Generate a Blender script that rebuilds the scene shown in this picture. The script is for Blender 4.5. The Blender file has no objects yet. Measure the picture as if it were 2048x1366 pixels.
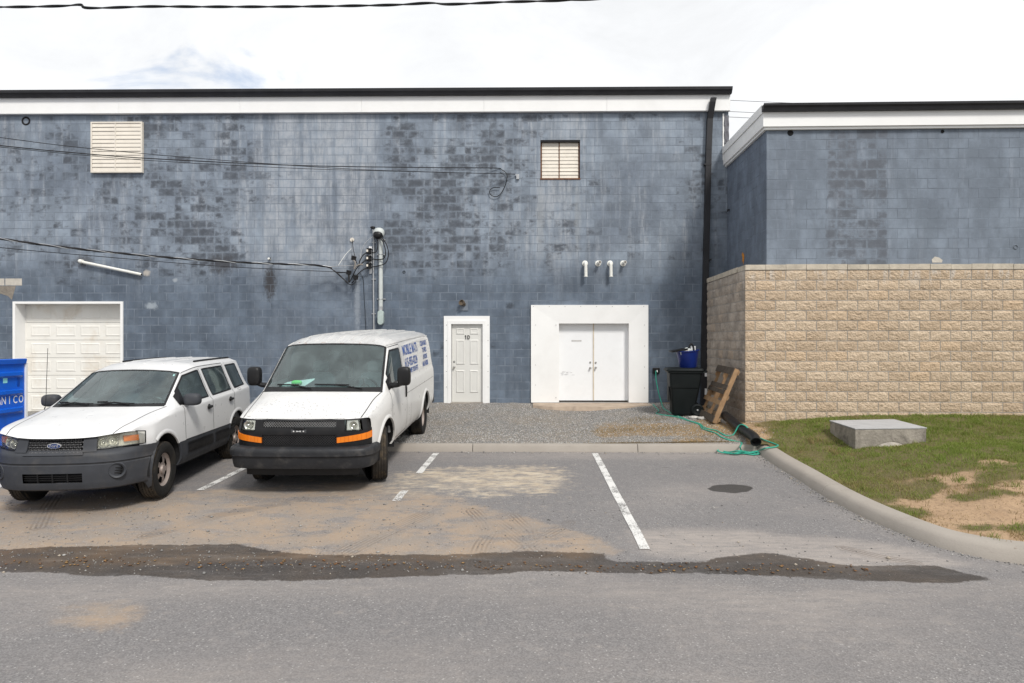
import bpy, math, random
import numpy as np
from mathutils import Vector, Matrix

R = math.radians
random.seed(7)
RNG = np.random.default_rng(7)
SC = bpy.context.scene
COL = SC.collection

# ------------------------------------------------------------------ camera
CAM_H, FPX, YAW, PPX, HOR = 2.0, 1280.0, R(0.75), 1048.2, 680.0
cam_d = bpy.data.cameras.new('camera'); cam = bpy.data.objects.new('camera', cam_d); COL.objects.link(cam)
cam.location = (0, 0, CAM_H); cam.rotation_euler = (R(90), 0, YAW)
cam_d.sensor_width = 36.0; cam_d.lens = FPX / 2048 * 36.0
cam_d.shift_x = -(PPX - 1024) / 2048; cam_d.shift_y = (HOR - 683) / 2048
cam_d.clip_start = 0.05; cam_d.clip_end = 2000
SC.camera = cam

# ------------------------------------------------------------------ light
SUN_EL, SUN_AZ = R(48), R(150)          # azimuth clockwise from +Y: behind the camera, to the right
world = bpy.data.worlds.new('World'); SC.world = world; world.use_nodes = True
wt = world.node_tree; wt.nodes.clear()
def W(t, **kw):
    n = wt.nodes.new(t)
    for k, v in kw.items(): setattr(n, k, v)
    return n
sky = W('ShaderNodeTexSky', sky_type='NISHITA', sun_disc=False, sun_elevation=SUN_EL, sun_rotation=SUN_AZ)
tc = W('ShaderNodeTexCoord'); sep = W('ShaderNodeSeparateXYZ'); wt.links.new(tc.outputs['Generated'], sep.inputs[0])
zz = W('ShaderNodeMath', operation='MAXIMUM'); wt.links.new(sep.outputs[2], zz.inputs[0]); zz.inputs[1].default_value = 0.0
za = W('ShaderNodeMath', operation='ADD'); wt.links.new(zz.outputs[0], za.inputs[0]); za.inputs[1].default_value = 0.22
dx = W('ShaderNodeMath', operation='DIVIDE'); wt.links.new(sep.outputs[0], dx.inputs[0]); wt.links.new(za.outputs[0], dx.inputs[1])
dy = W('ShaderNodeMath', operation='DIVIDE'); wt.links.new(sep.outputs[1], dy.inputs[0]); wt.links.new(za.outputs[0], dy.inputs[1])
cmb = W('ShaderNodeCombineXYZ'); wt.links.new(dx.outputs[0], cmb.inputs[0]); wt.links.new(dy.outputs[0], cmb.inputs[1])
cmb.inputs[2].default_value = 29.9
def wnoise(scale, detail, rough, dist):
    n = W('ShaderNodeTexNoise'); wt.links.new(cmb.outputs[0], n.inputs['Vector'])
    n.inputs['Scale'].default_value = scale; n.inputs['Detail'].default_value = detail
    n.inputs['Roughness'].default_value = rough; n.inputs['Distortion'].default_value = dist
    return n
n1 = wnoise(1.55, 9, 0.55, 0.6); n2 = wnoise(1.7, 9, 0.6, 0.5)
r1 = W('ShaderNodeMapRange', interpolation_type='SMOOTHSTEP'); wt.links.new(n1.outputs[0], r1.inputs[0])
r1.inputs[1].default_value = 0.315; r1.inputs[2].default_value = 0.395
r2 = W('ShaderNodeMapRange'); wt.links.new(n2.outputs[0], r2.inputs[0])
r2.inputs[1].default_value = 0.3; r2.inputs[2].default_value = 0.7; r2.inputs[3].default_value = 5.1; r2.inputs[4].default_value = 6.8
cc = W('ShaderNodeCombineColor')
for i, k in enumerate((0.985, 1.0, 1.02)):
    m = W('ShaderNodeMath', operation='MULTIPLY'); wt.links.new(r2.outputs[0], m.inputs[0]); m.inputs[1].default_value = k
    wt.links.new(m.outputs[0], cc.inputs[i])
mixc = W('ShaderNodeMix', data_type='RGBA'); wt.links.new(r1.outputs[0], mixc.inputs[0])
skg = W('ShaderNodeMix', data_type='RGBA'); skg.inputs[0].default_value = 0.42      # thin veil over the open sky
wt.links.new(sky.outputs[0], skg.inputs[6]); wt.links.new(cc.outputs[0], skg.inputs[7])
wt.links.new(skg.outputs[2], mixc.inputs[6]); wt.links.new(cc.outputs[0], mixc.inputs[7])
bg = W('ShaderNodeBackground'); wt.links.new(mixc.outputs[2], bg.inputs[0]); bg.inputs[1].default_value = 0.15
wo = W('ShaderNodeOutputWorld'); wt.links.new(bg.outputs[0], wo.inputs[0])

sun_d = bpy.data.lights.new('sun', 'SUN'); sun = bpy.data.objects.new('sun', sun_d); COL.objects.link(sun)
sun_d.energy = 2.8; sun_d.angle = R(12); sun_d.color = (1.0, 0.96, 0.9)
sd = Vector((math.sin(SUN_AZ) * math.cos(SUN_EL), math.cos(SUN_AZ) * math.cos(SUN_EL), math.sin(SUN_EL)))
sun.rotation_euler = sd.to_track_quat('Z', 'Y').to_euler()

vs = SC.view_settings
vs.view_transform = 'Standard'; vs.look = 'None'; vs.gamma = 1; vs.use_curve_mapping = False; vs.exposure = 0.17
SC.render.engine = 'CYCLES'
SC.cycles.use_denoising = True
SC.cycles.max_bounces = 6; SC.cycles.transparent_max_bounces = 16

# ------------------------------------------------------------------ photo -> place
def at(px, py, Y):
    """point of the upright plane at distance Y seen at photo pixel (px, py)"""
    u = (px - PPX) / FPX; c, s = math.cos(YAW), math.sin(YAW)
    X = Y * (u * c - s) / (c + u * s); d = -X * s + Y * c
    return Vector((X, Y, CAM_H - (py - HOR) / FPX * d))
def on(px, py, Z=0.0):
    """point of the level plane at height Z"""
    d = (CAM_H - Z) * FPX / (py - HOR); cx = (px - PPX) / FPX * d; c, s = math.cos(YAW), math.sin(YAW)
    return Vector((cx * c - d * s, cx * s + d * c, Z))

# ------------------------------------------------------------------ mesh helpers
def link(o, parent=None):
    COL.objects.link(o)
    if parent is not None: o.parent = parent
    return o
def tag(o, label=None, cat=None, group=None, kind=None):
    if label: o['label'] = label
    if cat: o['category'] = cat
    if group: o['group'] = group
    if kind: o['kind'] = kind
    return o
def empty(name, loc=(0, 0, 0), rz=0.0, parent=None):
    o = bpy.data.objects.new(name, None); o.location = loc; o.rotation_euler = (0, 0, rz); o.empty_display_size = 0.1
    return link(o, parent)
def make_mesh(name, v, f, mats, smooth=False, angle=35, fm=None):
    me = bpy.data.meshes.new(name); me.from_pydata([tuple(p) for p in v], [], f)
    if not isinstance(mats, (list, tuple)): mats = [mats]
    for m in mats: me.materials.append(m)
    if fm is not None: me.polygons.foreach_set('material_index', fm)
    if smooth:
        me.polygons.foreach_set('use_smooth', [True] * len(me.polygons)); me.set_sharp_from_angle(angle=R(angle))
    me.update()
    return me
def make_obj(name, v, f, mats, parent=None, smooth=False, angle=35, bevel=0, loc=None, fm=None):
    o = bpy.data.objects.new(name, make_mesh(name, v, f, mats, smooth, angle, fm))
    if loc is not None: o.location = loc
    if bevel:
        b = o.modifiers.new('bevel', 'BEVEL'); b.width = bevel; b.segments = 2; b.limit_method = 'ANGLE'; b.angle_limit = R(40)
    return link(o, parent)
def np_mesh(name, V, F, mat, smooth=False):
    """V (n,3) float, F (m,k) int of constant k"""
    V = np.asarray(V, np.float32); F = np.asarray(F, np.int32); k = F.shape[1]
    me = bpy.data.meshes.new(name); me.vertices.add(len(V)); me.vertices.foreach_set('co', V.ravel())
    me.loops.add(F.size); me.loops.foreach_set('vertex_index', F.ravel())
    me.polygons.add(len(F)); me.polygons.foreach_set('loop_start', np.arange(len(F), dtype=np.int32) * k)
    me.update(calc_edges=True)
    if smooth: me.polygons.foreach_set('use_smooth', np.ones(len(F), bool))
    me.materials.append(mat); me.validate()
    return me

class MB:
    def __init__(s): s.v = []; s.f = []
    def add(s, v, f):
        n = len(s.v); s.v += [Vector(p) for p in v]; s.f += [tuple(i + n for i in q) for q in f]; return s
    def box(s, x0, x1, y0, y1, z0, z1, M=None):
        v = [Vector(p) for p in ((x0,y0,z0),(x1,y0,z0),(x1,y1,z0),(x0,y1,z0),(x0,y0,z1),(x1,y0,z1),(x1,y1,z1),(x0,y1,z1))]
        if M is not None: v = [M @ p for p in v]
        return s.add(v, [(0,3,2,1),(4,5,6,7),(0,1,5,4),(1,2,6,5),(2,3,7,6),(3,0,4,7)])
    def hexa(s, b, t):
        """b, t: four bottom and four top corners, counter-clockwise seen from above"""
        return s.add(list(b) + list(t), [(0,3,2,1),(4,5,6,7),(0,1,5,4),(1,2,6,5),(2,3,7,6),(3,0,4,7)])
    def tube(s, pts, r, n=8, cap=True):
        pts = [Vector(p) for p in pts]; rs = r if isinstance(r, (list, tuple)) else [r] * len(pts)
        up = None; rings = []
        for i, p in enumerate(pts):
            t = (pts[min(i+1, len(pts)-1)] - pts[max(i-1, 0)])
            if t.length < 1e-9: t = Vector((0, 0, 1))
            t.normalize()
            if up is None: up = t.orthogonal().normalized()
            up = up - t * up.dot(t)
            if up.length < 1e-6: up = t.orthogonal()
            up.normalize(); b = t.cross(up)
            rings.append([p + (up * math.cos(2*math.pi*k/n) + b * math.sin(2*math.pi*k/n)) * rs[i] for k in range(n)])
        v = [q for ring in rings for q in ring]; f = []
        for i in range(len(pts) - 1):
            for k in range(n): f.append((i*n+k, i*n+(k+1) % n, (i+1)*n+(k+1) % n, (i+1)*n+k))
        if cap: f.append(tuple(range(n-1, -1, -1))); f.append(tuple((len(pts)-1)*n+k for k in range(n)))
        return s.add(v, f)
    def cyl(s, p0, p1, r0, r1=None, n=16): return s.tube([p0, p1], [r0, r0 if r1 is None else r1], n)
    def lathe(s, prof, n=32, M=None):
        """prof [(r, h)], turned about local Z"""
        v = []; f = []
        for k in range(n):
            a = 2*math.pi*k/n
            for r, h in prof:
                p = Vector((r*math.cos(a), r*math.sin(a), h)); v.append(M @ p if M is not None else p)
        m = len(prof)
        for k in range(n):
            for i in range(m-1): f.append((k*m+i, ((k+1) % n)*m+i, ((k+1) % n)*m+i+1, k*m+i+1))
        return s.add(v, f)
    def prism(s, poly, y0, y1, M=None):
        """poly [(x, z)] counter-clockwise seen from -Y, pushed along Y"""
        n = len(poly); v = [Vector((x, y0, z)) for x, z in poly] + [Vector((x, y1, z)) for x, z in poly]
        if M is not None: v = [M @ p for p in v]
        f = [tuple(range(n)), tuple(range(2*n-1, n-1, -1))]
        for i in range(n): f.append((i, i+n, (i+1) % n + n, (i+1) % n))
        return s.add(v, f)
    def blob(s, c, rad, p=1.0, nu=20, nv=12, M=None):
        """rounded lump; p below 1 makes it boxier"""
        sg = lambda a: math.copysign(abs(a) ** p, a); v = []; f = []
        for j in range(nv+1):
            b = math.pi * j / nv - math.pi/2
            for k in range(nu):
                a = 2*math.pi*k/nu
                q = Vector((rad[0]*sg(math.cos(b))*sg(math.cos(a)), rad[1]*sg(math.cos(b))*sg(math.sin(a)), rad[2]*sg(math.sin(b))))
                if M is not None: q = M @ q
                v.append(q + Vector(c))
        for j in range(nv):
            for k in range(nu): f.append((j*nu+k, j*nu+(k+1) % nu, (j+1)*nu+(k+1) % nu, (j+1)*nu+k))
        return s.add(v, f)
    def build(s, name, mat, parent=None, smooth=False, bevel=0, loc=None, angle=35):
        return make_obj(name, s.v, s.f, mat, parent, smooth, angle, bevel, loc)

def curve_pts(pts, n=8):
    """Catmull-Rom through pts"""
    P = [Vector(p) for p in pts]; P = [P[0]*2-P[1]] + P + [P[-1]*2-P[-2]]; out = []
    for i in range(1, len(P)-2):
        a, b, c, d = P[i-1:i+3]
        for k in range(n):
            t = k/n
            out.append(0.5*((2*b)+(c-a)*t+(2*a-5*b+4*c-d)*t*t+(3*b-a-3*c+d)*t**3))
    out.append(P[-2]); return out

def text_mesh(s, size, bold=0.0, width=1.0, extrude=0.0):
    """letters as vertices and faces in the XZ plane, baseline from the origin"""
    cu = bpy.data.curves.new('letters', 'FONT'); cu.body = s; cu.size = size; cu.offset = bold; cu.extrude = extrude; cu.resolution_u = 3
    ob = bpy.data.objects.new('letters', cu); COL.objects.link(ob); bpy.context.view_layer.update()
    me = ob.evaluated_get(bpy.context.evaluated_depsgraph_get()).to_mesh()
    v = [Vector((p.co.x*width, -p.co.z, p.co.y)) for p in me.vertices]; f = [tuple(q.vertices) for q in me.polygons]
    bpy.data.objects.remove(ob); bpy.data.curves.remove(cu)
    return v, f

# value noise on arrays
def _hash(i, j, seed): 
    h = np.sin(i*127.1 + j*311.7 + seed*74.7) * 43758.5453
    return h - np.floor(h)
def vnoise(x, y, seed=0):
    i, j = np.floor(x), np.floor(y); fx, fy = x-i, y-j; fx = fx*fx*(3-2*fx); fy = fy*fy*(3-2*fy)
    return ((_hash(i,j,seed)*(1-fx)+_hash(i+1,j,seed)*fx)*(1-fy) + (_hash(i,j+1,seed)*(1-fx)+_hash(i+1,j+1,seed)*fx)*fy)
def fbm(x, y, seed=0, o=4):
    a, t, s = 0.5, 0.0, 0.0
    for k in range(o): t = t + a*vnoise(x*2**k, y*2**k, seed+k*13); s += a; a *= 0.5
    return t/s
def sstep(a, b, x): t = np.clip((x-a)/(b-a), 0, 1); return t*t*(3-2*t)
def in_poly(X, Y, poly):
    r = np.zeros(X.shape, bool); n = len(poly)
    for i in range(n):
        x0, y0 = poly[i][0], poly[i][1]; x1, y1 = poly[(i+1) % n][0], poly[(i+1) % n][1]
        c = ((y0 > Y) != (y1 > Y)) & (X < (x1-x0)*(Y-y0)/((y1-y0) if y1 != y0 else 1e-9)+x0); r ^= c
    return r
def seg_dist(X, Y, pts):
    d = np.full(X.shape, 1e9)
    for (x0, y0), (x1, y1) in zip(pts[:-1], pts[1:]):
        ux, uy = x1-x0, y1-y0; L = ux*ux+uy*uy+1e-12; t = np.clip(((X-x0)*ux+(Y-y0)*uy)/L, 0, 1)
        d = np.minimum(d, np.hypot(X-x0-t*ux, Y-y0-t*uy))
    return d
def blur(A, n):
    for _ in range(n):
        A = (np.roll(A,1,0)+np.roll(A,-1,0)+2*A)/4; A = (np.roll(A,1,1)+np.roll(A,-1,1)+2*A)/4
    return A

# ------------------------------------------------------------------ material helpers
class NT:
    def __init__(s, name):
        s.mat = bpy.data.materials.new(name); s.mat.use_nodes = True; s.t = s.mat.node_tree; s.t.nodes.clear()
        s.out = s.t.nodes.new('ShaderNodeOutputMaterial')
    def put(s, node, key, val):
        inp = node.inputs[key]
        if hasattr(val, 'is_output'): s.t.links.new(val, inp)
        else:
            if hasattr(inp.default_value, '__len__') and not hasattr(val, '__len__'): val = (val,)*len(inp.default_value)
            if hasattr(inp.default_value, '__len__') and len(inp.default_value) == 4 and len(val) == 3: val = tuple(val)+(1,)
            inp.default_value = val
    def n(s, typ, ins=None, **attrs):
        nd = s.t.nodes.new('ShaderNode'+typ)
        for k, v in attrs.items(): setattr(nd, k, v)
        for k, v in (ins or {}).items(): s.put(nd, k, v)
        return nd
    def m(s, op, a, b=0.0, c=0.0, clamp=False):
        nd = s.n('Math', {0: a, 1: b, 2: c}, operation=op); nd.use_clamp = clamp; return nd.outputs[0]
    def noise(s, vec, scale, detail=4, rough=0.5, dist=0.0, col=False):
        nd = s.n('TexNoise', {'Vector': vec, 'Scale': scale, 'Detail': detail, 'Roughness': rough, 'Distortion': dist}); return nd.outputs[1 if col else 0]
    def ss(s, x, a, b, lo=0.0, hi=1.0):
        return s.n('MapRange', {0: x, 1: a, 2: b, 3: lo, 4: hi}, interpolation_type='SMOOTHSTEP').outputs[0]
    def lin(s, x, a, b, lo=0.0, hi=1.0): return s.n('MapRange', {0: x, 1: a, 2: b, 3: lo, 4: hi}).outputs[0]
    def mix(s, fac, a, b, blend='MIX'):
        nd = s.t.nodes.new('ShaderNodeMix'); nd.data_type = 'RGBA'; nd.blend_type = blend
        s.put(nd, 0, fac); s.put(nd, 6, a); s.put(nd, 7, b); return nd.outputs[2]
    def pos(s): return s.n('NewGeometry').outputs['Position']
    def obj(s): return s.n('TexCoord').outputs['Object']
    def xyz(s, v): o = s.n('SeparateXYZ', {0: v}).outputs; return o[0], o[1], o[2]
    def vec(s, x, y, z): return s.n('CombineXYZ', {0: x, 1: y, 2: z}).outputs[0]
    def scale(s, v, k): return s.n('VectorMath', {0: v, 1: k}, operation='MULTIPLY').outputs[0]
    def bump(s, h, dist, strength=1.0): return s.n('Bump', {'Height': h, 'Distance': dist, 'Strength': strength}).outputs[0]
    def bsdf(s, col, rough=0.6, metal=0.0, normal=None, **kw):
        ins = {'Base Color': col, 'Roughness': rough, 'Metallic': metal}
        if normal is not None: ins['Normal'] = normal
        for k, v in kw.items(): ins[k.replace('_', ' ')] = v
        b = s.n('BsdfPrincipled', ins); s.t.links.new(b.outputs[0], s.out.inputs[0]); return b

def plain(name, col, rough=0.5, metal=0.0, var=0.18, scale=6.0, bump=0.0, bscale=60.0, dirt=None, dirt_amt=0.3, dirt_scale=3.0, coat=0.0, spec=0.3):
    """one colour with grain: a little lighter and darker from place to place, optional dirt of its own colour, fine relief"""
    t = NT(name); p = t.obj()
    a = t.noise(p, scale, 5, 0.6); c = t.mix(1.0, col, t.n('CombineColor', {0: t.lin(a, 0.25, 0.75, 1-var, 1+var), 1: t.lin(a, 0.25, 0.75, 1-var, 1+var), 2: t.lin(a, 0.25, 0.75, 1-var, 1+var)}).outputs[0], 'MULTIPLY')
    if dirt is not None:
        d = t.noise(p, dirt_scale, 8, 0.65, 0.4); c = t.mix(t.m('MULTIPLY', t.ss(d, 0.48, 0.75), dirt_amt), c, dirt)
    nrm = t.bump(t.noise(p, bscale, 3), bump) if bump else None
    t.bsdf(c, t.lin(t.noise(p, scale*2.3, 4), 0.3, 0.7, max(0, rough-0.06), min(1, rough+0.08)), metal, nrm, Coat_Weight=coat, Specular_IOR_Level=spec)
    return t.mat
# ------------------------------------------------------------------ ground
KERB_Y = 11.43
FALL = 0.028                                # the bays fall towards the gutter
def lot_base(Y): return -FALL*np.clip(KERB_Y-np.asarray(Y, float), 0, 5.75)
def lotp(px_, py_):
    z = 0.0
    for _ in range(14): z = 0.5*z+0.5*float(lot_base(on(px_, py_, z).y))
    return on(px_, py_, z)
KERB = [(-18.0, 11.43), (3.98, 11.43)]+[tuple(lotp(x, y))[:2] for x, y in ((1545, 928), (1592, 957), (1660, 1000), (1740, 1041), (1850, 1086), (1950, 1111), (2048, 1126))]
_e = KERB[-1]; KERB += [(_e[0]+0.6, _e[1]-0.16), (_e[0]+1.7, _e[1]-0.25), (18.0, _e[1]-0.28)]
END_Y = _e[1]-0.28
KB = KERB[1:]
_ky = np.array([p[1] for p in KB][::-1]); _kx = np.array([p[0] for p in KB][::-1])
def kerb_x(Y): return np.interp(Y, _ky, _kx)
def terrain(X, Y):
    """height of the yard behind the kerb"""
    X = np.asarray(X, float); Y = np.asarray(Y, float)
    t = np.clip((Y-11.58)/4.42, 0, 1)
    left = 0.115 + (0.06+0.25*sstep(-10.0, -6.5, X))*t**2.6; right = 0.115 + 0.33*t**0.45
    w = sstep(0.5, 4.0, X); yard = left*(1-w)+right*w
    d = np.clip(np.minimum(X-kerb_x(Y)-0.25, np.where(X > 4.6, Y-END_Y-0.3, 99)), 0, 9)
    bank = 0.115 + 0.17*sstep(0, 2.6, d) + 0.22*sstep(10.7, 12.9, Y)
    w2 = sstep(3.55, 4.5, X); w2 = np.where(Y < 11.5, 1.0, w2)
    z = yard*(1-w2)+bank*w2
    amp = sstep(0.0, 0.5, np.minimum(np.maximum(Y-11.6, X-kerb_x(Y)-0.3), 1))
    z = z + lot_base(Y)*(1-sstep(0.0, 4.0, d))*np.where(Y < 11.5, 1, 0)
    return z + amp*((fbm(X*0.8, Y*0.8, 3)-0.5)*0.05 + (fbm(X*4, Y*4, 5)-0.5)*0.022)

# asphalt: wear, sand, wet gutter, oil and tyre marks live in masks on the sheet
t = NT('asphalt'); P = t.pos()
a1 = t.n('Attribute', attribute_name='masks').outputs[0]; wet, sand, dirt = (t.n('SeparateColor', {0: a1}).outputs[i] for i in range(3))
a2 = t.n('Attribute', attribute_name='masks_more').outputs[0]; oil, track, pale = (t.n('SeparateColor', {0: a2}).outputs[i] for i in range(3))
tpl = t.n('SeparateColor', {0: t.n('Attribute', attribute_name='track_place').outputs[0]}).outputs[0]
rib = t.m('FRACT', t.m('DIVIDE', t.m('ADD', tpl, 3.0), 0.046)); track = t.m('MULTIPLY', track, t.ss(t.m('ABSOLUTE', t.m('SUBTRACT', rib, 0.5)), 0.34, 0.14))
fine = t.noise(P, 85, 3, 0.7); mid = t.noise(P, 9, 6, 0.6); big = t.noise(P, 0.9, 5, 0.6); streak = t.noise(t.scale(P, (1.2, 5.0, 1)), 3, 6, 0.65, 0.5)
vor = t.n('TexVoronoi', {'Vector': P, 'Scale': 95}).outputs[0]
grain = t.n('TexVoronoi', {'Vector': P, 'Scale': 95}).outputs[1]
gv = t.n('SeparateColor', {0: grain}).outputs[0]
c = t.mix(t.ss(gv, 0.0, 1.0), (0.142, 0.136, 0.136), (0.222, 0.213, 0.211))
c = t.mix(t.m('MULTIPLY', t.ss(gv, 0.975, 0.99), 0.5), c, (0.50, 0.49, 0.47))
c = t.mix(t.m('MULTIPLY', t.ss(fine, 0.62, 0.75), 0.45), c, (0.08, 0.079, 0.08))
c = t.mix(t.ss(big, 0.3, 0.7, 0, 0.35), c, (0.16, 0.152, 0.153))
c = t.mix(t.ss(mid, 0.52, 0.72, 0, 0.22), c, (0.32, 0.29, 0.268))
c = t.mix(t.m('MULTIPLY', pale, t.ss(streak, 0.25, 0.7, 0.3, 0.95)), c, (0.35, 0.312, 0.283))
dm = t.ss(t.m('ADD', dirt, t.m('MULTIPLY', t.m('SUBTRACT', mid, 0.5), 0.9)), 0.25, 0.95)
dcol = t.mix(t.ss(t.noise(P, 2.6, 6, 0.65), 0.35, 0.65), (0.33, 0.25, 0.18), (0.26, 0.222, 0.188))
dcol = t.mix(t.ss(t.noise(t.scale(P, (0.8, 1.6, 1)), 1.7, 6, 0.7), 0.48, 0.62, 0, 0.75), dcol, c)
dcol = t.mix(t.ss(gv, 0.8, 0.95, 0, 0.5), dcol, (0.33, 0.30, 0.27))
dcol = t.mix(t.ss(fine, 0.6, 0.75, 0, 0.5), dcol, (0.15, 0.12, 0.10))
c = t.mix(t.m('MULTIPLY', dm, 0.85), c, dcol)
sm = t.ss(t.m('ADD', sand, t.m('MULTIPLY', t.m('ADD', t.m('SUBTRACT', streak, 0.5), t.m('SUBTRACT', mid, 0.5)), 1.35)), 0.28, 1.05)
scol = t.mix(t.ss(t.noise(t.scale(P, (1, 3, 1)), 6, 6, 0.7), 0.35, 0.7), (0.44, 0.36, 0.265), (0.53, 0.465, 0.37))
sm = t.m('MULTIPLY', sm, t.ss(t.noise(t.scale(P, (1, 2.2, 1)), 2.3, 7, 0.75, 0.3), 0.36, 0.60, 0.12, 1.0))
c = t.mix(t.m('MULTIPLY', sm, 0.92), c, scol)
c = t.mix(t.m('MULTIPLY', track, 0.62), c, (0.13, 0.10, 0.078))
om = t.ss(t.m('ADD', oil, t.m('MULTIPLY', t.m('SUBTRACT', mid, 0.5), 0.35)), 0.35, 0.6)
c = t.mix(t.m('MULTIPLY', om, 0.85), c, (0.032, 0.030, 0.029))
wm = t.ss(t.m('ADD', wet, t.m('MULTIPLY', t.m('SUBTRACT', t.m('ADD', t.m('MULTIPLY', t.noise(P, 5, 6, 0.7), 0.6), t.m('MULTIPLY', t.noise(P, 24, 5, 0.7), 0.4)), 0.5), 1.25)), 0.40, 0.60)
wm = t.m('MULTIPLY', wm, t.ss(t.noise(t.scale(P, (0.7, 3, 1)), 2.5, 6, 0.7), 0.25, 0.55, 0.72, 1.0))
wcol = t.mix(1.0, c, t.mix(t.ss(t.noise(P, 3, 5), 0.35, 0.65), (0.29, 0.272, 0.258), (0.36, 0.315, 0.275)), 'MULTIPLY')
c = t.mix(wm, c, wcol)
h = t.m('ADD', t.m('MULTIPLY', vor, 0.6), t.m('MULTIPLY', fine, 0.6))
t.bsdf(c, t.m('SUBTRACT', 0.93, t.m('ADD', t.m('MULTIPLY', wm, 0.42), t.m('MULTIPLY', om, 0.35))), 0, t.bump(t.m('SUBTRACT', h, t.m('MULTIPLY', track, 0.8)), 0.006, 0.55), Specular_IOR_Level=0.25)
ASPHALT = t.mat

def sheet(name, x0, x1, y0, y1, step, zfun, mat, keep=None):
    nx, ny = int(round((x1-x0)/step))+1, int(round((y1-y0)/step))+1
    xs, ys = np.linspace(x0, x1, nx), np.linspace(y0, y1, ny); X, Y = np.meshgrid(xs, ys)
    V = np.stack([X, Y, zfun(X, Y)], -1).reshape(-1, 3); I = np.arange(nx*ny).reshape(ny, nx)
    F = np.stack([I[:-1,:-1], I[:-1,1:], I[1:,1:], I[1:,:-1]], -1).reshape(-1, 4)
    if keep is not None: F = F[keep(V[F, 0].mean(1), V[F, 1].mean(1))]
    me = np_mesh(name, V, F, mat, True); return link(bpy.data.objects.new(name, me)), X, Y
def color_attr(ob, name, r, g, b):
    a = ob.data.color_attributes.new(name, 'FLOAT_COLOR', 'POINT'); n = len(ob.data.vertices)
    D = np.ones((n, 4), np.float32)
    for i, k in enumerate((r, g, b)): D[:, i] = np.asarray(k).ravel()
    a.data.foreach_set('color', D.ravel())

gmat = plain('far_asphalt', (0.17, 0.167, 0.168), 0.92, var=0.25, scale=0.8, bump=0.004, bscale=80)
gb = MB(); gb.add([(-300, -300, -0.30), (300, -300, -0.30), (300, 300, -0.30), (-300, 300, -0.30)], [(0, 1, 2, 3)])
tag(gb.build('ground', gmat), kind='structure')

gp = lambda pts: [tuple(lotp(x, y))[:2] for x, y in pts]
WET = gp([(-60,1100),(130,1093),(330,1089),(480,1089),(520,1097),(600,1106),(800,1108),(1000,1103),(1190,1103),(1222,1107),(1190,1113),(1215,1119),(1340,1121),(1425,1118),(1440,1112),(1500,1106),(1545,1106),(1640,1119),(1700,1129),(1850,1127),(1890,1130),(1935,1143),(2010,1153),(1940,1158),(1900,1162),(1700,1157),(1450,1143),(1300,1143),(1200,1141),(1060,1137),(1000,1144),(900,1146),(760,1151),(600,1159),(430,1158),(300,1150),(170,1146),(-60,1137)])
SAND = gp([(850,935),(1120,928),(1150,960),(1135,985),(1000,990),(880,975),(800,985),(780,960)])
SAND2 = gp([(780,940),(1130,930),(1150,980),(1000,1000),(760,1000),(560,985),(350,1010),(120,1015),(-60,1015),(-60,985),(300,1000),(560,965)])
DIRT = gp([(-60,975),(350,985),(700,965),(860,985),(960,1012),(1100,1045),(1200,1078),(1262,1101),(1180,1112),(800,1120),(-60,1130)])
PALE = gp([(1250,1060),(1500,1062),(1800,1090),(1960,1128),(1700,1140),(1560,1118),(1440,1120),(1300,1110)])
OIL = gp([(1412,977),(1425,971),(1465,968),(1500,971),(1510,977),(1495,984),(1460,987),(1428,983)])
TRACKS = [(gp(p), w) for p, w in (([(945,1022),(968,1045),(981,1066),(964,1088),(957,1104),(966,1126)], .13), ([(985,1040),(1030,1075),(1072,1106)], .15), ([(1026,1030),(1062,1064)], .10), ([(850,1030),(770,1065),(690,1104)], .16),
    ([(1140,1046),(1090,1074),(1040,1100)], .12), ([(112,992),(95,1020),(78,1056)], .12), ([(1690,1096),(1760,1112),(1830,1122)], .10), ([(600,1000),(440,1030),(300,1070)], .14), ([(1062,1058),(1068,1084)], .09))]
def track_field(X, Y):
    """signed distance to the nearest tyre track and how strongly it shows"""
    best = np.full(X.shape, 9.0); sd = np.zeros(X.shape); env = np.zeros(X.shape)
    for pts, w in TRACKS:
        for (x0, y0), (x1, y1) in zip(pts[:-1], pts[1:]):
            ux, uy = x1-x0, y1-y0; L2 = ux*ux+uy*uy; t_ = np.clip(((X-x0)*ux+(Y-y0)*uy)/L2, 0, 1); qx, qy = X-x0-t_*ux, Y-y0-t_*uy; d_ = np.hypot(qx, qy); m = d_ < best
            sg = np.where(ux*qy-uy*qx > 0, 1.0, -1.0); best = np.where(m, d_, best); sd = np.where(m, d_*sg, sd); env = np.where(m, np.clip((w-d_)/0.05, 0, 1), env)
    return sd, env
def lot_z(X, Y): return lot_base(Y) - 0.02*np.exp(-((Y-6.0)/0.45)**2) + (fbm(X*0.7, Y*0.7, 9)-0.5)*0.012
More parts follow.
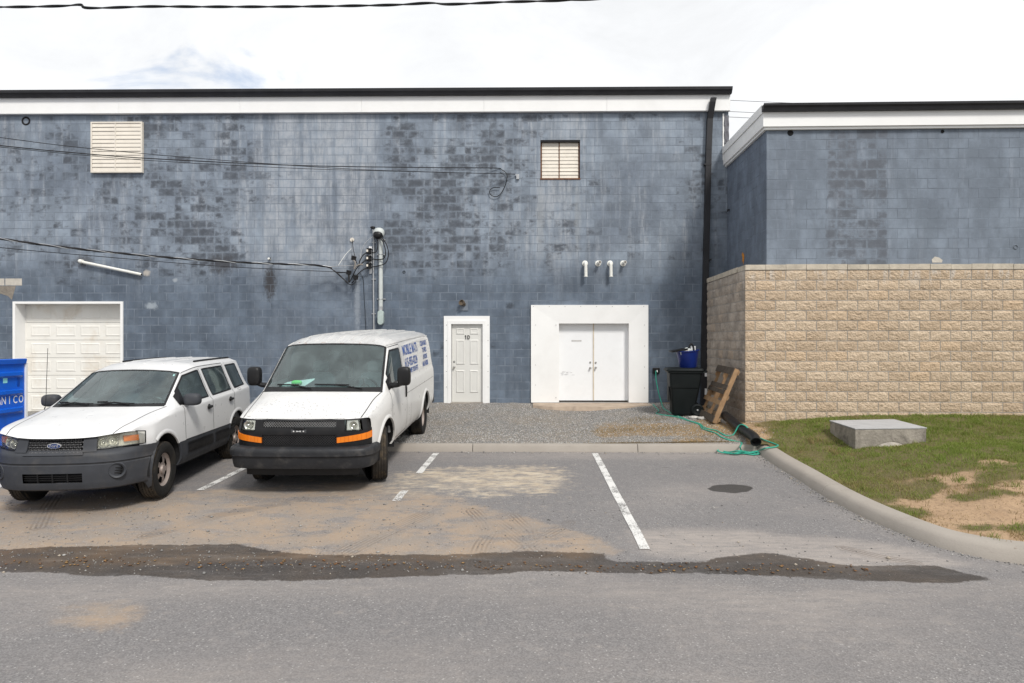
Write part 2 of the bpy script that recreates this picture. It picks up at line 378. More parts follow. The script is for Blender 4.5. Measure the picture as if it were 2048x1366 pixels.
def make_lot(name, y0, y1, step):
    ob, X, Y = sheet(name, -15.0, 16.0, y0, y1, step, lot_z, ASPHALT, keep=lambda x, y: (y < KERB_Y+0.1) & ~((x > kerb_x(y)+0.12) & (y > END_Y+0.05)))
    wob = lambda a, s: (fbm(X*2.2, Y*2.2, s)-0.5)*a
    Xw, Yw = X+wob(0.25, 21), Y+wob(0.16, 33)
    S = max(1, int(0.06/step))
    w = blur(in_poly(X+wob(0.1, 51), Y+wob(0.07, 53), WET).astype(float), 7 if step < .04 else 2)
    s = blur(in_poly(Xw, Yw, SAND).astype(float)*0.54, S*70) + blur(in_poly(Xw, Yw, SAND2).astype(float)*0.40, S*40)
    d = blur(in_poly(X+wob(0.25, 5), Y+wob(0.2, 6), DIRT).astype(float)*0.72, S*5) + 0.62*fbm(X*0.55, Y*0.9, 8)*sstep(4.5, -1.5, X)*sstep(5.9, 6.6, Y)
    for cx, cy, r, k in ((150,1230,0.32,0.75),(240,1232,0.35,0.85),(700,1170,0.5,0.35),(1330,1250,0.7,0.12)):
        q = lotp(cx, cy); d += k*np.exp(-(((X-q.x)*1.3+(Y-q.y)*0.5)**2+((Y-q.y)*1.2)**2)/r**2)
    p = blur(in_poly(Xw, Yw, PALE).astype(float)*0.8, S*6)
    p += 0.6*np.exp(-((Y-5.55+0.1*np.sin(X))/0.28)**2)*fbm(X*0.6, Y*1.5, 44) + 0.5*sstep(10.4, 11.3, Y)*fbm(X*1.3, Y, 40)
    p += 0.55*np.clip(fbm(X*0.45, Y*0.8, 61)-0.45, 0, 1)*2
    o = blur(in_poly(X+wob(0.16, 71), Y+wob(0.12, 72), OIL).astype(float), 1)
    for cx, cy, r, k in ((1385,930,0.12,0.5),(1330,935,0.07,0.6),(1415,938,0.09,0.5),(1450,950,0.06,0.5)):
        q = lotp(cx, cy); o += k*np.exp(-(((X-q.x)/2)**2+((Y-q.y)*2)**2)/r**2)
    k, sd_ = np.zeros(X.shape), np.zeros(X.shape)
    if y0 > 5: sd_, k = track_field(X, Y); k = k*np.clip(fbm(X*2.2, Y*2.2, 81)*2.6-0.55, 0, 1)
    color_attr(ob, 'track_place', sd_, sd_, sd_)
    color_attr(ob, 'masks', np.clip(w, 0, 1), np.clip(s, 0, 1), np.clip(d, 0, 1)); color_attr(ob, 'masks_more', np.clip(o, 0, 1), k, np.clip(p, 0, 1))
    return tag(ob, kind='structure')
make_lot('parking_lot', 5.7, 11.54, 0.03)
make_lot('road', 1.2, 5.7, 0.06)

# painted bay lines, worn
t = NT('worn_line_paint'); P = t.pos()
wear = t.ss(t.m('ADD', t.m('MULTIPLY', t.noise(P, 60, 4, 0.7), 0.7), t.m('MULTIPLY', t.noise(P, 5, 5), 0.5)), 0.60, 0.72)
b = t.bsdf(t.mix(t.noise(P, 20, 4), (0.52, 0.51, 0.49), (0.72, 0.715, 0.70)), 0.8)
tr = t.n('BsdfTransparent'); mx = t.n('MixShader', {0: wear}); t.t.links.new(b.outputs[0], mx.inputs[1]); t.t.links.new(tr.outputs[0], mx.inputs[2]); t.t.links.new(mx.outputs[0], t.out.inputs[0])
LINE = t.mat
def bay_line(a, b, w=0.105, cut=()):
    a, b = lotp(*a), lotp(*b); d = (b-a).normalized(); nrm = Vector((-d.y, d.x, 0))*w/2; L = (b-a).length
    n = max(6, int(L/0.25)); mb = MB(); v = []
    for i in range(n+1):
        p = a + d*L*i/n; z = float(lot_z(np.array(p.x), np.array(p.y)))+0.008
        j = random.uniform(-0.004, 0.004); v += [Vector((p.x-nrm.x+j, p.y-nrm.y, z)), Vector((p.x+nrm.x+j, p.y+nrm.y, z))]
    f = [(2*i, 2*i+1, 2*i+3, 2*i+2) for i in range(n) if not any(lo < i/n < hi for lo, hi in cut)]
    return tag(mb.add(v, f).build('parking_line', LINE), kind='structure')
bay_line((1190, 907), (1290, 1098))
bay_line((872, 907), (792, 1003), cut=((0.48, 0.8),))
bay_line((497, 933), (400, 981)); bay_line((48, 950), (-60, 1001))

# kerb, cast in lengths
t = NT('kerb_concrete'); P = t.pos()
c = t.mix(t.noise(P, 2.2, 6, 0.6), (0.265, 0.238, 0.207), (0.375, 0.342, 0.305)); c = t.mix(t.ss(t.noise(P, 40, 4, 0.7), 0.6, 0.75, 0, 0.35), c, (0.2, 0.18, 0.16))
c = t.mix(t.ss(t.noise(t.scale(P, (1, 1, 6)), 4, 6, 0.65), 0.55, 0.75, 0, 0.4), c, (0.22, 0.19, 0.165))
t.bsdf(c, 0.88, 0, t.bump(t.noise(P, 70, 4, 0.7), 0.004), Specular_IOR_Level=0.3); KERBM = t.mat
kerb = tag(empty('kerb'), kind='structure')
PROF = [(-0.01, -0.05), (0.0, 0.0), (0.025, 0.10), (0.04, 0.122), (0.065, 0.13), (0.15, 0.132), (0.16, 0.09), (0.16, -0.05)]
PROF_W = [(-0.01, -0.05), (0.0, 0.0), (0.045, 0.09), (0.075, 0.12), (0.12, 0.135), (0.27, 0.138), (0.285, 0.09), (0.285, -0.05)]
def kerb_run(pts, prof, name='kerb_segment'):
    pts = [Vector((x, y, 0)) for x, y in pts]; rings = []
    for i, p in enumerate(pts):
        a = (pts[min(i+1, len(pts)-1)]-pts[max(i-1, 0)]).normalized(); nr = Vector((-a.y, a.x, 0))
        bz = float(lot_base(p.y)); rings.append([p+nr*o+Vector((0, 0, z+bz)) for o, z in prof])
    m = len(prof); v = [q for r in rings for q in r]
    f = [(i*m+k, (i+1)*m+k, (i+1)*m+k+1, i*m+k+1) for i in range(len(pts)-1) for k in range(m-1)]
    f += [tuple(range(m)), tuple((len(pts)-1)*m+k for k in range(m-1, -1, -1))]
    make_obj(name, v, f, KERBM, kerb, True, 30)
xs = [-15.82+2.95*k for k in range(7)]
xs = [x for x in xs if x < 3.5]+[3.98+0.03]
for a, b in zip(xs[:-1], xs[1:]): kerb_run([(a+0.006, KERB_Y), (b-0.006, KERB_Y)], PROF)
cp = curve_pts([(x, y, 0) for x, y in KB[:-1]], 8); cp = [(p.x, p.y) for p in cp] + [(18, END_Y)]
acc, cur = 0.0, [cp[0]]
make_obj('kerb_segment', *(lambda m: (m.v, m.f))(MB().box(4.006, 4.262, 11.46, 11.72, -0.05, 0.1345)), KERBM, kerb, bevel=0.012)
cp[0] = (3.985, 11.60); cur = [cp[0]]
for p, q in zip(cp[:-1], cp[1:]):
    acc += math.hypot(q[0]-p[0], q[1]-p[1]); cur.append(q)
    if acc > 2.9 or q is cp[-1]:
        kerb_run(cur, PROF_W); acc = 0.0
        d = math.hypot(q[0]-p[0], q[1]-p[1]); cur = [(q[0]+(q[0]-p[0])/d*0.007, q[1]+(q[1]-p[1])/d*0.007)]

# yard: gravel on the left, soil and turf on the right
t = NT('yard_soil'); P = t.pos()
am = t.n('Attribute', attribute_name='masks').outputs[0]; gsoil, straw, green = (t.n('SeparateColor', {0: am}).outputs[i] for i in range(3))
vv = t.n('TexVoronoi', {'Vector': P, 'Scale': 48}); gv = t.n('SeparateColor', {0: vv.outputs[1]}).outputs[0]
g = t.mix(t.ss(gv, 0, 1), (0.19, 0.184, 0.178), (0.40, 0.39, 0.375)); g = t.mix(t.ss(gv, 0.93, 0.97), g, (0.5, 0.49, 0.47))
g = t.mix(t.ss(vv.outputs[0], 0.35, 0.7, 0, 0.8), g, (0.14, 0.13, 0.12)); g = t.mix(t.ss(t.noise(P, 1.1, 5), 0.38, 0.66, 0, 0.6), g, (0.27, 0.235, 0.195))
so = t.mix(t.noise(P, 3.2, 7, 0.65), (0.29, 0.19, 0.115), (0.47, 0.335, 0.215)); so = t.mix(t.ss(t.noise(P, 30, 4, 0.7), 0.50, 0.68, 0, 0.75), so, (0.19, 0.13, 0.085)); so = t.mix(t.ss(t.noise(P, 8, 6, 0.7), 0.5, 0.68, 0, 0.6), so, (0.24, 0.17, 0.11))
st = t.mix(t.noise(P, 26, 5, 0.7), (0.20, 0.125, 0.06), (0.40, 0.28, 0.14))
gr = t.mix(t.noise(P, 9, 6, 0.65), (0.06, 0.062, 0.022), (0.15, 0.125, 0.06))
nz = t.m('MULTIPLY', t.m('SUBTRACT', t.noise(P, 7, 6, 0.7), 0.5), 0.9)
c = t.mix(t.ss(t.m('ADD', gsoil, nz), 0.35, 0.65), g, so)
c = t.mix(t.ss(t.m('ADD', straw, nz), 0.4, 0.75, 0, 0.85), c, st)
c = t.mix(t.ss(t.m('ADD', green, nz), 0.15, 0.95, 0, 0.9), c, gr)
hh = t.m('ADD', t.m('MULTIPLY', t.m('SUBTRACT', 1.0, vv.outputs[0]), t.m('SUBTRACT', 1.0, gsoil)), t.m('MULTIPLY', t.noise(P, 35, 5, 0.7), 0.8))
t.bsdf(c, 0.95, 0, t.bump(hh, 0.016), Specular_IOR_Level=0.2); YARD = t.mat
def yard_keep(x, y): return np.where(y < 11.5, (x > kerb_x(y)+0.17) | ((y > 11.36) & (x > 3.99)), y > 11.52) & (y > END_Y+0.16)
yard, YX, YY = sheet('yard_ground', -15.0, 18.0, 5.5, 17.0, 0.05, terrain, YARD, keep=yard_keep)
tag(yard, kind='structure')
BARE = [(on(2010, 1005, .2), 0.5, 0.8), (on(2060, 985, .22), 1.0, 1.0), (on(2040, 930, .3), 0.8, 0.6), (on(2000, 1052, .17), 0.4, 0.5), (on(2130, 1040, .2), 1.0, 1.0), (on(1905, 930, .3), 0.45, 0.45), (on(1850, 1045, .15), 0.3, 0.35)]
def bare(X, Y):
    b = np.zeros(np.shape(X))
    for q, r, k in BARE: b = b + k*np.exp(-(((X-q.x)/1.3)**2+((Y-q.y)*1.3)**2)/r**2)
    return np.clip(sstep(0.20, 0.95, b*0.66 + (fbm(X*2.3, Y*3.2, 90)-0.5)*2.1*np.clip(b*3, 0, 1)), 0, 1)
def turf(X, Y):
    """how much grass grows"""
    edge = sstep(4.0, 4.6, X + (fbm(X*1.5, Y*1.5, 12)-0.5)*0.9 + np.where(Y < 11.7, 0.9, 0))
    return np.clip(edge*(1-1.15*bare(X, Y))*(0.75+0.5*fbm(X*0.9, Y*0.9, 14)), 0, 1)
gm = sstep(3.0, 3.9, YX+(fbm(YX*1.5, YY*1.5, 12)-0.5)*1.4)*np.where(YY < 11.5, 1, 1)
gm = np.maximum(gm, (YY < 11.5)*1.0)
strawm = np.zeros(YX.shape)
for q, rx, ry, k in ((on(1330, 855, .28), 0.9, 0.5, 1.0), (on(1420, 868, .2), 1.0, 0.35, 1.0), (on(1215, 850, .2), 0.5, 0.6, 0.6), (on(1245, 872, .14), 0.35, 0.2, 0.7), (on(1440, 845, .3), 0.6, 0.5, 0.9), (on(1380, 885, .13), 0.5, 0.15, 0.8), (on(930, 812, .4), 0.4, 0.25, 0.4), (on(1080, 838, .3), 0.7, 0.3, 0.45), (on(1000, 870, .15), 0.9, 0.2, 0.4), (on(1210, 862, .2), 0.25, 0.5, 0.9), (on(1290, 845, .3), 0.5, 0.3, 0.7)):
    strawm += k*np.exp(-(((YX-q.x)/rx)**2+((YY-q.y)/ry)**2))
color_attr(yard, 'masks', np.clip(gm, 0, 1), np.clip(strawm, 0, 1), turf(YX, YY)*sstep(3.6, 4.4, YX+np.where(YY < 11.5, 1, 0)))

# loose stones
t = NT('loose_stone'); ca = t.n('Attribute', attribute_name='tint').outputs[0]; t.bsdf(ca, 0.9, Specular_IOR_Level=0.25); STONE_M = t.mat
def stones(name, XY, Z, size, cols, flat=0.65, sink=0.25):
    n = len(XY); base = np.array([(1,0,0),(0,1,0),(-1,0,0),(0,-1,0),(0,0,1),(0,0,-1)], float)
    tri = np.array([(0,1,4),(1,2,4),(2,3,4),(3,0,4),(1,0,5),(2,1,5),(3,2,5),(0,3,5)])
    V = base[None]*(1+RNG.uniform(-0.35, 0.35, (n, 6, 1))); V[:, :, 2] *= flat
    a = RNG.uniform(0, 6.28, n); c_, s_ = np.cos(a)[:, None], np.sin(a)[:, None]
    x = V[:, :, 0]*c_-V[:, :, 1]*s_; y = V[:, :, 0]*s_+V[:, :, 1]*c_
    V = np.stack([x, y, V[:, :, 2]], -1)*size[:, None, None]
    V += np.stack([XY[:, 0], XY[:, 1], Z+size*flat*(1-2*sink)], -1)[:, None]
    F = (tri[None]+6*np.arange(n)[:, None, None]).reshape(-1, 3)
    me = np_mesh(name, V.reshape(-1, 3), F, STONE_M); ob = link(bpy.data.objects.new(name, me))
    c6 = np.repeat(cols, 6, 0); color_attr(ob, 'tint', c6[:, 0], c6[:, 1], c6[:, 2]); return ob
GREYS = np.array([(0.36,0.35,0.335),(0.26,0.254,0.247),(0.45,0.437,0.42),(0.18,0.175,0.172),(0.38,0.33,0.27),(0.56,0.545,0.52)])
def tints(n, p=None): return GREYS[RNG.choice(len(GREYS), n, p=p)]*RNG.uniform(0.8, 1.15, (n, 1))
n = 46000
xy = np.stack([RNG.uniform(-7, 4.6, n), 11.62+4.3*RNG.uniform(0, 1, n)**1.1], -1)
k = RNG.uniform(0, 1, n) > sstep(2.6, 4.3, xy[:, 0])*0.85; xy = xy[k]
tag(stones('gravel', xy, terrain(xy[:, 0], xy[:, 1]), RNG.uniform(0.004, 0.014, len(xy)), tints(len(xy))), 'loose grey gravel spread between the kerb and the blue wall', 'gravel', kind='stuff')
n = 3600; xs_ = RNG.uniform(-9.5, 4.6, n); ys_ = np.where(RNG.uniform(0, 1, n) < 0.15, RNG.normal(6.3, 0.2, n), RNG.uniform(5.9, 8.6, n))
d = np.clip(1.1-np.abs(xs_+4)/9, 0.1, 1); k = (RNG.uniform(0, 1, n) < d) & (xs_ < kerb_x(ys_)-0.03); xy = np.stack([xs_, ys_], -1)[k]
e = RNG.uniform(-10, 3.9, 900); xy = np.concatenate([xy, np.stack([e, 11.42-np.abs(RNG.normal(0, 0.07, 900))], -1)])
yy = RNG.uniform(5.95, 11.3, 800); xy = np.concatenate([xy, np.stack([kerb_x(yy)-np.abs(RNG.normal(0, 0.07, 800))-0.01, yy], -1)])
tag(stones('scattered_gravel', xy, lot_z(xy[:, 0], xy[:, 1]), RNG.uniform(0.004, 0.012, len(xy))*np.where(RNG.uniform(0,1,len(xy))<0.04, 2.0, 1), tints(len(xy), [.24,.30,.05,.26,.14,.01])*0.85), 'small stones washed across the parking bays and along the gutter', 'gravel', kind='stuff')
n = 420; xy = np.stack([RNG.uniform(-8, 3, n), RNG.uniform(2.5, 5.4, n)], -1)
LEAF = np.array([(0.20,0.10,0.045),(0.26,0.16,0.07),(0.12,0.07,0.04)])
xl = RNG.uniform(-9, 3.2, 420); xl = np.stack([xl, RNG.normal(6.1, 0.06, 420)-0.012*xl], -1)
tag(stones('fallen_leaves', xl, lot_z(xl[:, 0], xl[:, 1])+0.004, RNG.uniform(0.006, 0.02, len(xl)), LEAF[RNG.choice(3, len(xl))], flat=0.25, sink=0.0), 'brown leaf scraps lying along the wet gutter', 'leaves', kind='stuff')

# grass blades
def blades(name, X, Y, hgt, wid, cols):
    n = len(X); Z = terrain(X, Y); a = RNG.uniform(0, 6.283, n); lean = hgt*RNG.uniform(0.15, 1.1, n); la = RNG.uniform(0, 6.283, n)
    b = np.stack([X, Y, Z-0.004], -1); dx_ = np.stack([np.cos(a)*wid/2, np.sin(a)*wid/2, np.zeros(n)], -1)
    m_ = b+np.stack([np.cos(la)*lean*0.3, np.sin(la)*lean*0.3, hgt*0.6], -1); tip = b+np.stack([np.cos(la)*lean, np.sin(la)*lean, hgt], -1)
    V = np.stack([b-dx_, b+dx_, m_+dx_*0.7, m_-dx_*0.7, tip], 1).reshape(-1, 3); o = 5*np.arange(n)
    F = np.concatenate([np.stack([o, o+1, o+2], -1), np.stack([o, o+2, o+3], -1), np.stack([o+3, o+2, o+4], -1)])
    me = np_mesh(name, V, F, BLADE); ob = link(bpy.data.objects.new(name, me)); c5 = np.repeat(cols, 5, 0); color_attr(ob, 'tint', c5[:, 0], c5[:, 1], c5[:, 2]); return ob
t = NT('grass_blade'); ca = t.n('Attribute', attribute_name='tint').outputs[0]
bs = t.bsdf(ca, 0.7, Specular_IOR_Level=0.2); tl = t.n('BsdfTranslucent', {0: ca}); mx = t.n('MixShader', {0: 0.3}); t.t.links.new(bs.outputs[0], mx.inputs[1]); t.t.links.new(tl.outputs[0], mx.inputs[2]); t.t.links.new(mx.outputs[0], t.out.inputs[0]); BLADE = t.mat
n = 420000; X = RNG.uniform(3.6, 12.5, n); Y = RNG.uniform(5.75, 12.9, n)
ok = (X > kerb_x(Y)+0.29) & (Y > END_Y+0.3); X, Y = X[ok], Y[ok]
ok = RNG.uniform(0, 1, len(X)) < np.maximum(turf(X, Y)**1.5, 0.7*sstep(0.60, 0.68, fbm(X*3.4, Y*4.4, 77))+0.04)*(0.35+0.65*sstep(0.35, 0.6, fbm(X*5, Y*5, 31))); X, Y = X[ok], Y[ok]
X, Y = X[:170000], Y[:170000]; n = len(X)
dry = np.clip(1.30-1.35*turf(X, Y)+(fbm(X*1.6, Y*1.6, 17)-0.5)*1.9+RNG.normal(0, 0.25, n)+sstep(5.8,4.5,X)*0.25, 0, 1)[:, None]
G1 = np.array((0.125, 0.195, 0.03)); G2 = np.array((0.27, 0.32, 0.075)); D1 = np.array((0.40, 0.30, 0.15)); D2 = np.array((0.20, 0.145, 0.07))
q = RNG.uniform(0, 1, (n, 1)); cols = (G1*(1-q)+G2*q)*(1-dry)+(D1*(1-q)+D2*q)*dry
hgt = RNG.uniform(0.015, 0.06, n)*(0.3+1.5*fbm(X*2.6, Y*2.6, 19)**1.5)
tag(blades('grass', X, Y, hgt, RNG.uniform(0.004, 0.008, n), cols), 'short patchy turf on the bank below the split stone wall', 'grass', kind='stuff')
# taller tufts standing in the turf and at its worn edge
nt = 520; tx, ty = RNG.uniform(4.1, 11.5, nt), RNG.uniform(6.0, 12.7, nt); ok = (tx > kerb_x(ty)+0.33) & (ty > END_Y+0.4) & (RNG.uniform(0, 1, nt) < 0.25+0.75*sstep(0.45, 0.6, fbm(tx*1.2, ty*1.2, 23))); tx, ty = tx[ok], ty[ok]
per = 34; X = np.repeat(tx, per)+RNG.normal(0, 0.045, len(tx)*per); Y = np.repeat(ty, per)+RNG.normal(0, 0.045, len(tx)*per); ok = (X > kerb_x(Y)+0.3); X, Y = X[ok], Y[ok]; n = len(X)
q = RNG.uniform(0, 1, (n, 1)); dr_ = np.clip((fbm(X*1.1, Y*1.1, 29)[:, None]-0.5)*3.5+RNG.normal(0, 0.2, (n, 1)), 0, 1)
tag(blades('grass_tufts', X, Y, RNG.uniform(0.03, 0.10, n), RNG.uniform(0.004, 0.009, n), ((G1*(1-q)+G2*q)*0.9)*(1-dr_)+(D1*(1-q)+D2*q)*dr_), 'taller ragged grass clumps standing in the turf bank', 'grass', kind='stuff')
n = 9000; c0 = np.array([tuple(on(x, y, .3))[:2] for x, y in ((1330,852),(1420,866),(1440,846),(1230,850),(1250,872),(1390,880),(1300,838),(1470,862))]); s_ = RNG.integers(0, 8, n)
X = c0[s_, 0]+RNG.normal(0, 0.33, n); Y = np.clip(c0[s_, 1]+RNG.normal(0, 0.22, n), 11.62, 15.7)
q = RNG.uniform(0, 1, (n, 1)); tag(blades('dry_grass', X, Y, RNG.uniform(0.008, 0.035, n), RNG.uniform(0.004, 0.009, n), np.array((0.34, 0.24, 0.11))*(1-q)+np.array((0.16, 0.12, 0.045))*q), 'dead straw coloured grass lying on the gravel near the bin', 'grass', kind='stuff')
# ------------------------------------------------------------------ buildings
WY = 16.0; BW, BH = 0.4064, 0.2032; Z0 = 0.342 - 2*BH; XR = at(1457, 400, WY).x; XL = -20.4 + (XR % BW)
WHITE = plain('white_metal_trim', (0.80, 0.80, 0.79), 0.45, var=0.035, scale=1.5, dirt=(0.55, 0.53, 0.50), dirt_amt=0.14, dirt_scale=1.2)
WHITE2 = plain('white_door_paint', (0.79, 0.80, 0.81), 0.5, var=0.03, scale=2.0, dirt=(0.5, 0.49, 0.47), dirt_amt=0.12, dirt_scale=2.0)
BLACKM = plain('black_gutter_metal', (0.022, 0.022, 0.025), 0.45, var=0.3, scale=3)
CREAM = plain('cream_louvre_paint', (0.70, 0.65, 0.57), 0.5, var=0.06, scale=5, dirt=(0.40, 0.34, 0.27), dirt_amt=0.25, dirt_scale=4)
RUST = plain('rusty_frame', (0.16, 0.075, 0.04), 0.85, var=0.45, scale=14, dirt=(0.04, 0.025, 0.02), dirt_amt=0.8, dirt_scale=9)
DARK = plain('dark_void', (0.015, 0.015, 0.016), 0.9)
BEIGE_DOOR = plain('grey_beige_door', (0.64, 0.635, 0.605), 0.45, var=0.03, scale=2, dirt=(0.4, 0.38, 0.34), dirt_amt=0.12)
GARAGE = plain('garage_door_white', (0.76, 0.745, 0.70), 0.5, var=0.05, scale=2.0, dirt=(0.46, 0.34, 0.2), dirt_amt=0.42, dirt_scale=1.5)
CHROME = plain('worn_chrome', (0.55, 0.54, 0.52), 0.25, 0.9, var=0.1)
CONC = plain('rough_concrete', (0.36, 0.33, 0.29), 0.92, var=0.22, scale=5, bump=0.01, bscale=30, dirt=(0.12, 0.105, 0.09), dirt_amt=0.6, dirt_scale=3)
TARP = plain('grey_tarp', (0.12, 0.12, 0.135), 0.4, var=0.4, scale=3)
MORTAR_B = plain('blue_painted_joint', (0.155, 0.180, 0.215), 0.85, var=0.25, scale=2)
MORTAR_S = plain('grey_mortar', (0.33, 0.31, 0.285), 0.95, var=0.2, scale=4, bump=0.004)

def wall_paint(name, axis, u0, z0, ramp, base, dark, light, pale_ramp=None, rot=0.0, pivot=(0, 0, 0), fade=None, spots=(), strength=1.0, rnw=0.12):
    t = NT(name); P = t.pos()
    if rot: P = t.n('VectorRotate', {'Vector': P, 'Center': pivot, 'Angle': -rot}, rotation_type='Z_AXIS').outputs[0]
    x, y, z = t.xyz(P); u = x if axis == 0 else y
    w = t.m('DIVIDE', t.m('SUBTRACT', z, z0), BH); row = t.m('FLOOR', w); fw = t.m('SUBTRACT', w, row)
    uu = t.m('ADD', t.m('DIVIDE', t.m('SUBTRACT', u, u0), BW), t.m('MULTIPLY', t.m('MODULO', row, 2.0), 0.5)); colm = t.m('FLOOR', uu); fu = t.m('SUBTRACT', uu, colm)
    eu = t.m('MULTIPLY', t.m('MINIMUM', fu, t.m('SUBTRACT', 1.0, fu)), BW); ew = t.m('MULTIPLY', t.m('MINIMUM', fw, t.m('SUBTRACT', 1.0, fw)), BH)
    wob = t.noise(P, 14, 4, 0.6)
    e = t.m('ADD', t.m('MINIMUM', eu, ew), t.m('MULTIPLY', t.m('SUBTRACT', wob, 0.5), 0.11))
    rn = t.n('TexWhiteNoise', {'Vector': t.vec(colm, row, 0.0)}, noise_dimensions='3D').outputs[0]
    def rmp(stops, lo, hi):
        nd = t.n('ValToRGB', {0: t.lin(u, lo, hi)}); el = nd.color_ramp.elements
        for i, (p, v) in enumerate(stops):
            q = el[i] if i < 2 else el.new(p)
            q.position = p; q.color = (v, v, v, 1)
        return t.n('SeparateColor', {0: nd.outputs[0]}).outputs[0]
    lo, hi = ramp[0][0], ramp[-1][0]; nrm = lambda s: [((p-lo)/(hi-lo), v) for p, v in s]
    amt = rmp(nrm(ramp), lo, hi)
    if fade: amt = t.m('MULTIPLY', amt, t.ss(z, fade[0], fade[1], fade[2], 1.0))
    big = t.noise(t.scale(P, (0.55, 0.55, 0.9)), 1.0, 4, 0.55, 0.3)
    patch = t.noise(t.scale(P, (2.2, 2.2, 3.0)), 1.7, 6, 0.66, 0.15)
    p_ = t.m('ADD', t.m('SUBTRACT', t.m('MULTIPLY', amt, 1.02), 0.17), t.m('ADD', t.m('MULTIPLY', t.m('SUBTRACT', big, 0.5), 1.5), t.m('MULTIPLY', t.m('SUBTRACT', patch, 0.5), 1.7)))
    hu = t.m('MULTIPLY', uu, 2.0); hcol = t.m('FLOOR', hu); hf = t.m('SUBTRACT', hu, hcol)
    rh = t.n('TexWhiteNoise', {'Vector': t.vec(hcol, row, 5.0)}, noise_dimensions='3D').outputs[0]
    eh = t.m('MULTIPLY', t.m('MINIMUM', hf, t.m('SUBTRACT', 1.0, hf)), BW*0.5); wb = t.m('MULTIPLY', t.m('SUBTRACT', t.noise(P, 11, 5, 0.65), 0.5), 0.13)
    d1 = t.m('MULTIPLY', t.ss(t.m('SUBTRACT', p_, t.m('ADD', t.m('MULTIPLY', rn, 0.60), 0.20)), -0.02, 0.36), t.ss(t.m('ADD', t.m('MINIMUM', eu, ew), wb), -0.030, 0.050))
    d2 = t.m('MULTIPLY', t.ss(t.m('SUBTRACT', p_, t.m('ADD', t.m('MULTIPLY', rh, 0.55), 0.22)), 0.0, 0.40), t.ss(t.m('ADD', t.m('MINIMUM', eh, ew), wb), -0.022, 0.060))
    dm = t.m('MULTIPLY', t.m('MAXIMUM', d1, d2), t.ss(t.noise(P, 4.5, 5, 0.6), 0.25, 0.6, 0.35, 1.0))
    dm = t.m('MULTIPLY', dm, strength)
    tone = t.m('ADD', t.m('MULTIPLY', t.noise(t.scale(P, (1.5, 1.5, 0.8)), 2.0, 7, 0.65), 0.8), t.m('MULTIPLY', rn, rnw))
    c = t.mix(t.ss(tone, 0.30, 0.66), [k*0.78 for k in base], [k*1.22 for k in base])
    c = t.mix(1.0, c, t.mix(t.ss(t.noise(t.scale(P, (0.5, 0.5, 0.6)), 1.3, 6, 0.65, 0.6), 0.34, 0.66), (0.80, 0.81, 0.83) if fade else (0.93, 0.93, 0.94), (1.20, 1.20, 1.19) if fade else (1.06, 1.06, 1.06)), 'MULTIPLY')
    if pale_ramp is not None:
        pr = rmp(nrm(pale_ramp), lo, hi)
        stv = t.noise(t.vec(t.m('MULTIPLY', u, 3.2), 0.0, t.m('MULTIPLY', z, 0.30)), 1.6, 7, 0.72, 0.15)
        pv = t.m('MULTIPLY', t.ss(t.m('ADD', stv, t.m('MULTIPLY', pr, 0.22)), 0.55, 0.80), t.m('MULTIPLY', t.ss(t.noise(P, 3.5, 6, 0.7), 0.3, 0.65, 0.25, 1.0), t.ss(z, 3.0, 4.5, 0.35, 1.0)))
        c = t.mix(t.m('MULTIPLY', pv, 0.75), c, light)
    scr = t.ss(t.noise(t.scale(P, (9, 9, 3.5)), 2.2, 6, 0.75), 0.60, 0.78, 0, 0.45)
    c = t.mix(scr, c, [min(1, k*1.5) for k in base])
    c = t.mix(dm, c, t.mix(t.noise(P, 6, 5), dark, [k*1.45 for k in dark]))
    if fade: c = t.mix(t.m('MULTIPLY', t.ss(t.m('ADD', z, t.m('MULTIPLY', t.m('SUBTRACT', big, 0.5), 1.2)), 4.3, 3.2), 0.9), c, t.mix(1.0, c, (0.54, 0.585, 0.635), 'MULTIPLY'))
    jl = t.m('MULTIPLY', t.ss(t.m('MINIMUM', eu, ew), 0.016, 0.004), t.ss(t.noise(P, 3.3, 4), 0.45, 0.62, 0.0, 0.5))
    c = t.mix(jl, c, [k*1.5 for k in base])
    for (cx, cz, rx, rz, colr, k) in spots:
        dd = t.m('SQRT', t.m('ADD', t.m('POWER', t.m('DIVIDE', t.m('SUBTRACT', u, cx), rx), 2.0), t.m('POWER', t.m('DIVIDE', t.m('SUBTRACT', z, cz), rz), 2.0)))
        dd = t.m('ADD', dd, t.m('MULTIPLY', t.m('SUBTRACT', t.noise(t.scale(P, (6, 6, 4)), 2.5, 5, 0.7), 0.5), 1.8))
        c = t.mix(t.ss(dd, 1.15, 0.35, 0, k), c, colr)
    hgt = t.m('ADD', t.m('MULTIPLY', t.noise(P, 60, 4, 0.7), 0.5), t.m('MULTIPLY', t.noise(P, 9, 4), 0.8))
    t.bsdf(c, t.m('SUBTRACT', 0.72, t.m('MULTIPLY', dm, 0.06)), 0, t.bump(hgt, 0.006), Specular_IOR_Level=0.35)
    return t.mat

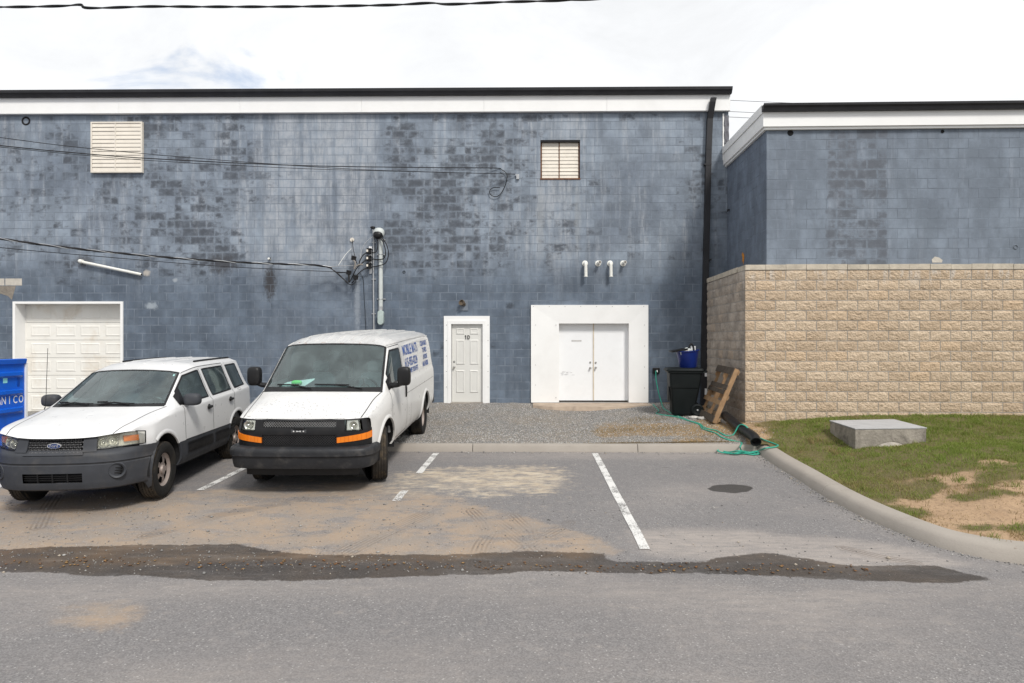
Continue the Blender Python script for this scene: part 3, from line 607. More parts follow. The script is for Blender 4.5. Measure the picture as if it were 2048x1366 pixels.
def block_mesh(name, w, h, mat, gap=0.006, d=0.03, ch=0.004, rough=None):
    w, h = w-gap, h-gap
    if rough is None:
        a = [(-w/2, 0.006, -h/2), (w/2, 0.006, -h/2), (w/2, 0.006, h/2), (-w/2, 0.006, h/2)]
        b = [(-w/2+ch, 0, -h/2+ch), (w/2-ch, 0, -h/2+ch), (w/2-ch, 0, h/2-ch), (-w/2+ch, 0, h/2-ch)]
        c = [(x, d, z) for x, _, z in a]
        v = a+b+c; f = [(4, 5, 6, 7)]+[(i, (i+1) % 4, 4+(i+1) % 4, 4+i) for i in range(4)]+[(8+i, 8+(i+1) % 4, (i+1) % 4, i) for i in range(4)]
    else:
        nx, nz = 6, 4; v = []; f = []
        for j in range(nz+1):
            for i in range(nx+1):
                ed = i in (0, nx) or j in (0, nz)
                y = 0.002 if ed else -rough.uniform(0.0, 0.014)
                jx = 0 if ed else rough.uniform(-0.012, 0.012); jz = 0 if ed else rough.uniform(-0.008, 0.008)
                v.append((-w/2+w*i/nx+jx, y, -h/2+h*j/nz+jz))
        for j in range(nz):
            for i in range(nx):
                q = (j*(nx+1)+i, j*(nx+1)+i+1, (j+1)*(nx+1)+i+1, (j+1)*(nx+1)+i)
                f += [(q[0], q[1], q[2]), (q[0], q[2], q[3])] if (i+j) % 2 else [(q[0], q[1], q[3]), (q[1], q[2], q[3])]
        m = len(v); v += [(-w/2, d, -h/2), (w/2, d, -h/2), (w/2, d, h/2), (-w/2, d, h/2)]
        e = [0, nx, (nz+1)*(nx+1)-1, nz*(nx+1)]
        f += [(m, m+1, e[1], e[0]), (m+1, m+2, e[2], e[1]), (m+2, m+3, e[3], e[2]), (m+3, m, e[0], e[3])]
    return v, f
def subtract(rects, hole):
    out = []
    for (a, b, c, d) in rects:
        x0, x1, z0, z1 = hole
        if x1 <= a or x0 >= b or z1 <= c or z0 >= d: out.append((a, b, c, d)); continue
        if x0 > a: out.append((a, x0, c, d))
        if x1 < b: out.append((x1, b, c, d))
        m0, m1 = max(a, x0), min(b, x1)
        if z0 > c: out.append((m0, m1, c, z0))
        if z1 < d: out.append((m0, m1, z1, d))
    return [r for r in out if r[1]-r[0] > 0.012 and r[3]-r[2] > 0.012]
def courses(x0, x1, z0, z1, u0, holes=(), flip=False):
    """rectangles of one face in running bond; full blocks flagged"""
    full, cut = [], []
    k = 0
    while z0+k*BH < z1-0.01:
        zb, zt = z0+k*BH, min(z1, z0+(k+1)*BH); off = -0.5*BW*(k % 2)
        i = math.floor((x0-u0-off)/BW)
        while u0+off+i*BW < x1-0.005:
            a, b = max(x0, u0+off+i*BW), min(x1, u0+off+(i+1)*BW)
            r = [(a, b, zb, zt)]
            for h in holes: r = subtract(r, h)
            if len(r) == 1 and r[0] == (a, b, zb, zt) and abs(b-a-BW) < 1e-4 and abs(zt-zb-BH) < 1e-4: full.append((a, b, zb, zt))
            else: cut += [q for q in r if q[1]-q[0] > 0.015]
            i += 1
        k += 1
    return full, cut
def lay(parent, faces, name, limit, see, mats, rough=False, jit=0.0012, part='block'):
    """faces: (full, cut, frame) where frame maps (u, z, out) to local place + rotation; the ones that show largest become parts"""
    rr = random.Random(11); variants = {}
    allf = [(q, fr, mi) for full, cut, fr, mi in faces for q in full]
    allf.sort(key=lambda q: see(*q[1]((q[0][0]+q[0][1])/2, (q[0][2]+q[0][3])/2)[0]))
    nvar = 10 if rough else 1
    def mesh_for(mi, k):
        if (mi, k) not in variants:
            v, f = block_mesh(name, BW, BH, mats[mi], gap=0.016 if rough else 0.004, rough=rr if rough else None)
            variants[(mi, k)] = make_mesh(part, v, f, mats[mi])
        return variants[(mi, k)]
    for q, fr, mi in allf[:limit]:
        p, rz = fr((q[0]+q[1])/2, (q[2]+q[3])/2); nrm = Vector((math.sin(rz), -math.cos(rz), 0))
        o = bpy.data.objects.new(part, mesh_for(mi, rr.randrange(nvar))); o.location = Vector(p)+nrm*rr.uniform(-jit, jit); o.rotation_euler = (0, 0, rz); link(o, parent)
    for mi in range(len(mats)):
        mb = MB()
        rest = [(q, fr) for q, fr, m in allf[limit:] if m == mi]+[(q, fr) for full, cut, fr, m in faces if m == mi for q in cut]
        for q, fr in rest:
            p, rz = fr((q[0]+q[1])/2, (q[2]+q[3])/2); v, f = block_mesh(name, q[1]-q[0], q[3]-q[2], None, gap=0.016 if rough else 0.004, rough=rr if rough else None)
            M = Matrix.Translation(Vector(p)+Vector((math.sin(rz), -math.cos(rz), 0))*rr.uniform(-jit, jit)) @ Matrix.Rotation(rz, 4, 'Z'); mb.add([M @ Vector(k) for k in v], f)
        if mb.v: tag(mb.build(part+'_courses', mats[mi], parent), kind='stuff')

# ---- main blue building
px = lambda p: at(p, 500, WY).x
ramp = [(-20.6, 0.4), (px(0), 0.50), (px(200), 0.52), (px(300), 0.74), (px(470), 0.76), (px(540), 0.25), (px(640), 0.06), (px(740), 0.14), (px(790), 0.74), (px(1000), 0.78), (px(1090), 0.50), (px(1200), 0.30), (px(1400), 0.40), (5.0, 0.4)]
pale = [(-20.6, 0.2), (px(0), 0.45), (px(110), 0.15), (px(260), 0.5), (px(330), 0.2), (px(500), 0.5), (px(560), 0.95), (px(720), 1.0), (px(770), 0.3), (px(1000), 0.35), (px(1060), 0.5), (px(1110), 0.75), (px(1190), 0.4), (5.0, 0.2)]
def spot(cx, cy, rx, ry, colr, k): q = at(cx, cy, WY); return (q.x, q.z, rx/80, ry/80, colr, k)
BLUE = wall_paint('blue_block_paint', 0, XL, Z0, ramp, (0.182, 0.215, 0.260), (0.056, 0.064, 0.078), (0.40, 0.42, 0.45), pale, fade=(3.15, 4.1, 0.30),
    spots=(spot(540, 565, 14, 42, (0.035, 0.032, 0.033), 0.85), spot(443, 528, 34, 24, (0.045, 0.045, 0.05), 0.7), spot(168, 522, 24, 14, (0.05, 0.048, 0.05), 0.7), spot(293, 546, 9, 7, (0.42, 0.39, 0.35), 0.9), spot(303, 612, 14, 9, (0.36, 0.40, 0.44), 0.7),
           spot(1080, 440, 9, 95, (0.27, 0.29, 0.31), 0.55), spot(1155, 430, 8, 90, (0.27, 0.29, 0.31), 0.5), spot(715, 600, 7, 90, (0.30, 0.33, 0.37), 0.55), spot(350, 560, 6, 5, (0.4, 0.43, 0.46), 0.6), spot(1020, 612, 10, 8, (0.03, 0.035, 0.045), 0.7)))
main = empty('block_building', (XR, WY, 0)); 
class Local:                                    # parts are written in world metres and hung under the building
    def __init__(s, root): s.root = root; s.inv = Matrix.Translation(root.location).inverted() if root.rotation_euler.z == 0 else (Matrix.Translation(root.location) @ Matrix.Rotation(root.rotation_euler.z, 4, 'Z')).inverted()
    def __call__(s, mb, name, mat, parent=None, **kw):
        M = s.inv; mb.v = [M @ p for p in mb.v]; return mb.build(name, mat, parent or s.root, **kw)
    def e(s, name, loc): return empty(name, s.inv @ Vector(loc), 0, s.root)
tag(main, 'long blue painted block building with white fascia and mottled paint', 'building')
L = Local(main)
def rect(x0, y0, x1, y1, Y=WY): a, b = at(x0, y1, Y), at(x1, y0, Y); return (a.x, b.x, a.z, b.z)
H_GAR = rect(30, 606, 244, 900); H_DOOR = rect(897, 641, 971, 840); H_DBL = rect(1100, 636, 1275, 840); H_VENT = rect(1081, 280, 1160, 359)
WTOP = at(1000, 222, WY).z
full, cut = courses(XL, XR, Z0, WTOP, XL, [H_GAR, H_DOOR, H_DBL, H_VENT])
see = lambda x, y, z: (x+XR+1.8)**2+0.2*(z-3)**2
lay(main, [(full, cut, lambda u, z: (Vector((u-XR, 0, z)), 0.0), 0)], 'block', 300, lambda x, y, z: abs(x+XR-0.4)*0.5+abs(z-3.4), [BLUE])
core = MB(); yb = WY+0.0028
rects = [(XL, XR, -0.2, WTOP+0.45)]
for h in (H_GAR, H_DOOR, H_DBL, H_VENT): rects = subtract(rects, h)
for a, b, c, d in rects: core.box(a, b, yb, WY+0.2, c, d)
core.box(XL, XR, WY+13.8, WY+14, -0.2, WTOP+0.45); core.box(XL, XL+0.2, WY+0.21, WY+13.79, -0.2, WTOP+0.45); core.box(XR-0.2, XR-0.001, WY+0.21, WY+13.79, -0.2, WTOP+0.45)
L(core, 'wall', MORTAR_B)
FT, FB, GT, GB = at(1000, 196, WY).z, at(1000, 222, WY).z - 0.05, at(1000, 183, WY).z, at(1000, 195, WY).z
XE = at(1458, 200, WY).x
x = XE
while x > -20.4:
    L(MB().box(max(-20.6, x-3.05)+0.004, x, WY-0.11, WY-0.012, FB, FT+0.08), 'fascia_panel', WHITE); x -= 3.05
L(MB().box(-20.6, XE, WY-0.012, WY+0.02, WTOP-0.003, FT+0.08), 'fascia_backing', WHITE)
gx1 = at(1465, 190, WY-0.24).x; gut = MB(); g = [(WY-0.115, GB), (WY-0.20, GB), (WY-0.225, GB+0.05), (WY-0.255, GB+0.085), (WY-0.265, GT), (WY-0.25, GT), (WY-0.24, GT-0.02), (WY-0.115, GT-0.02)]
n = len(g); vv_ = [Vector((xx, y, z)) for xx in (-20.6, gx1) for y, z in g]
gut.add(vv_, [(i, i+n, (i+1) % n+n, (i+1) % n) for i in range(n)]+[tuple(range(n)), tuple(range(2*n-1, n-1, -1))]); L(gut, 'gutter', BLACKM)
rf = MB().hexa([(-20.6, WY-0.10, GT-0.018), (XE, WY-0.10, GT-0.018), (XE, WY+14, GT+0.12), (-20.6, WY+14, GT+0.12)], [(-20.6, WY-0.10, GT-0.003), (XE, WY-0.10, GT-0.003), (XE, WY+14, GT+0.17), (-20.6, WY+14, GT+0.17)])
L(rf, 'roof', BLACKM)
q = at(1452, 180, WY); L(MB().hexa([(q.x-0.2, WY+0.1, GT+0.002), (q.x+0.06, WY+0.1, GT+0.002), (q.x+0.06, WY+0.5, GT+0.012), (q.x-0.2, WY+0.5, GT+0.012)], [(q.x-0.02, WY+0.1, GT+0.07), (q.x+0.06, WY+0.1, GT+0.1), (q.x+0.06, WY+0.5, GT+0.1), (q.x-0.02, WY+0.5, GT+0.08)]), 'roof_flashing', BLACKM)
# downspout with its kicks
dp = [at(1427, 196, WY-0.2), at(1425, 205, WY-0.19), at(1419.5, 238, WY-0.075), at(1417, 300, WY-0.075), at(1413, 480, WY-0.075), at(1408, 690, WY-0.075), at(1407, 815, WY-0.075)]
ds = MB()
for a, b in zip(dp[:-1], dp[1:]):
    w, d = 0.068, 0.05; b2 = b - (b-a).normalized()*0.003
    ds.hexa([(b2.x-w, b2.y-d, b2.z), (b2.x+w, b2.y-d, b2.z), (b2.x+w, b2.y+d, b2.z), (b2.x-w, b2.y+d, b2.z)], [(a.x-w, a.y-d, a.z), (a.x+w, a.y-d, a.z), (a.x+w, a.y+d, a.z), (a.x-w, a.y+d, a.z)])
dso = L(ds, 'downspout', BLACKM)
for yy_ in (330, 520): 
    q = at(1414.5, yy_, WY-0.05); L(MB().box(q.x-0.085, q.x+0.085, WY-0.132, WY-0.004, q.z-0.02, q.z+0.02), 'strap', BLACKM, dso)
# end of the wall above the low roof: white edge strip, loose tarp
a, b = at(1446, 300, WY), at(1446, 226, WY)
L(MB().box(a.x-0.012, a.x+0.022, WY-0.02, WY+0.1, a.z-0.25, b.z-0.02), 'corner_strip', WHITE)
tv = MB(); nz_ = 14; tp = []
for i in range(nz_+1):
    z = a.z+0.16+(b.z-a.z-0.22)*i/nz_
    for j in range(5): tp.append(Vector((a.x+0.028+0.030*j, WY-0.04+0.015*math.sin(i*1.1+j*1.7)+0.01*j, z)))
tv.add(tp, [(i*5+j, i*5+j+1, (i+1)*5+j+1, (i+1)*5+j) for i in range(nz_) for j in range(4)]); L(tv, 'tarp', TARP, smooth=True)
L(MB().box(a.x+0.026, a.x+0.15, WY-0.03, WY-0.004, a.z-0.2, a.z+0.155), 'tarp_foot', BLACKM)

# single door
def slab_door(name, r, Y, mat, parent_label=None, panels=(), thick=0.045):
    x0, x1, z0, z1 = r; d = L(MB().box(x0, x1, Y, Y+thick, z0, z1), name, mat, bevel=0.004)
    for (a, b, c, e) in panels:
        M = MB(); A, B_, C_, E = x0+(x1-x0)*a, x0+(x1-x0)*b, z0+(z1-z0)*c, z0+(z1-z0)*e
        M.add([(A, Y-0.001, C_), (B_, Y-0.001, C_), (B_, Y-0.001, E), (A, Y-0.001, E), (A+0.025, Y-0.016, C_+0.025), (B_-0.025, Y-0.016, C_+0.025), (B_-0.025, Y-0.016, E-0.025), (A+0.025, Y-0.016, E-0.025),
               (A+0.045, Y-0.007, C_+0.045), (B_-0.045, Y-0.007, C_+0.045), (B_-0.045, Y-0.007, E-0.045), (A+0.045, Y-0.007, E-0.045)],
              [(i, (i+1) % 4, 4+(i+1) % 4, 4+i) for i in range(4)]+[(4+i, 4+(i+1) % 4, 8+(i+1) % 4, 8+i) for i in range(4)]+[(8, 9, 10, 11)])
        L(M, 'panel', mat, d)
    return d
def knob(parent, p, r=0.028):
    M = Matrix.Translation(p) @ Matrix.Rotation(R(90), 4, 'X'); L(MB().lathe([(0.001, 0), (r*1.1, 0), (r*1.1, 0.008), (r*0.45, 0.014), (r*0.45, 0.03), (r*0.95, 0.04), (r, 0.055), (r*0.6, 0.068), (0.001, 0.07)], 16, M), 'knob', CHROME, parent, smooth=True)
def bolt_lock(parent, p, r=0.026):
    M = Matrix.Translation(p) @ Matrix.Rotation(R(90), 4, 'X'); L(MB().lathe([(0.001, 0), (r, 0), (r*0.9, 0.014), (0.001, 0.016)], 16, M), 'deadbolt', CHROME, parent, smooth=True)
YD = WY+0.05
rd = rect(904, 648, 965, 804, YD)
dr = slab_door('door', rd, YD, BEIGE_DOOR, panels=[(a, b, c, e) for a, b in ((0.13, 0.42), (0.58, 0.87)) for c, e in ((0.12, 0.41), (0.48, 0.80), (0.865, 0.95))])
dr['label'] = 'pale six panel door marked 1D'
v, f = text_mesh('D', 0.135, 0.003, 0.72); v = [p+Vector((0.055, 0, 0)) for p in v]; n1_ = len(v)
v += [Vector((x, 0, z)) for x, z in ((0.012, 0), (0.030, 0), (0.030, 0.097), (0.017, 0.097), (-0.006, 0.080), (-0.006, 0.066), (0.012, 0.074))]; f = f+[tuple(range(n1_, n1_+7))]; a = at(930, 678, YD); L(MB().add([p+Vector((a.x, YD-0.018, a.z)) for p in v], f), 'lettering', plain('black_letters', (0.02, 0.02, 0.02), 0.5), dr)
knob(dr, at(908.5, 734, YD)+Vector((0, -0.001, 0))); bolt_lock(dr, at(908.5, 723, YD)+Vector((0, -0.001, 0)))
def trim(outer, inner, name, ymid, yout, yin, mat=WHITE, label=None):
    """mitred casing of three boards, front face running from outer edge to inner edge, with return to the leaf"""
    fr = L.e(name, (outer[0], WY, outer[2]))
    (a, b, c, d), (e, f_, g, h) = outer, inner
    boards = [[(a, c), (e, c), (e, h), (a, d)], [(f_, c), (b, c), (b, d), (f_, h)], [(a, d), (e, h), (f_, h), (b, d)]]
    for k, poly in enumerate(boards):
        ys = [yout if (p[0] in (a, b) or p[1] == d) else yin for p in poly]
        v = [Vector((p[0], y, p[1])) for p, y in zip(poly, ys)]+[Vector((p[0], ymid, p[1])) for p in poly]
        M = MB().add(v, [(0, 1, 2, 3), (7, 6, 5, 4)]+[(i, 4+i, 4+(i+1) % 4, (i+1) % 4) for i in range(4)])
        o = L(M, 'casing_board', mat, None); o.parent = fr; o.location = -fr.location
    return fr
ro = rect(888, 632, 979.5, 808); ri = rect(903, 647, 966, 808, YD)
ri = (at(902.5, 700, WY).x, at(965.5, 700, WY).x, ro[2], at(930, 648, WY).z)
trim(ro, ri, 'door_frame', YD+0.06, WY-0.028, WY-0.022)
m1 = (ri[0]-0.085, ri[1]+0.085, ro[2], ri[3]+0.085)
trim(m1, (ri[0]+0.001, ri[1]-0.001, ro[2], ri[3]-0.001), 'door_stop', YD+0.03, WY-0.04, WY-0.036)
L(MB().box(rd[0]-0.03, rd[1]+0.03, WY-0.06, YD+0.05, rd[2]-0.05, rd[2]-0.004), 'threshold', CONC)
# double door
YD2 = WY+0.13
ra = rect(1117, 646, 1186, 801, YD2); rb = rect(1187.5, 646, 1260, 801, YD2)
da = slab_door('door', ra, YD2, WHITE2); db = slab_door('door', rb, YD2, WHITE2); da['label'] = 'scuffed white steel door leaf'; 
for d_, p0, p1 in ((da, (1180.5, 724.5), (1180.5, 735.5)), (db, (1191.5, 725), (1191.5, 735))):
    bolt_lock(d_, at(p0[0], p0[1], YD2)+Vector((0, -0.001, 0))); knob(d_, at(p1[0], p1[1], YD2)+Vector((0, -0.001, 0)), 0.026)
a = at(1186.8, 700, YD2); L(MB().box(a.x-0.012, a.x+0.014, YD2-0.014, YD2-0.001, ra[2], ra[3]), 'astragal', plain('tan_strip', (0.55, 0.48, 0.38), 0.6))
a, b = at(1143, 683, YD2), at(1163, 680, YD2); L(MB().box(a.x, b.x, YD2-0.004, YD2-0.0005, a.z, b.z), 'mail_slot', plain('dull_plate', (0.5, 0.49, 0.48), 0.5), da)
scuff = plain('scuff_marks', (0.25, 0.25, 0.26), 0.8)
for k in range(22):
    q = at(1119+abs(random.gauss(0, 12)), 748+random.gauss(0, 3), YD2); w = random.uniform(0.02, 0.09)
    L(MB().box(q.x, q.x+w, YD2-0.0012, YD2-0.0004, q.z, q.z+random.uniform(0.002, 0.006)), 'scuff', scuff, da)
ro = rect(1062, 610, 1296, 804.5); ri = (at(1118, 700, WY).x, at(1257.5, 700, WY).x, ro[2], at(1180, 647, WY).z)
fr = trim(ro, ri, 'door_frame', YD2+0.02, WY-0.05, WY-0.03)
SCREW = plain('screw_head', (0.2, 0.19, 0.18), 0.6)
for (sx, sy) in [(1067+k*31.5, 613) for k in range(8)]+[(1071, 650+k*40) for k in range(4)]+[(1289, 650+k*42) for k in range(4)]+[(1112, 650), (1112, 795)]:
    q = at(sx, sy, WY-0.045); L(MB().box(q.x-0.007, q.x+0.007, WY-0.054, WY-0.03, q.z-0.007, q.z+0.007), 'screw', SCREW)
for (sx, sy) in [(893, 650+k*31) for k in range(5)]+[(976, 650+k*31) for k in range(5)]:
    q = at(sx, sy, WY-0.03); L(MB().box(q.x-0.008, q.x+0.008, WY-0.031, WY-0.02, q.z-0.008, q.z+0.008), 'screw', SCREW)
st = MB(); a, b = at(1066, 804, WY-0.1), at(1300, 804, WY-0.1); zt = ro[2]-0.012; pts = []
for k in range(13):
    tt = k/12; xx = a.x+(b.x-a.x)*tt; dpt = 0.42+0.36*math.sin(math.pi*min(1, tt*1.05))**0.6; pts.append((xx, WY-dpt))
n = len(pts); V = [Vector((x, y, zt-0.02-0.008*math.sin(i))) for i, (x, y) in enumerate(pts)]+[Vector((x, y-0.06, zt-0.25)) for x, y in pts]+[Vector((x, WY-0.052, zt)) for x, y in pts]+[Vector((x, WY+0.13, zt)) for x, y in pts]
f = []
for i in range(n-1): f += [(n+i, n+i+1, i+1, i), (i, i+1, 2*n+i+1, 2*n+i), (2*n+i, 2*n+i+1, 3*n+i+1, 3*n+i)]
f += [(0, 2*n, n), (n-1, 2*n-1, 3*n-1)]
SANDC = plain('sandy_concrete', (0.40, 0.32, 0.25), 0.93, var=0.2, scale=4, bump=0.008, bscale=40, dirt=(0.2, 0.165, 0.135), dirt_amt=0.5)
L(st.add(V, f), 'doorstep', SANDC)
L(MB().box(ro[0]+0.02, ro[1]-0.02, WY-0.06, WY+0.12, zt+0.0025, zt+0.012), 'sill_plate', plain('sill_metal', (0.30, 0.28, 0.26), 0.6, dirt=(0.2, 0.1, 0.05), dirt_amt=0.5))

# garage door, set back in a deep white reveal
YG = WY+0.30; go = rect(27, 603, 247, 832); gi = (at(32, 700, WY).x, at(242, 700, WY).x, go[2]-0.1, at(100, 607.5, WY).z)
trim((go[0], go[1], gi[2], go[3]), gi, 'garage_frame', YG+0.05, WY-0.03, WY-0.03)
gd = L.e('garage_door', (go[0], YG, go[2])); gd['label'] = 'stained white sectional garage door'
GX0, GX1 = gi[0]-0.02, gi[1]+0.02; zs = [at(150, y, YG).z for y in (828, 785, 750.5, 715.5, 680, 645, 604)]
pgx = [at(x, 700, YG).x for x in (62, 102, 112, 152, 161, 201, 211, 251)]
for k in range(6):
    z0, z1 = zs[k]+0.004, zs[k+1]-0.004
    sec = L(MB().box(GX0, GX1, YG+(0.0 if k < 5 else 0.012), YG+0.05, z0, z1), 'door_section', GARAGE, None); sec.parent = gd; sec.location = -gd.location
    sh = 0.07 if k < 5 else 0.03
    for j in range(4):
        A, B_ = pgx[2*j], pgx[2*j+1]; C_, E = z0+0.09, z1-sh; Y = YG+(0.0 if k < 5 else 0.012); M = MB()
        if B_ > GX1: B_ = GX1-0.02
        M.add([(A, Y-0.001, C_), (B_, Y-0.001, C_), (B_, Y-0.001, E), (A, Y-0.001, E), (A+0.03, Y-0.012, C_+0.03), (B_-0.03, Y-0.012, C_+0.03), (B_-0.03, Y-0.012, E-0.03), (A+0.03, Y-0.012, E-0.03),
               (A+0.055, Y-0.006, C_+0.055), (B_-0.055, Y-0.006, C_+0.055), (B_-0.055, Y-0.006, E-0.055), (A+0.055, Y-0.006, E-0.055)],
              [(i, (i+1) % 4, 4+(i+1) % 4, 4+i) for i in range(4)]+[(4+i, 4+(i+1) % 4, 8+(i+1) % 4, 8+i) for i in range(4)]+[(8, 9, 10, 11)])
        o = L(M, 'panel', GARAGE); o.parent = gd; o.location = -gd.location
L(MB().box(gi[0], gi[1], WY-0.2, YG+0.06, go[2]-0.3, go[2]-0.02), 'garage_apron', CONC)

# louvred vents
def louvre(name, r, Y, rows, mat, frame_mat, proud, label):
    x0, x1, z0, z1 = r; v = L.e(name, (x0, Y, z0)); v['label'] = label
    def put(mb, nm, m): o = L(mb, nm, m); o.parent = v; o.location = -v.location; return o
    fw = 0.035
    put(MB().box(x0, x1, Y+proud+0.02, Y+proud+0.03, z0, z1), 'backing', plain('louvre_back', (0.34, 0.31, 0.27), 0.7))
    put(MB().box(x0, x0+fw, Y, Y+proud+0.02, z0, z1).box(x1-fw, x1, Y, Y+proud+0.02, z0, z1).box(x0+fw, x1-fw, Y, Y+proud+0.02, z0, z0+fw).box(x0+fw, x1-fw, Y, Y+proud+0.02, z1-fw, z1), 'frame', frame_mat)
    xm = x0+(x1-x0)*0.475
    put(MB().box(xm-0.012, xm+0.012, Y+0.004, Y+proud+0.018, z0+fw, z1-fw), 'mullion', frame_mat if frame_mat is RUST else mat)
    h = (z1-z0-2*fw)/rows
    for k in range(rows):
        for a, b in ((x0+fw+0.003, xm-0.014), (xm+0.014, x1-fw-0.003)):
            zb = z0+fw+k*h; j = random.uniform(-0.004, 0.004)
            put(MB().hexa([(a, Y+0.006+j, zb+0.004), (b, Y+0.006+j, zb+0.004), (b, Y+0.012+j, zb+0.004), (a, Y+0.012+j, zb+0.004)], [(a, Y+0.020, zb+h+0.001), (b, Y+0.020, zb+h+0.001), (b, Y+0.026, zb+h+0.001), (a, Y+0.026, zb+h+0.001)]), 'slat', mat)
    return v
louvre('louvre_vent', rect(181, 243, 284, 345, WY-0.09), WY-0.09, 12, CREAM, CREAM, 0.05, 'large cream louvre in a box frame')
louvre('louvre_vent', (H_VENT[0], H_VENT[1], H_VENT[2], H_VENT[3]), WY+0.06, 10, CREAM, RUST, 0.05, 'cream louvre in a rusty recessed frame')
a = H_VENT; L(MB().box(a[0], a[1], WY-0.004, WY+0.055, a[3]-0.05, a[3]), 'lintel', DARK); L(MB().box(a[0]-0.01, a[1]+0.01, WY-0.015, WY+0.055, a[2]-0.005, a[2]+0.03), 'window_sill', RUST)
# blocks laid bare at the left edge
RAW = plain('bare_block', (0.47, 0.44, 0.39), 0.95, var=0.2, scale=6, bump=0.008, bscale=35); RAW2 = plain('bare_mortar', (0.22, 0.195, 0.165), 0.97, var=0.3, scale=7, bump=0.015, bscale=30)
for a, b in (((-30, 557), (9, 571)), ((11, 557), (44, 571))):
    p, q = at(a[0], b[1], WY), at(b[0], a[1], WY); L(MB().box(p.x, q.x, WY-0.006, WY+0.02, p.z, q.z), 'bare_block', RAW)
p = [at(x, y, WY) for x, y in ((-20, 572), (32, 572), (28, 585), (24, 600), (16, 592), (4, 588), (-20, 586))]
L(MB().add([(q.x, WY-0.0035, q.z) for q in p], [tuple(range(len(p)-1, -1, -1))]), 'bare_patch', RAW2)
for hx, hy, hr in ((52, 242, 8), (808, 544, 2.5)):
    q = at(hx, hy, WY); M = Matrix.Translation((q.x, WY-0.002, q.z)) @ Matrix.Rotation(R(90), 4, 'X')
    L(MB().lathe([(0.001, -0.004), (hr/80*0.6, -0.004), (hr/80, 0.012), (hr/80*1.15, 0.0)], 14, M), 'pipe_hole', DARK)
q = at(1020, 640, WY); 

# ---- low right-hand building, upper blue part
ROT = -R(0.9)
c0 = at(1533, 400, 13.2); UP = empty('block_extension', (c0.x, 13.2, 0), ROT); tag(UP, 'lower blue block extension with white fascia above the stone wall', 'building')
UD = 2.80; ULEN = 11.0; UZ0 = 3.46; UZ1 = 2+(HOR-261)/97
pv = (c0.x, 13.2, 0); ux = lambda p: (p-1533)/97.0
rmpF = [(c0.x-0.5, 0.25), (c0.x+ux(1560), 0.05), (c0.x+ux(1645), 0.0), (c0.x+ux(1652), 0.85), (c0.x+ux(1767), 0.85), (c0.x+ux(1774), 0.0), (c0.x+ULEN, 0.0)]
palF = [(c0.x-0.5, 0.1), (c0.x+1.2, 0.1), (c0.x+1.3, 0.5), (c0.x+2.4, 0.5), (c0.x+2.5, 0.15), (c0.x+ULEN, 0.2)]
BLUE2 = wall_paint('blue_extension_paint', 0, c0.x, UZ0, rmpF, (0.170, 0.203, 0.248), (0.075, 0.084, 0.101), (0.28, 0.31, 0.36), palF, ROT, pv, strength=0.95, rnw=0.04)
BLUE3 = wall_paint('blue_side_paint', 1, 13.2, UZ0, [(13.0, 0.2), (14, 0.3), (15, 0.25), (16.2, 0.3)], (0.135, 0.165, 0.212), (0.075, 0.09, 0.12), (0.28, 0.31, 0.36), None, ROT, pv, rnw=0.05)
holesF = []
fF, cF = courses(0, ULEN, UZ0, UZ1, 0, holesF); fS, cS = courses(0.0, UD-0.01, UZ0, UZ1, 0)
frF = lambda u, z: (Vector((u, 0, z)), 0.0); frS = lambda u, z: (Vector((0, u, z)), -R(90))
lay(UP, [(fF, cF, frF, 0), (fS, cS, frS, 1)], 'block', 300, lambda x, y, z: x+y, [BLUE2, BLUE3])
def U(mb, name, mat, parent=None, **kw): return mb.build(name, mat, parent or UP, **kw)
U(MB().box(0.0032, ULEN, 0.0032, 0.2, UZ0-0.3, UZ1+0.3).box(0.0032, 0.2, 0.201, UD, UZ0-0.3, UZ1+0.3).box(ULEN-0.2, ULEN-0.001, 0.201, UD+4, UZ0-3, UZ1+0.3), 'wall', MORTAR_B)
fz0, fz1, gz1 = 2+(HOR-258)/97, 2+(HOR-231)/97+0.02, 2+(HOR-217)/97
U(MB().box(-0.10, ULEN+0.1, -0.10, -0.005, fz0, fz1+0.05), 'fascia_panel', WHITE); U(MB().box(-0.06, ULEN+0.06, -0.06, -0.005, fz0-0.05, fz0-0.003), 'fascia_trim', WHITE)
U(MB().box(-0.10, -0.005, -0.004, UD+0.02, fz0, fz0+0.27), 'fascia_panel', WHITE); U(MB().box(-0.125, -0.005, -0.106, UD+0.02, fz0+0.275, gz1+0.02), 'fascia_panel', WHITE); U(MB().box(-0.06, -0.005, -0.004, UD+0.02, fz0-0.05, fz0-0.003), 'fascia_trim', WHITE)
gg = [(-0.105, fz1-0.01), (-0.19, fz1-0.01), (-0.215, fz1+0.05), (-0.245, fz1+0.08), (-0.25, gz1+0.0), (-0.235, gz1), (-0.225, gz1-0.02), (-0.105, gz1-0.02)]; n = len(gg)
U(MB().add([(xx, y, z) for xx in (-0.135, ULEN+0.1) for y, z in gg], [(i, i+n, (i+1) % n+n, (i+1) % n) for i in range(n)]+[tuple(range(n)), tuple(range(2*n-1, n-1, -1))]), 'gutter', BLACKM)
U(MB().box(-0.12, ULEN+0.1, -0.10, UD+4, gz1-0.03, gz1-0.005), 'roof', BLACKM)
for hx, hy, r, m in ((1580, 268, 6, DARK), (1877, 268, 3.5, DARK), (2018, 497, 5, MORTAR_B)):
    xx, zz_ = ux(hx), 2+(HOR-hy)/97; M = Matrix.Translation((xx, -0.004, zz_)) @ Matrix.Rotation(R(90), 4, 'X')
    U(MB().lathe([(0.001, -0.003), (r/97*0.6, -0.003), (r/97*0.75, 0.012), (r/97, 0.0)], 14, M), 'pipe_hole', m)
rustp = MB()                                           # orange streak on the side wall
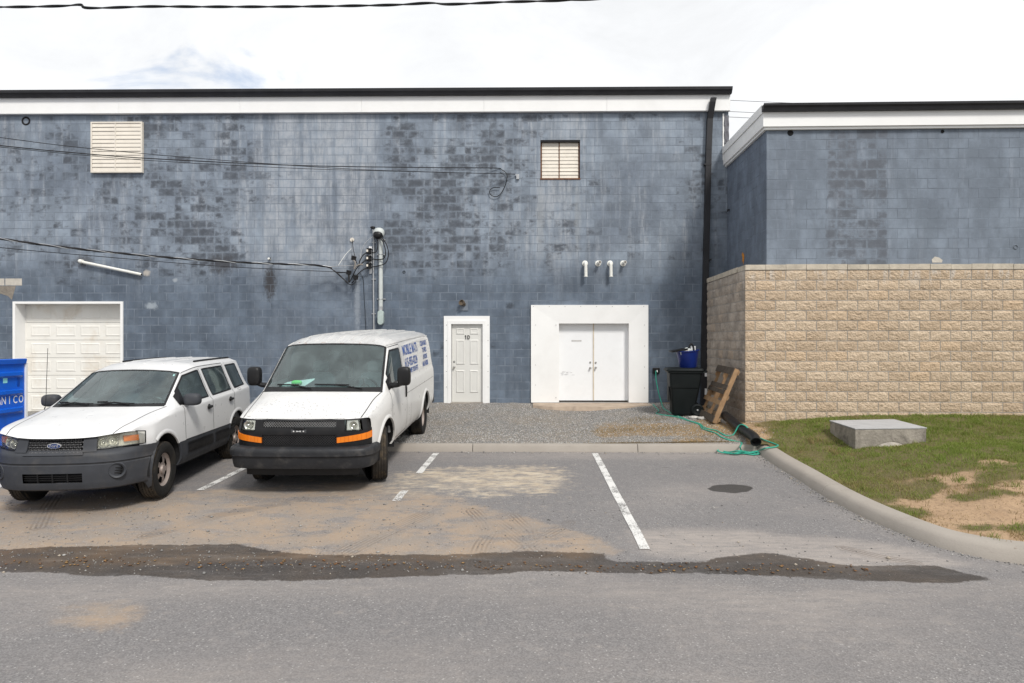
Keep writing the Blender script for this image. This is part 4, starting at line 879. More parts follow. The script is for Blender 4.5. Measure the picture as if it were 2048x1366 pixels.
fo = [(1.45, 3.80), (1.50, 3.72), (1.54, 3.84), (1.60, 3.76), (1.57, 3.90), (1.62, 3.97), (1.56, 4.02), (1.50, 3.95), (1.47, 4.01), (1.44, 3.90)]
rustp.add([(-0.005, y, z) for y, z in fo], [tuple(range(len(fo)-1, -1, -1))])
U(rustp, 'foam_smear', plain('orange_foam', (0.55, 0.22, 0.03), 0.8, var=0.4, scale=30))
a = MB().tube([(-0.0, 2.6, 5.2), (-0.05, 2.6, 5.2), (-0.06, 2.55, 5.16)], 0.02, 8); U(a, 'pipe_stub', BLACKM)
pp = [(ux(x), 2+(HOR-y)/97) for x, y in ((1856, 521), (1862, 515), (1870, 517), (1877, 522), (1876, 527), (1857, 527))]
U(MB().add([(x, -0.004, z) for x, z in pp], [tuple(range(len(pp)-1, -1, -1))]), 'mortar_smear', RAW)

# ---- split-face stone wall round its foot
s0 = at(1490, 600, 12.93); ST = empty('split_stone_wall', (s0.x, 12.93, 0), ROT); tag(ST, 'tan split face stone block wall with pale flat cap course', 'wall')
ST['kind'] = 'thing'
def stone_mat(name, axis, u0, k1, k2, grime):
    t = NT(name); P = t.n('VectorRotate', {'Vector': t.pos(), 'Center': (s0.x, 12.93, 0), 'Angle': -ROT}, rotation_type='Z_AXIS').outputs[0]
    x, y, z = t.xyz(P); u = x if axis == 0 else y
    row = t.m('FLOOR', t.m('DIVIDE', t.m('SUBTRACT', z, SZ0), BH)); cl = t.m('FLOOR', t.m('ADD', t.m('DIVIDE', t.m('SUBTRACT', u, u0), BW), t.m('MULTIPLY', t.m('MODULO', row, 2.0), 0.5)))
    rn = t.n('TexWhiteNoise', {'Vector': t.vec(cl, row, 1.0)}, noise_dimensions='3D'); rv = rn.outputs[0]
    c = t.mix(t.ss(t.m('ADD', t.m('MULTIPLY', rv, 0.28), t.m('MULTIPLY', t.noise(P, 12, 5, 0.65), 0.75)), 0.25, 0.85), k1, k2)
    c = t.mix(t.m('MULTIPLY', t.ss(rv, 0.86, 0.98), 0.35), c, (0.46, 0.30, 0.165))
    c = t.mix(t.ss(t.noise(t.scale(P, (18, 18, 26)), 2.0, 5, 0.7), 0.56, 0.72, 0, 0.5), c, [k*0.55 for k in k1])
    c = t.mix(t.ss(t.noise(P, 45, 3, 0.7), 0.60, 0.72, 0, 0.35), c, (0.62, 0.54, 0.43))
    drip = t.m('MULTIPLY', t.ss(z, 2.95, 3.4), t.ss(t.noise(t.scale(P, (4, 4, 1.2)), 1.5, 6, 0.7), 0.5, 0.66, 0, 0.75))
    c = t.mix(drip, c, (0.55, 0.51, 0.46))
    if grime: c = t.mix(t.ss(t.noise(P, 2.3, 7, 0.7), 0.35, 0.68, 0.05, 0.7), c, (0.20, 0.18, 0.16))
    hb = t.m('ADD', t.m('MULTIPLY', t.noise(t.scale(P, (1, 1, 1.4)), 22, 5, 0.65, 0.8), 1.0), t.m('MULTIPLY', t.n('TexVoronoi', {'Vector': P, 'Scale': 26}).outputs[0], 0.5))
    t.bsdf(c, 0.93, 0, t.bump(hb, 0.026 if not grime else 0.01), Specular_IOR_Level=0.2); return t.mat
SZ1 = 2+(HOR-541)/99; NC = 17; SZ0 = SZ1-NC*BH
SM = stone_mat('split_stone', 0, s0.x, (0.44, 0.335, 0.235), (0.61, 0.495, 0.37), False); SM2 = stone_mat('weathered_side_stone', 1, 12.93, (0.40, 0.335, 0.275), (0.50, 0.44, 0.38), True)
SLEN, SD = 11.6, 3.02
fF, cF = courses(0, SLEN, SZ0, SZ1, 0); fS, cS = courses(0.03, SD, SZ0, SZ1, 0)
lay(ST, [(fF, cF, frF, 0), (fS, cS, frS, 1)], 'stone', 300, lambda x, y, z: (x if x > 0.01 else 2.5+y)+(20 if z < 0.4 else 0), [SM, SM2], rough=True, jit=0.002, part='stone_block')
capm = plain('pale_cap_block', (0.47, 0.42, 0.345), 0.92, var=0.22, scale=3.5, bump=0.008, bscale=30, dirt=(0.2, 0.17, 0.14), dirt_amt=0.5)
cz1 = 2+(HOR-530)/99
k = 0
while k*BW < SLEN:
    a, b = k*BW+0.004, min(SLEN, (k+1)*BW)-0.004; j = random.uniform(-0.006, 0.006)
    MB().box(a, b, -0.012+j, 0.5, SZ1+0.006, cz1+random.uniform(-0.004, 0.006)).build('cap_block', capm, ST); k += 1
k = 0
while 0.52+(k)*BW < SD: MB().box(-0.012+random.uniform(-0.005, 0.005), 0.5, 0.51+k*BW, min(SD, 0.51+(k+1)*BW)-0.008, SZ1+0.006, cz1).build('cap_block', capm, ST); k += 1
MB().box(0.008, SLEN, 0.008, 0.5, -0.2, SZ1+0.002).box(0.008, 0.5, 0.501, SD, -0.2, SZ1+0.002).build('mortar_bed', MORTAR_S, ST)
# ------------------------------------------------------------------ vehicles
def pchip(x, Y, q):
    h = np.diff(x)[:, None]; d = np.diff(Y, axis=0)/h; m = np.zeros_like(Y)
    if len(x) > 2:
        w1 = 2*h[1:]+h[:-1]; w2 = h[1:]+2*h[:-1]
        with np.errstate(divide='ignore', invalid='ignore'): hm = (w1+w2)/(w1/d[:-1]+w2/d[1:])
        m[1:-1] = np.where(d[:-1]*d[1:] > 0, hm, 0)
    m[0], m[-1] = d[0], d[-1]
    i = np.clip(np.searchsorted(x, q, 'right')-1, 0, len(x)-2); t = ((q-x[i])/(x[i+1]-x[i]))[:, None]; H = (x[i+1]-x[i])[:, None]
    return (2*t**3-3*t**2+1)*Y[i]+(t**3-2*t**2+t)*H*m[i]+(-2*t**3+3*t**2)*Y[i+1]+(t**3-t**2)*H*m[i+1]
def densify(A, sub, sharp):
    """A (n, k): smooth curve through rows, cut at sharp rows; returns samples and their row numbers"""
    n = len(A); cuts = [0]+sorted(s for s in sharp if 0 < s < n-1)+[n-1]; out, idx = [], []
    step = np.sqrt((np.diff(A.reshape(n, -1, 3), axis=0)**2).sum(-1)).mean(1)+1e-6; xs = np.concatenate([[0], np.cumsum(step)])
    for a, b in zip(cuts[:-1], cuts[1:]):
        q, k = [], []
        for s in range(a, b):
            for j in range(sub[s]): q.append(xs[s]+(xs[s+1]-xs[s])*j/sub[s]); k.append(s+j/sub[s])
        if b == n-1: q.append(xs[b]); k.append(b)
        q = np.array(q)
        out.append(pchip(xs[a:b+1], A[a:b+1], q)); idx += k
    return np.concatenate(out), np.array(idx, float)
class Shell:
    """half of a body as a net of stations (front to rear) by profile points (floor to roof)"""
    def __init__(s, C, su, sv, sharp_u=(), sharp_v=()):
        C = np.array(C, float); nu, nv, _ = C.shape
        A = np.swapaxes(C, 0, 1).reshape(nv, -1); A, s.V = densify(A, sv, sharp_v); A = np.swapaxes(A.reshape(len(s.V), nu, 3), 0, 1)
        B, s.U = densify(A.reshape(nu, -1), su, sharp_u); s.G = B.reshape(len(s.U), len(s.V), 3)
    def P(s, u, v, side=1, off=0.0):
        i = min(max(np.searchsorted(s.U, u, 'right')-1, 0), len(s.U)-2); j = min(max(np.searchsorted(s.V, v, 'right')-1, 0), len(s.V)-2)
        a = (u-s.U[i])/(s.U[i+1]-s.U[i]); b = (v-s.V[j])/(s.V[j+1]-s.V[j]); G = s.G
        p = (G[i, j]*(1-a)+G[i+1, j]*a)*(1-b)+(G[i, j+1]*(1-a)+G[i+1, j+1]*a)*b
        if off:
            n = np.cross(G[i+1, j]-G[i, j]+G[i+1, j+1]-G[i, j+1], G[i, j+1]-G[i, j]+G[i+1, j+1]-G[i+1, j]); p = p+n/(np.linalg.norm(n)+1e-12)*off
        return Vector((p[0]*side, p[1], p[2]))
    def side_x(s, y, z, v0=1.6, v1=8.0):
        j = np.where((s.V >= v0) & (s.V <= v1))[0]; g = s.G[:, j].reshape(-1, 3); d = (g[:, 1]-y)**2+(g[:, 2]-z)**2
        k = np.argpartition(d, 6)[:6]; w = 1/(d[k]+1e-5); return float((g[k, 0]*w).sum()/w.sum())
    def split(s, classify, arches):
        G = s.G.copy(); nu, nv = len(s.U), len(s.V); parts = {}
        C = (G[:-1, :-1]+G[1:, :-1]+G[1:, 1:]+G[:-1, 1:])/4
        drop = np.zeros((nu-1, nv-1), bool)
        for (ay, az, ar) in arches: drop |= (np.hypot(C[..., 1]-ay, C[..., 2]-az) < ar) & (C[..., 0] > 0.55) & (((s.V[:-1]+s.V[1:])/2 > 1.0)[None])
        used = np.zeros((nu, nv), bool); k = ~drop
        used[:-1, :-1] |= k; used[1:, :-1] |= k; used[:-1, 1:] |= k; used[1:, 1:] |= k
        for (ay, az, ar) in arches:
            dy, dz = G[..., 1]-ay, G[..., 2]-az; r = np.hypot(dy, dz); m = used & (r < ar) & (r > 1e-3) & (G[..., 0] > 0.55) & (s.V >= 1.0)[None]
            G[..., 1] = np.where(m, ay+dy/r*ar, G[..., 1]); G[..., 2] = np.where(m, az+dz/r*ar, G[..., 2])
        s.cut = G
        for i in range(nu-1):
            uc = (s.U[i]+s.U[i+1])/2
            for j in range(nv-1):
                if drop[i, j]: continue
                vc = (s.V[j]+s.V[j+1])/2
                for side in (1, -1):
                    nm = classify(uc, vc, C[i, j], side)
                    if nm is None: continue
                    q = [(i, j), (i+1, j), (i+1, j+1), (i, j+1)]
                    parts.setdefault(nm, []).append((side, q if side > 0 else q[::-1]))
        out = {}
        for nm, fs in parts.items():
            idx, v, f = {}, [], []
            for side, q in fs:
                ring = []
                for (i, j) in q:
                    p = G[i, j]; key = (round(p[0]*side, 5), round(p[1], 5), round(p[2], 5))
                    if key not in idx: idx[key] = len(v); v.append(key)
                    if idx[key] not in ring: ring.append(idx[key])
                if len(ring) > 2: f.append(tuple(ring))
            out[nm] = (v, f)
        return out
    def ribbon(s, path, w=0.008, side=1, off=0.0015, closed=False):
        """thin strip lying on the surface along (u, v) points"""
        pts = []
        P = list(path)+([path[0]] if closed else [])
        for (u0, v0), (u1, v1) in zip(P[:-1], P[1:]):
            n = max(2, int(max(abs(u1-u0)*14, abs(v1-v0)*10)))
            pts += [(u0+(u1-u0)*k/n, v0+(v1-v0)*k/n) for k in range(n)]
        pts.append(P[-1]); Q = [s.P(u, v, side, off) for u, v in pts]; N = [(s.P(u, v, side, off+0.01)-q).normalized() for (u, v), q in zip(pts, Q)]
        v, f = [], []
        for k, q in enumerate(Q):
            a, b = Q[max(k-1, 0)], Q[min(k+1, len(Q)-1)]
            if closed and k in (0, len(Q)-1): a, b = Q[-2], Q[1]
            t = (b-a).normalized(); c = t.cross(N[k]).normalized()*w/2; v += [q-c, q+c]
        for k in range(len(Q)-1): f.append((2*k, 2*k+1, 2*k+3, 2*k+2))
        return v, f
def stn(y, pts): return [(p[0], p[2] if len(p) > 2 else y, p[1]) for p in pts]

def glass(name, tint, refl=1.0, rough=0.02, dust=(0.05, 0.17), dustc=(0.44, 0.57, 0.58)):
    t = NT(name); fr = t.n('Fresnel', {'IOR': 1.5}).outputs[0]; tr = t.n('BsdfTransparent', {0: tint})
    P = t.obj(); gl = t.n('BsdfGlossy', {0: (0.95, 1, 1), 'Roughness': rough})
    film = t.n('BsdfDiffuse', {0: dustc}); mx0 = t.n('MixShader', {0: t.ss(t.noise(t.scale(P, (1.5, 1, 1)), 2.2, 6, 0.6, 0.4), 0.3, 0.8, dust[0], dust[1])})  # teal diffuse film paints sky sheen onto windows; on lamp lenses plain haze
    t.t.links.new(tr.outputs[0], mx0.inputs[1]); t.t.links.new(film.outputs[0], mx0.inputs[2])
    mx = t.n('MixShader', {0: t.m('MULTIPLY', fr, refl, clamp=True)}); t.t.links.new(mx0.outputs[0], mx.inputs[1]); t.t.links.new(gl.outputs[0], mx.inputs[2]); t.t.links.new(mx.outputs[0], t.out.inputs[0])
    return t.mat
WSHIELD = glass('windshield_glass', (0.66, 0.86, 0.86), 1.5); TINT = glass('tinted_glass', (0.36, 0.43, 0.43), 1.1); CLEAR = glass('clear_lens', (0.92, 0.92, 0.88), 0.8, 0.03, (0.02, 0.12), (0.6, 0.58, 0.48))
def car_paint(name, col, specks=0.0, rust=0.0):
    t = NT(name); P = t.obj(); x, y, z = t.xyz(P)
    c = t.mix(t.noise(P, 1.4, 6, 0.6), [k*0.93 for k in col], col)
    low = t.ss(z, 0.75, 0.3); gr = t.m('MULTIPLY', t.ss(t.noise(P, 3, 7, 0.65), 0.4, 0.7), t.m('MULTIPLY', low, 0.55)); c = t.mix(gr, c, (0.33, 0.26, 0.19))
    if specks:
        hood = t.m('MULTIPLY', t.ss(y, 1.1, 0.1), t.ss(z, 0.9, 0.97)); ch = t.noise(t.scale(P, (1, 0.5, 1)), 34, 4, 0.8); ch2 = t.noise(P, 4, 5, 0.7)
        c = t.mix(t.m('MULTIPLY', t.m('MULTIPLY', t.ss(ch, 0.585, 0.61), t.ss(ch2, 0.36, 0.54)), t.m('MULTIPLY', hood, specks)), c, (0.09, 0.075, 0.07))
        c = t.mix(t.m('MULTIPLY', t.ss(t.noise(P, 3, 6, 0.7), 0.38, 0.68, 0, 0.55), t.m('MULTIPLY', hood, 0.9)), c, (0.44, 0.45, 0.47))
    if rust:
        rf_ = t.ss(z, 1.86, 1.9); rr_ = t.noise(t.scale(P, (2.2, 1, 1)), 4.5, 7, 0.75)
        c = t.mix(t.m('MULTIPLY', t.ss(t.m('ADD', rr_, t.m('MULTIPLY', t.ss(y, 2.2, 1.6), 0.05)), 0.635, 0.67), t.m('MULTIPLY', rf_, rust)), c, (0.30, 0.14, 0.055))
        c = t.mix(t.m('MULTIPLY', t.ss(t.noise(t.scale(P, (6, 0.5, 1)), 3, 6, 0.7), 0.42, 0.65), t.m('MULTIPLY', rf_, 0.42)), c, (0.42, 0.41, 0.40))
    t.bsdf(c, t.lin(t.noise(P, 8, 4), 0.3, 0.7, 0.26, 0.42), 0, None, Coat_Weight=0.45, Coat_Roughness=0.08)
    return t.mat
PAINT_S = car_paint('white_car_paint', (0.70, 0.70, 0.70)); PAINT_V = car_paint('aged_white_van_paint', (0.68, 0.675, 0.66), 0.95, 0.9)
CLAD = plain('grey_plastic_cladding', (0.040, 0.043, 0.050), 0.55, var=0.18, scale=5, dirt=(0.12, 0.105, 0.09), dirt_amt=0.3, dirt_scale=4)
PLASTIC = plain('black_plastic', (0.010, 0.010, 0.011), 0.40, var=0.25, scale=8, dirt=(0.05, 0.046, 0.042), dirt_amt=0.22)
BUMP_V = plain('faded_black_bumper', (0.019, 0.020, 0.023), 0.5, var=0.3, scale=5, dirt=(0.085, 0.08, 0.075), dirt_amt=0.5, dirt_scale=7)
RUBBER = plain('tyre_rubber', (0.012, 0.0115, 0.011), 0.85, var=0.3, scale=9, dirt=(0.09, 0.07, 0.045), dirt_amt=0.3, dirt_scale=3)
TREADD = plain('muddy_tread', (0.035, 0.03, 0.025), 0.9, var=0.4, scale=12, dirt=(0.17, 0.125, 0.075), dirt_amt=0.7, dirt_scale=5)
STEELW = plain('dirty_steel_wheel', (0.33, 0.28, 0.255), 0.5, 0.35, var=0.15, scale=7, dirt=(0.17, 0.12, 0.085), dirt_amt=0.6)
UNDER = plain('underbody_black', (0.012, 0.012, 0.013), 0.9)
SEAM = plain('panel_gap', (0.03, 0.03, 0.032), 0.8); CABIN = plain('cabin_trim', (0.32, 0.325, 0.33), 0.8); SEATM = plain('seat_cloth', (0.27, 0.28, 0.29), 0.9, bump=0.002); DASH = plain('dash_plastic', (0.36, 0.39, 0.39), 0.7)
AMBER = plain('amber_lens', (0.75, 0.20, 0.012), 0.18, var=0.1, coat=0.6); REFL = plain('lamp_reflector', (0.72, 0.72, 0.68), 0.16, 0.85, var=0.1); HAZY = plain('hazed_lamp_housing', (0.66, 0.65, 0.57), 0.3, 0.25); REDL = plain('red_lens', (0.35, 0.02, 0.015), 0.2)
BADGE = plain('blue_badge', (0.02, 0.045, 0.16), 0.25, coat=0.5); SILVER = plain('bright_trim', (0.62, 0.62, 0.62), 0.3, 0.6)

def wheel(root, c, r, w, rim, style, side, steer=0.0):
    """c hub centre in the vehicle; side +1 faces +X"""
    e = empty('wheel', c, steer, root)
    M = Matrix.Rotation(R(90)*side, 4, 'Y')
    h = w/2; prof = [(rim, -h*0.72), (rim+0.012, -h*0.86), (rim+(r-rim)*0.45, -h*1.0), (r*0.93, -h*0.96), (r*0.975, -h*0.84)]
    g = np.linspace(-0.80, 0.80, 6)*h
    tread = []
    for k in range(5):
        a, b = g[k], g[k+1]; tread += [(r-0.012, a-0.0005 if k else a), (r, a+0.005), (r, b-0.005), (r-0.012, b)]
    prof2 = [(r*0.975, h*0.84), (r*0.93, h*0.96), (rim+(r-rim)*0.45, h*1.0), (rim+0.012, h*0.86), (rim, h*0.72)]
    MB().lathe(prof+[tread[0]], 56, M).lathe([tread[-1]]+prof2, 56, M).build('tyre', RUBBER, e, smooth=True)
    tb = MB().lathe(tread, 56, M)
    for k in range(56):                                   # cross cuts of the tread
        a = 2*math.pi*k/56
        for g0, g1, da in ((0.45, 0.82, 0.03), (-0.82, -0.45, 0.0)):
            q = [Vector(((r+0.0015)*math.cos(a+d), (r+0.0015)*math.sin(a+d), z)) for d, z in ((da, g0*h), (da+0.035, g0*h), (da+0.06, g1*h), (da+0.025, g1*h))]
            tb.add([M @ p for p in q], [(0, 1, 2, 3)])
    tb.build('tread', TREADD, e, smooth=True, angle=30)
    n = 60; rows = [(0.0, 0.03), (0.045, 0.032), (0.06, 0.005), (rim*0.40, -0.006), (rim*0.52, 0.004), (rim*0.80, -0.012), (rim*0.88, 0.0), (rim*0.97, h*0.5), (rim+0.008, h*0.66), (rim+0.012, h*0.74)]
    if style == 'spoke': rows = [(0.0, 0.085), (0.05, 0.083), (0.062, 0.060), (rim*0.38, 0.056), (rim*0.46, 0.062), (rim*0.80, 0.052), (rim*0.86, 0.044), (rim*0.95, h*0.55), (rim+0.008, h*0.66), (rim+0.012, h*0.74)]
    v, f = [], []
    for k in range(n):
        a = 2*math.pi*k/n
        for rr_, zz_ in rows: v.append(M @ Vector((rr_*math.cos(a), rr_*math.sin(a), zz_)))
    m = len(rows); per = 12 if style == 'spoke' else 7.5
    for k in range(n):
        for i in range(m-1):
            if i == 4 and (k % per) >= per*(0.38 if style == 'spoke' else 0.5): continue
            f.append((k*m+i, ((k+1) % n)*m+i, ((k+1) % n)*m+i+1, k*m+i+1))
    make_obj('rim', v, f, STEELW, e, True, 40)
    MB().lathe([(0.001, -0.05), (rim*0.97, -0.05), (rim*0.99, h*0.4)], 32, M).build('brake_disc', UNDER, e)
    nuts = MB()
    for k in range(5):
        a = 2*math.pi*(k+0.5)/5; nuts.tube([M @ Vector((0.085*math.cos(a), 0.085*math.sin(a), 0.0)), M @ Vector((0.085*math.cos(a), 0.085*math.sin(a), 0.032))], 0.012, 6)
    nuts.build('hub_nuts', STEELW, e)
    return e
def arch_lip(root, sh, ay, az, ar, a0, a1, side, mat, flare=0.022, w=0.05, name='wheel_arch'):
    n = 28; v, f = [], []; v0 = 2.0
    for k in range(n+1):
        a = a0+(a1-a0)*k/n; cy, cz = math.cos(a), math.sin(a)
        po = (ay+cy*(ar+w), az+cz*(ar+w)); pi = (ay+cy*(ar-0.004), az+cz*(ar-0.004))
        xo = sh.side_x(*po); xi = sh.side_x(ay+cy*(ar+w*0.7), az+cz*(ar+w*0.7))
        v += [(side*(xo-0.004), po[0], po[1]), (side*(xi+flare*0.7), ay+cy*(ar+w*0.55), az+cz*(ar+w*0.55)), (side*(xi+flare), ay+cy*(ar+0.01), az+cz*(ar+0.01)), (side*(xi+flare-0.006), pi[0], pi[1]), (side*(xi-0.012), pi[0], pi[1])]
    for k in range(n):
        for j in range(4):
            q = (k*5+j, k*5+j+1, (k+1)*5+j+1, (k+1)*5+j); f.append(q if side > 0 else q[::-1])
    return make_obj(name, v, f, mat, root, True, 50)
def well(root, ay, az, ar, side, x0, x1):
    n = 20; v, f = [], []
    for k in range(n+1):
        a = R(-8)+R(196)*k/n; y, z = ay+math.cos(a)*(ar+0.012), az+math.sin(a)*(ar+0.012); v += [(side*x0, y, z), (side*x1, y, z)]
    for k in range(n): f.append((2*k, 2*k+1, 2*k+3, 2*k+2))
    f.append(tuple(range(0, 2*n+2, 2))); make_obj('wheel_well', v, f, UNDER, root)
def seat(root, x, y, z, w, h, mat=SEATM):
    e = empty('seat', (x, y, z), 0, root)
    MB().blob((0, 0, 0.06), (w/2, 0.26, 0.11), 0.45).build('cushion', mat, e, smooth=True)
    M = Matrix.Rotation(R(-14), 4, 'X'); MB().blob((0, 0.30, h*0.55), (w/2, 0.09, h*0.5), 0.5, M=M).build('backrest', mat, e, smooth=True)
    MB().blob((0, 0.40, h*1.05+0.09), (w*0.27, 0.055, 0.10), 0.6, M=M).build('headrest', mat, e, smooth=True)
def steering(root, c, tilt, r=0.19):
    M = Matrix.Translation(c) @ Matrix.Rotation(R(tilt), 4, 'X'); p = [M @ Vector((r*math.cos(a*math.pi/14), r*math.sin(a*math.pi/14), 0)) for a in range(29)]
    mb = MB().tube(p, 0.016, 6, False).blob(tuple(M @ Vector((0, 0, 0))), (0.07, 0.04, 0.06), 0.7)
    for a in (0, 180, 270): mb.tube([M @ Vector((0, 0, 0)), M @ Vector((r*math.cos(R(a)), r*math.sin(R(a)), 0))], 0.014, 6)
    mb.build('steering_wheel', PLASTIC, root, smooth=True)
class Nose:
    """wrap-round front panel: plan curve (x, y) with rows (z, inset)"""
    def __init__(s, plan, rows, flat=None):
        s.flat = flat
        s.px = np.array([p[0] for p in plan]); s.py = np.array([p[1] for p in plan]); s.rz = np.array([r[0] for r in rows]); s.ri = np.array([r[1] for r in rows])
        s.rx = np.array([r[2] if len(r) > 2 else 1.0 for r in rows])
        L_ = np.concatenate([[0], np.cumsum(np.hypot(np.diff(s.px), np.diff(s.py)))]); s.L = L_/L_[-1]; s.len = L_[-1]
    def at(s, k, z, off=0.0):
        """k: -1..1 along the plan"""
        a = abs(k); x = float(pchip(s.L, s.px[:, None], np.array([a]))[0, 0]); y = float(pchip(s.L, s.py[:, None], np.array([a]))[0, 0])
        b = min(a+0.01, 1.0); a2 = b-0.01; dx_ = np.interp(b, s.L, s.px)-np.interp(a2, s.L, s.px); dy_ = np.interp(b, s.L, s.py)-np.interp(a2, s.L, s.py); n = math.hypot(dx_, dy_); nx, ny = dy_/n, -dx_/n
        ins = float(np.interp(z, s.rz, s.ri))
        if s.flat is not None and z > s.flat: ins *= 1-float(sstep(.55, .80, a))
        ins -= off; sx = float(np.interp(z, s.rz, s.rx))
        return Vector(((x*sx-nx*ins)*(1 if k >= 0 else -1), y-ny*ins, z))
    def k_of(s, x): return math.copysign(float(np.interp(abs(x), s.px, s.L)), x)
    def patch(s, k0, k1, z0, z1, nk, nz, off=0.0, back=0.0, zfun=None):
        """surface between plan positions and heights; with back, closed to a slab"""
        v, f = [], []
        zf = zfun or (lambda a, b: z0+(z1-z0)*b)
        for j in range(nz+1):
            for i in range(nk+1): v.append(s.at(k0+(k1-k0)*i/nk, zf(i/nk, j/nz), off))
        for j in range(nz):
            for i in range(nk): f.append((j*(nk+1)+i, j*(nk+1)+i+1, (j+1)*(nk+1)+i+1, (j+1)*(nk+1)+i))
        if back:
            m = len(v)
            for j in range(nz+1):
                for i in range(nk+1): v.append(s.at(k0+(k1-k0)*i/nk, zf(i/nk, j/nz), off-back))
            ring = [i for i in range(nk+1)]+[j*(nk+1)+nk for j in range(1, nz+1)]+[nz*(nk+1)+i for i in range(nk-1, -1, -1)]+[j*(nk+1) for j in range(nz-1, 0, -1)]
            for a, b in zip(ring, ring[1:]+ring[:1]): f.append((a, m+a, m+b, b))
        return v, f
    def solid(s, name, mat, root, zs, ks, keep=lambda k, z: True, off=0.0, clampc=None):
        """panel over all rows with openings"""
        v = [s.at(k, z, off) for z in zs for k in ks]; n = len(ks); f = []
        if clampc:
            for p in v:
                dy_, dz_ = p.y-clampc[0], p.z-clampc[1]; r_ = math.hypot(dy_, dz_)
                if r_ < clampc[2] and r_ > 1e-4: p.y = clampc[0]+dy_/r_*clampc[2]; p.z = clampc[1]+dz_/r_*clampc[2]
        for j in range(len(zs)-1):
            for i in range(n-1):
                if keep((ks[i]+ks[i+1])/2, (zs[j]+zs[j+1])/2): f.append((j*n+i, j*n+i+1, (j+1)*n+i+1, (j+1)*n+i))
        return make_obj(name, v, f, mat, root, True, 40)
def mirror_faces(v, f): return [Vector((-p[0], p[1], p[2])) for p in v], [q[::-1] for q in f]
def letters_on(root, sh, s, size, y0, z0, width, bold, mat, side=1, slope=0.0):
    """lettering pressed onto the side of the body, reading towards the rear"""
    v, f = text_mesh(s, size, bold, width); out = []
    for p in v:
        y, z = y0+p.x, z0+p.z+p.x*slope; out.append((side*(sh.side_x(y, z)+0.004), y, z))
    return make_obj('lettering', out, f, mat, root)

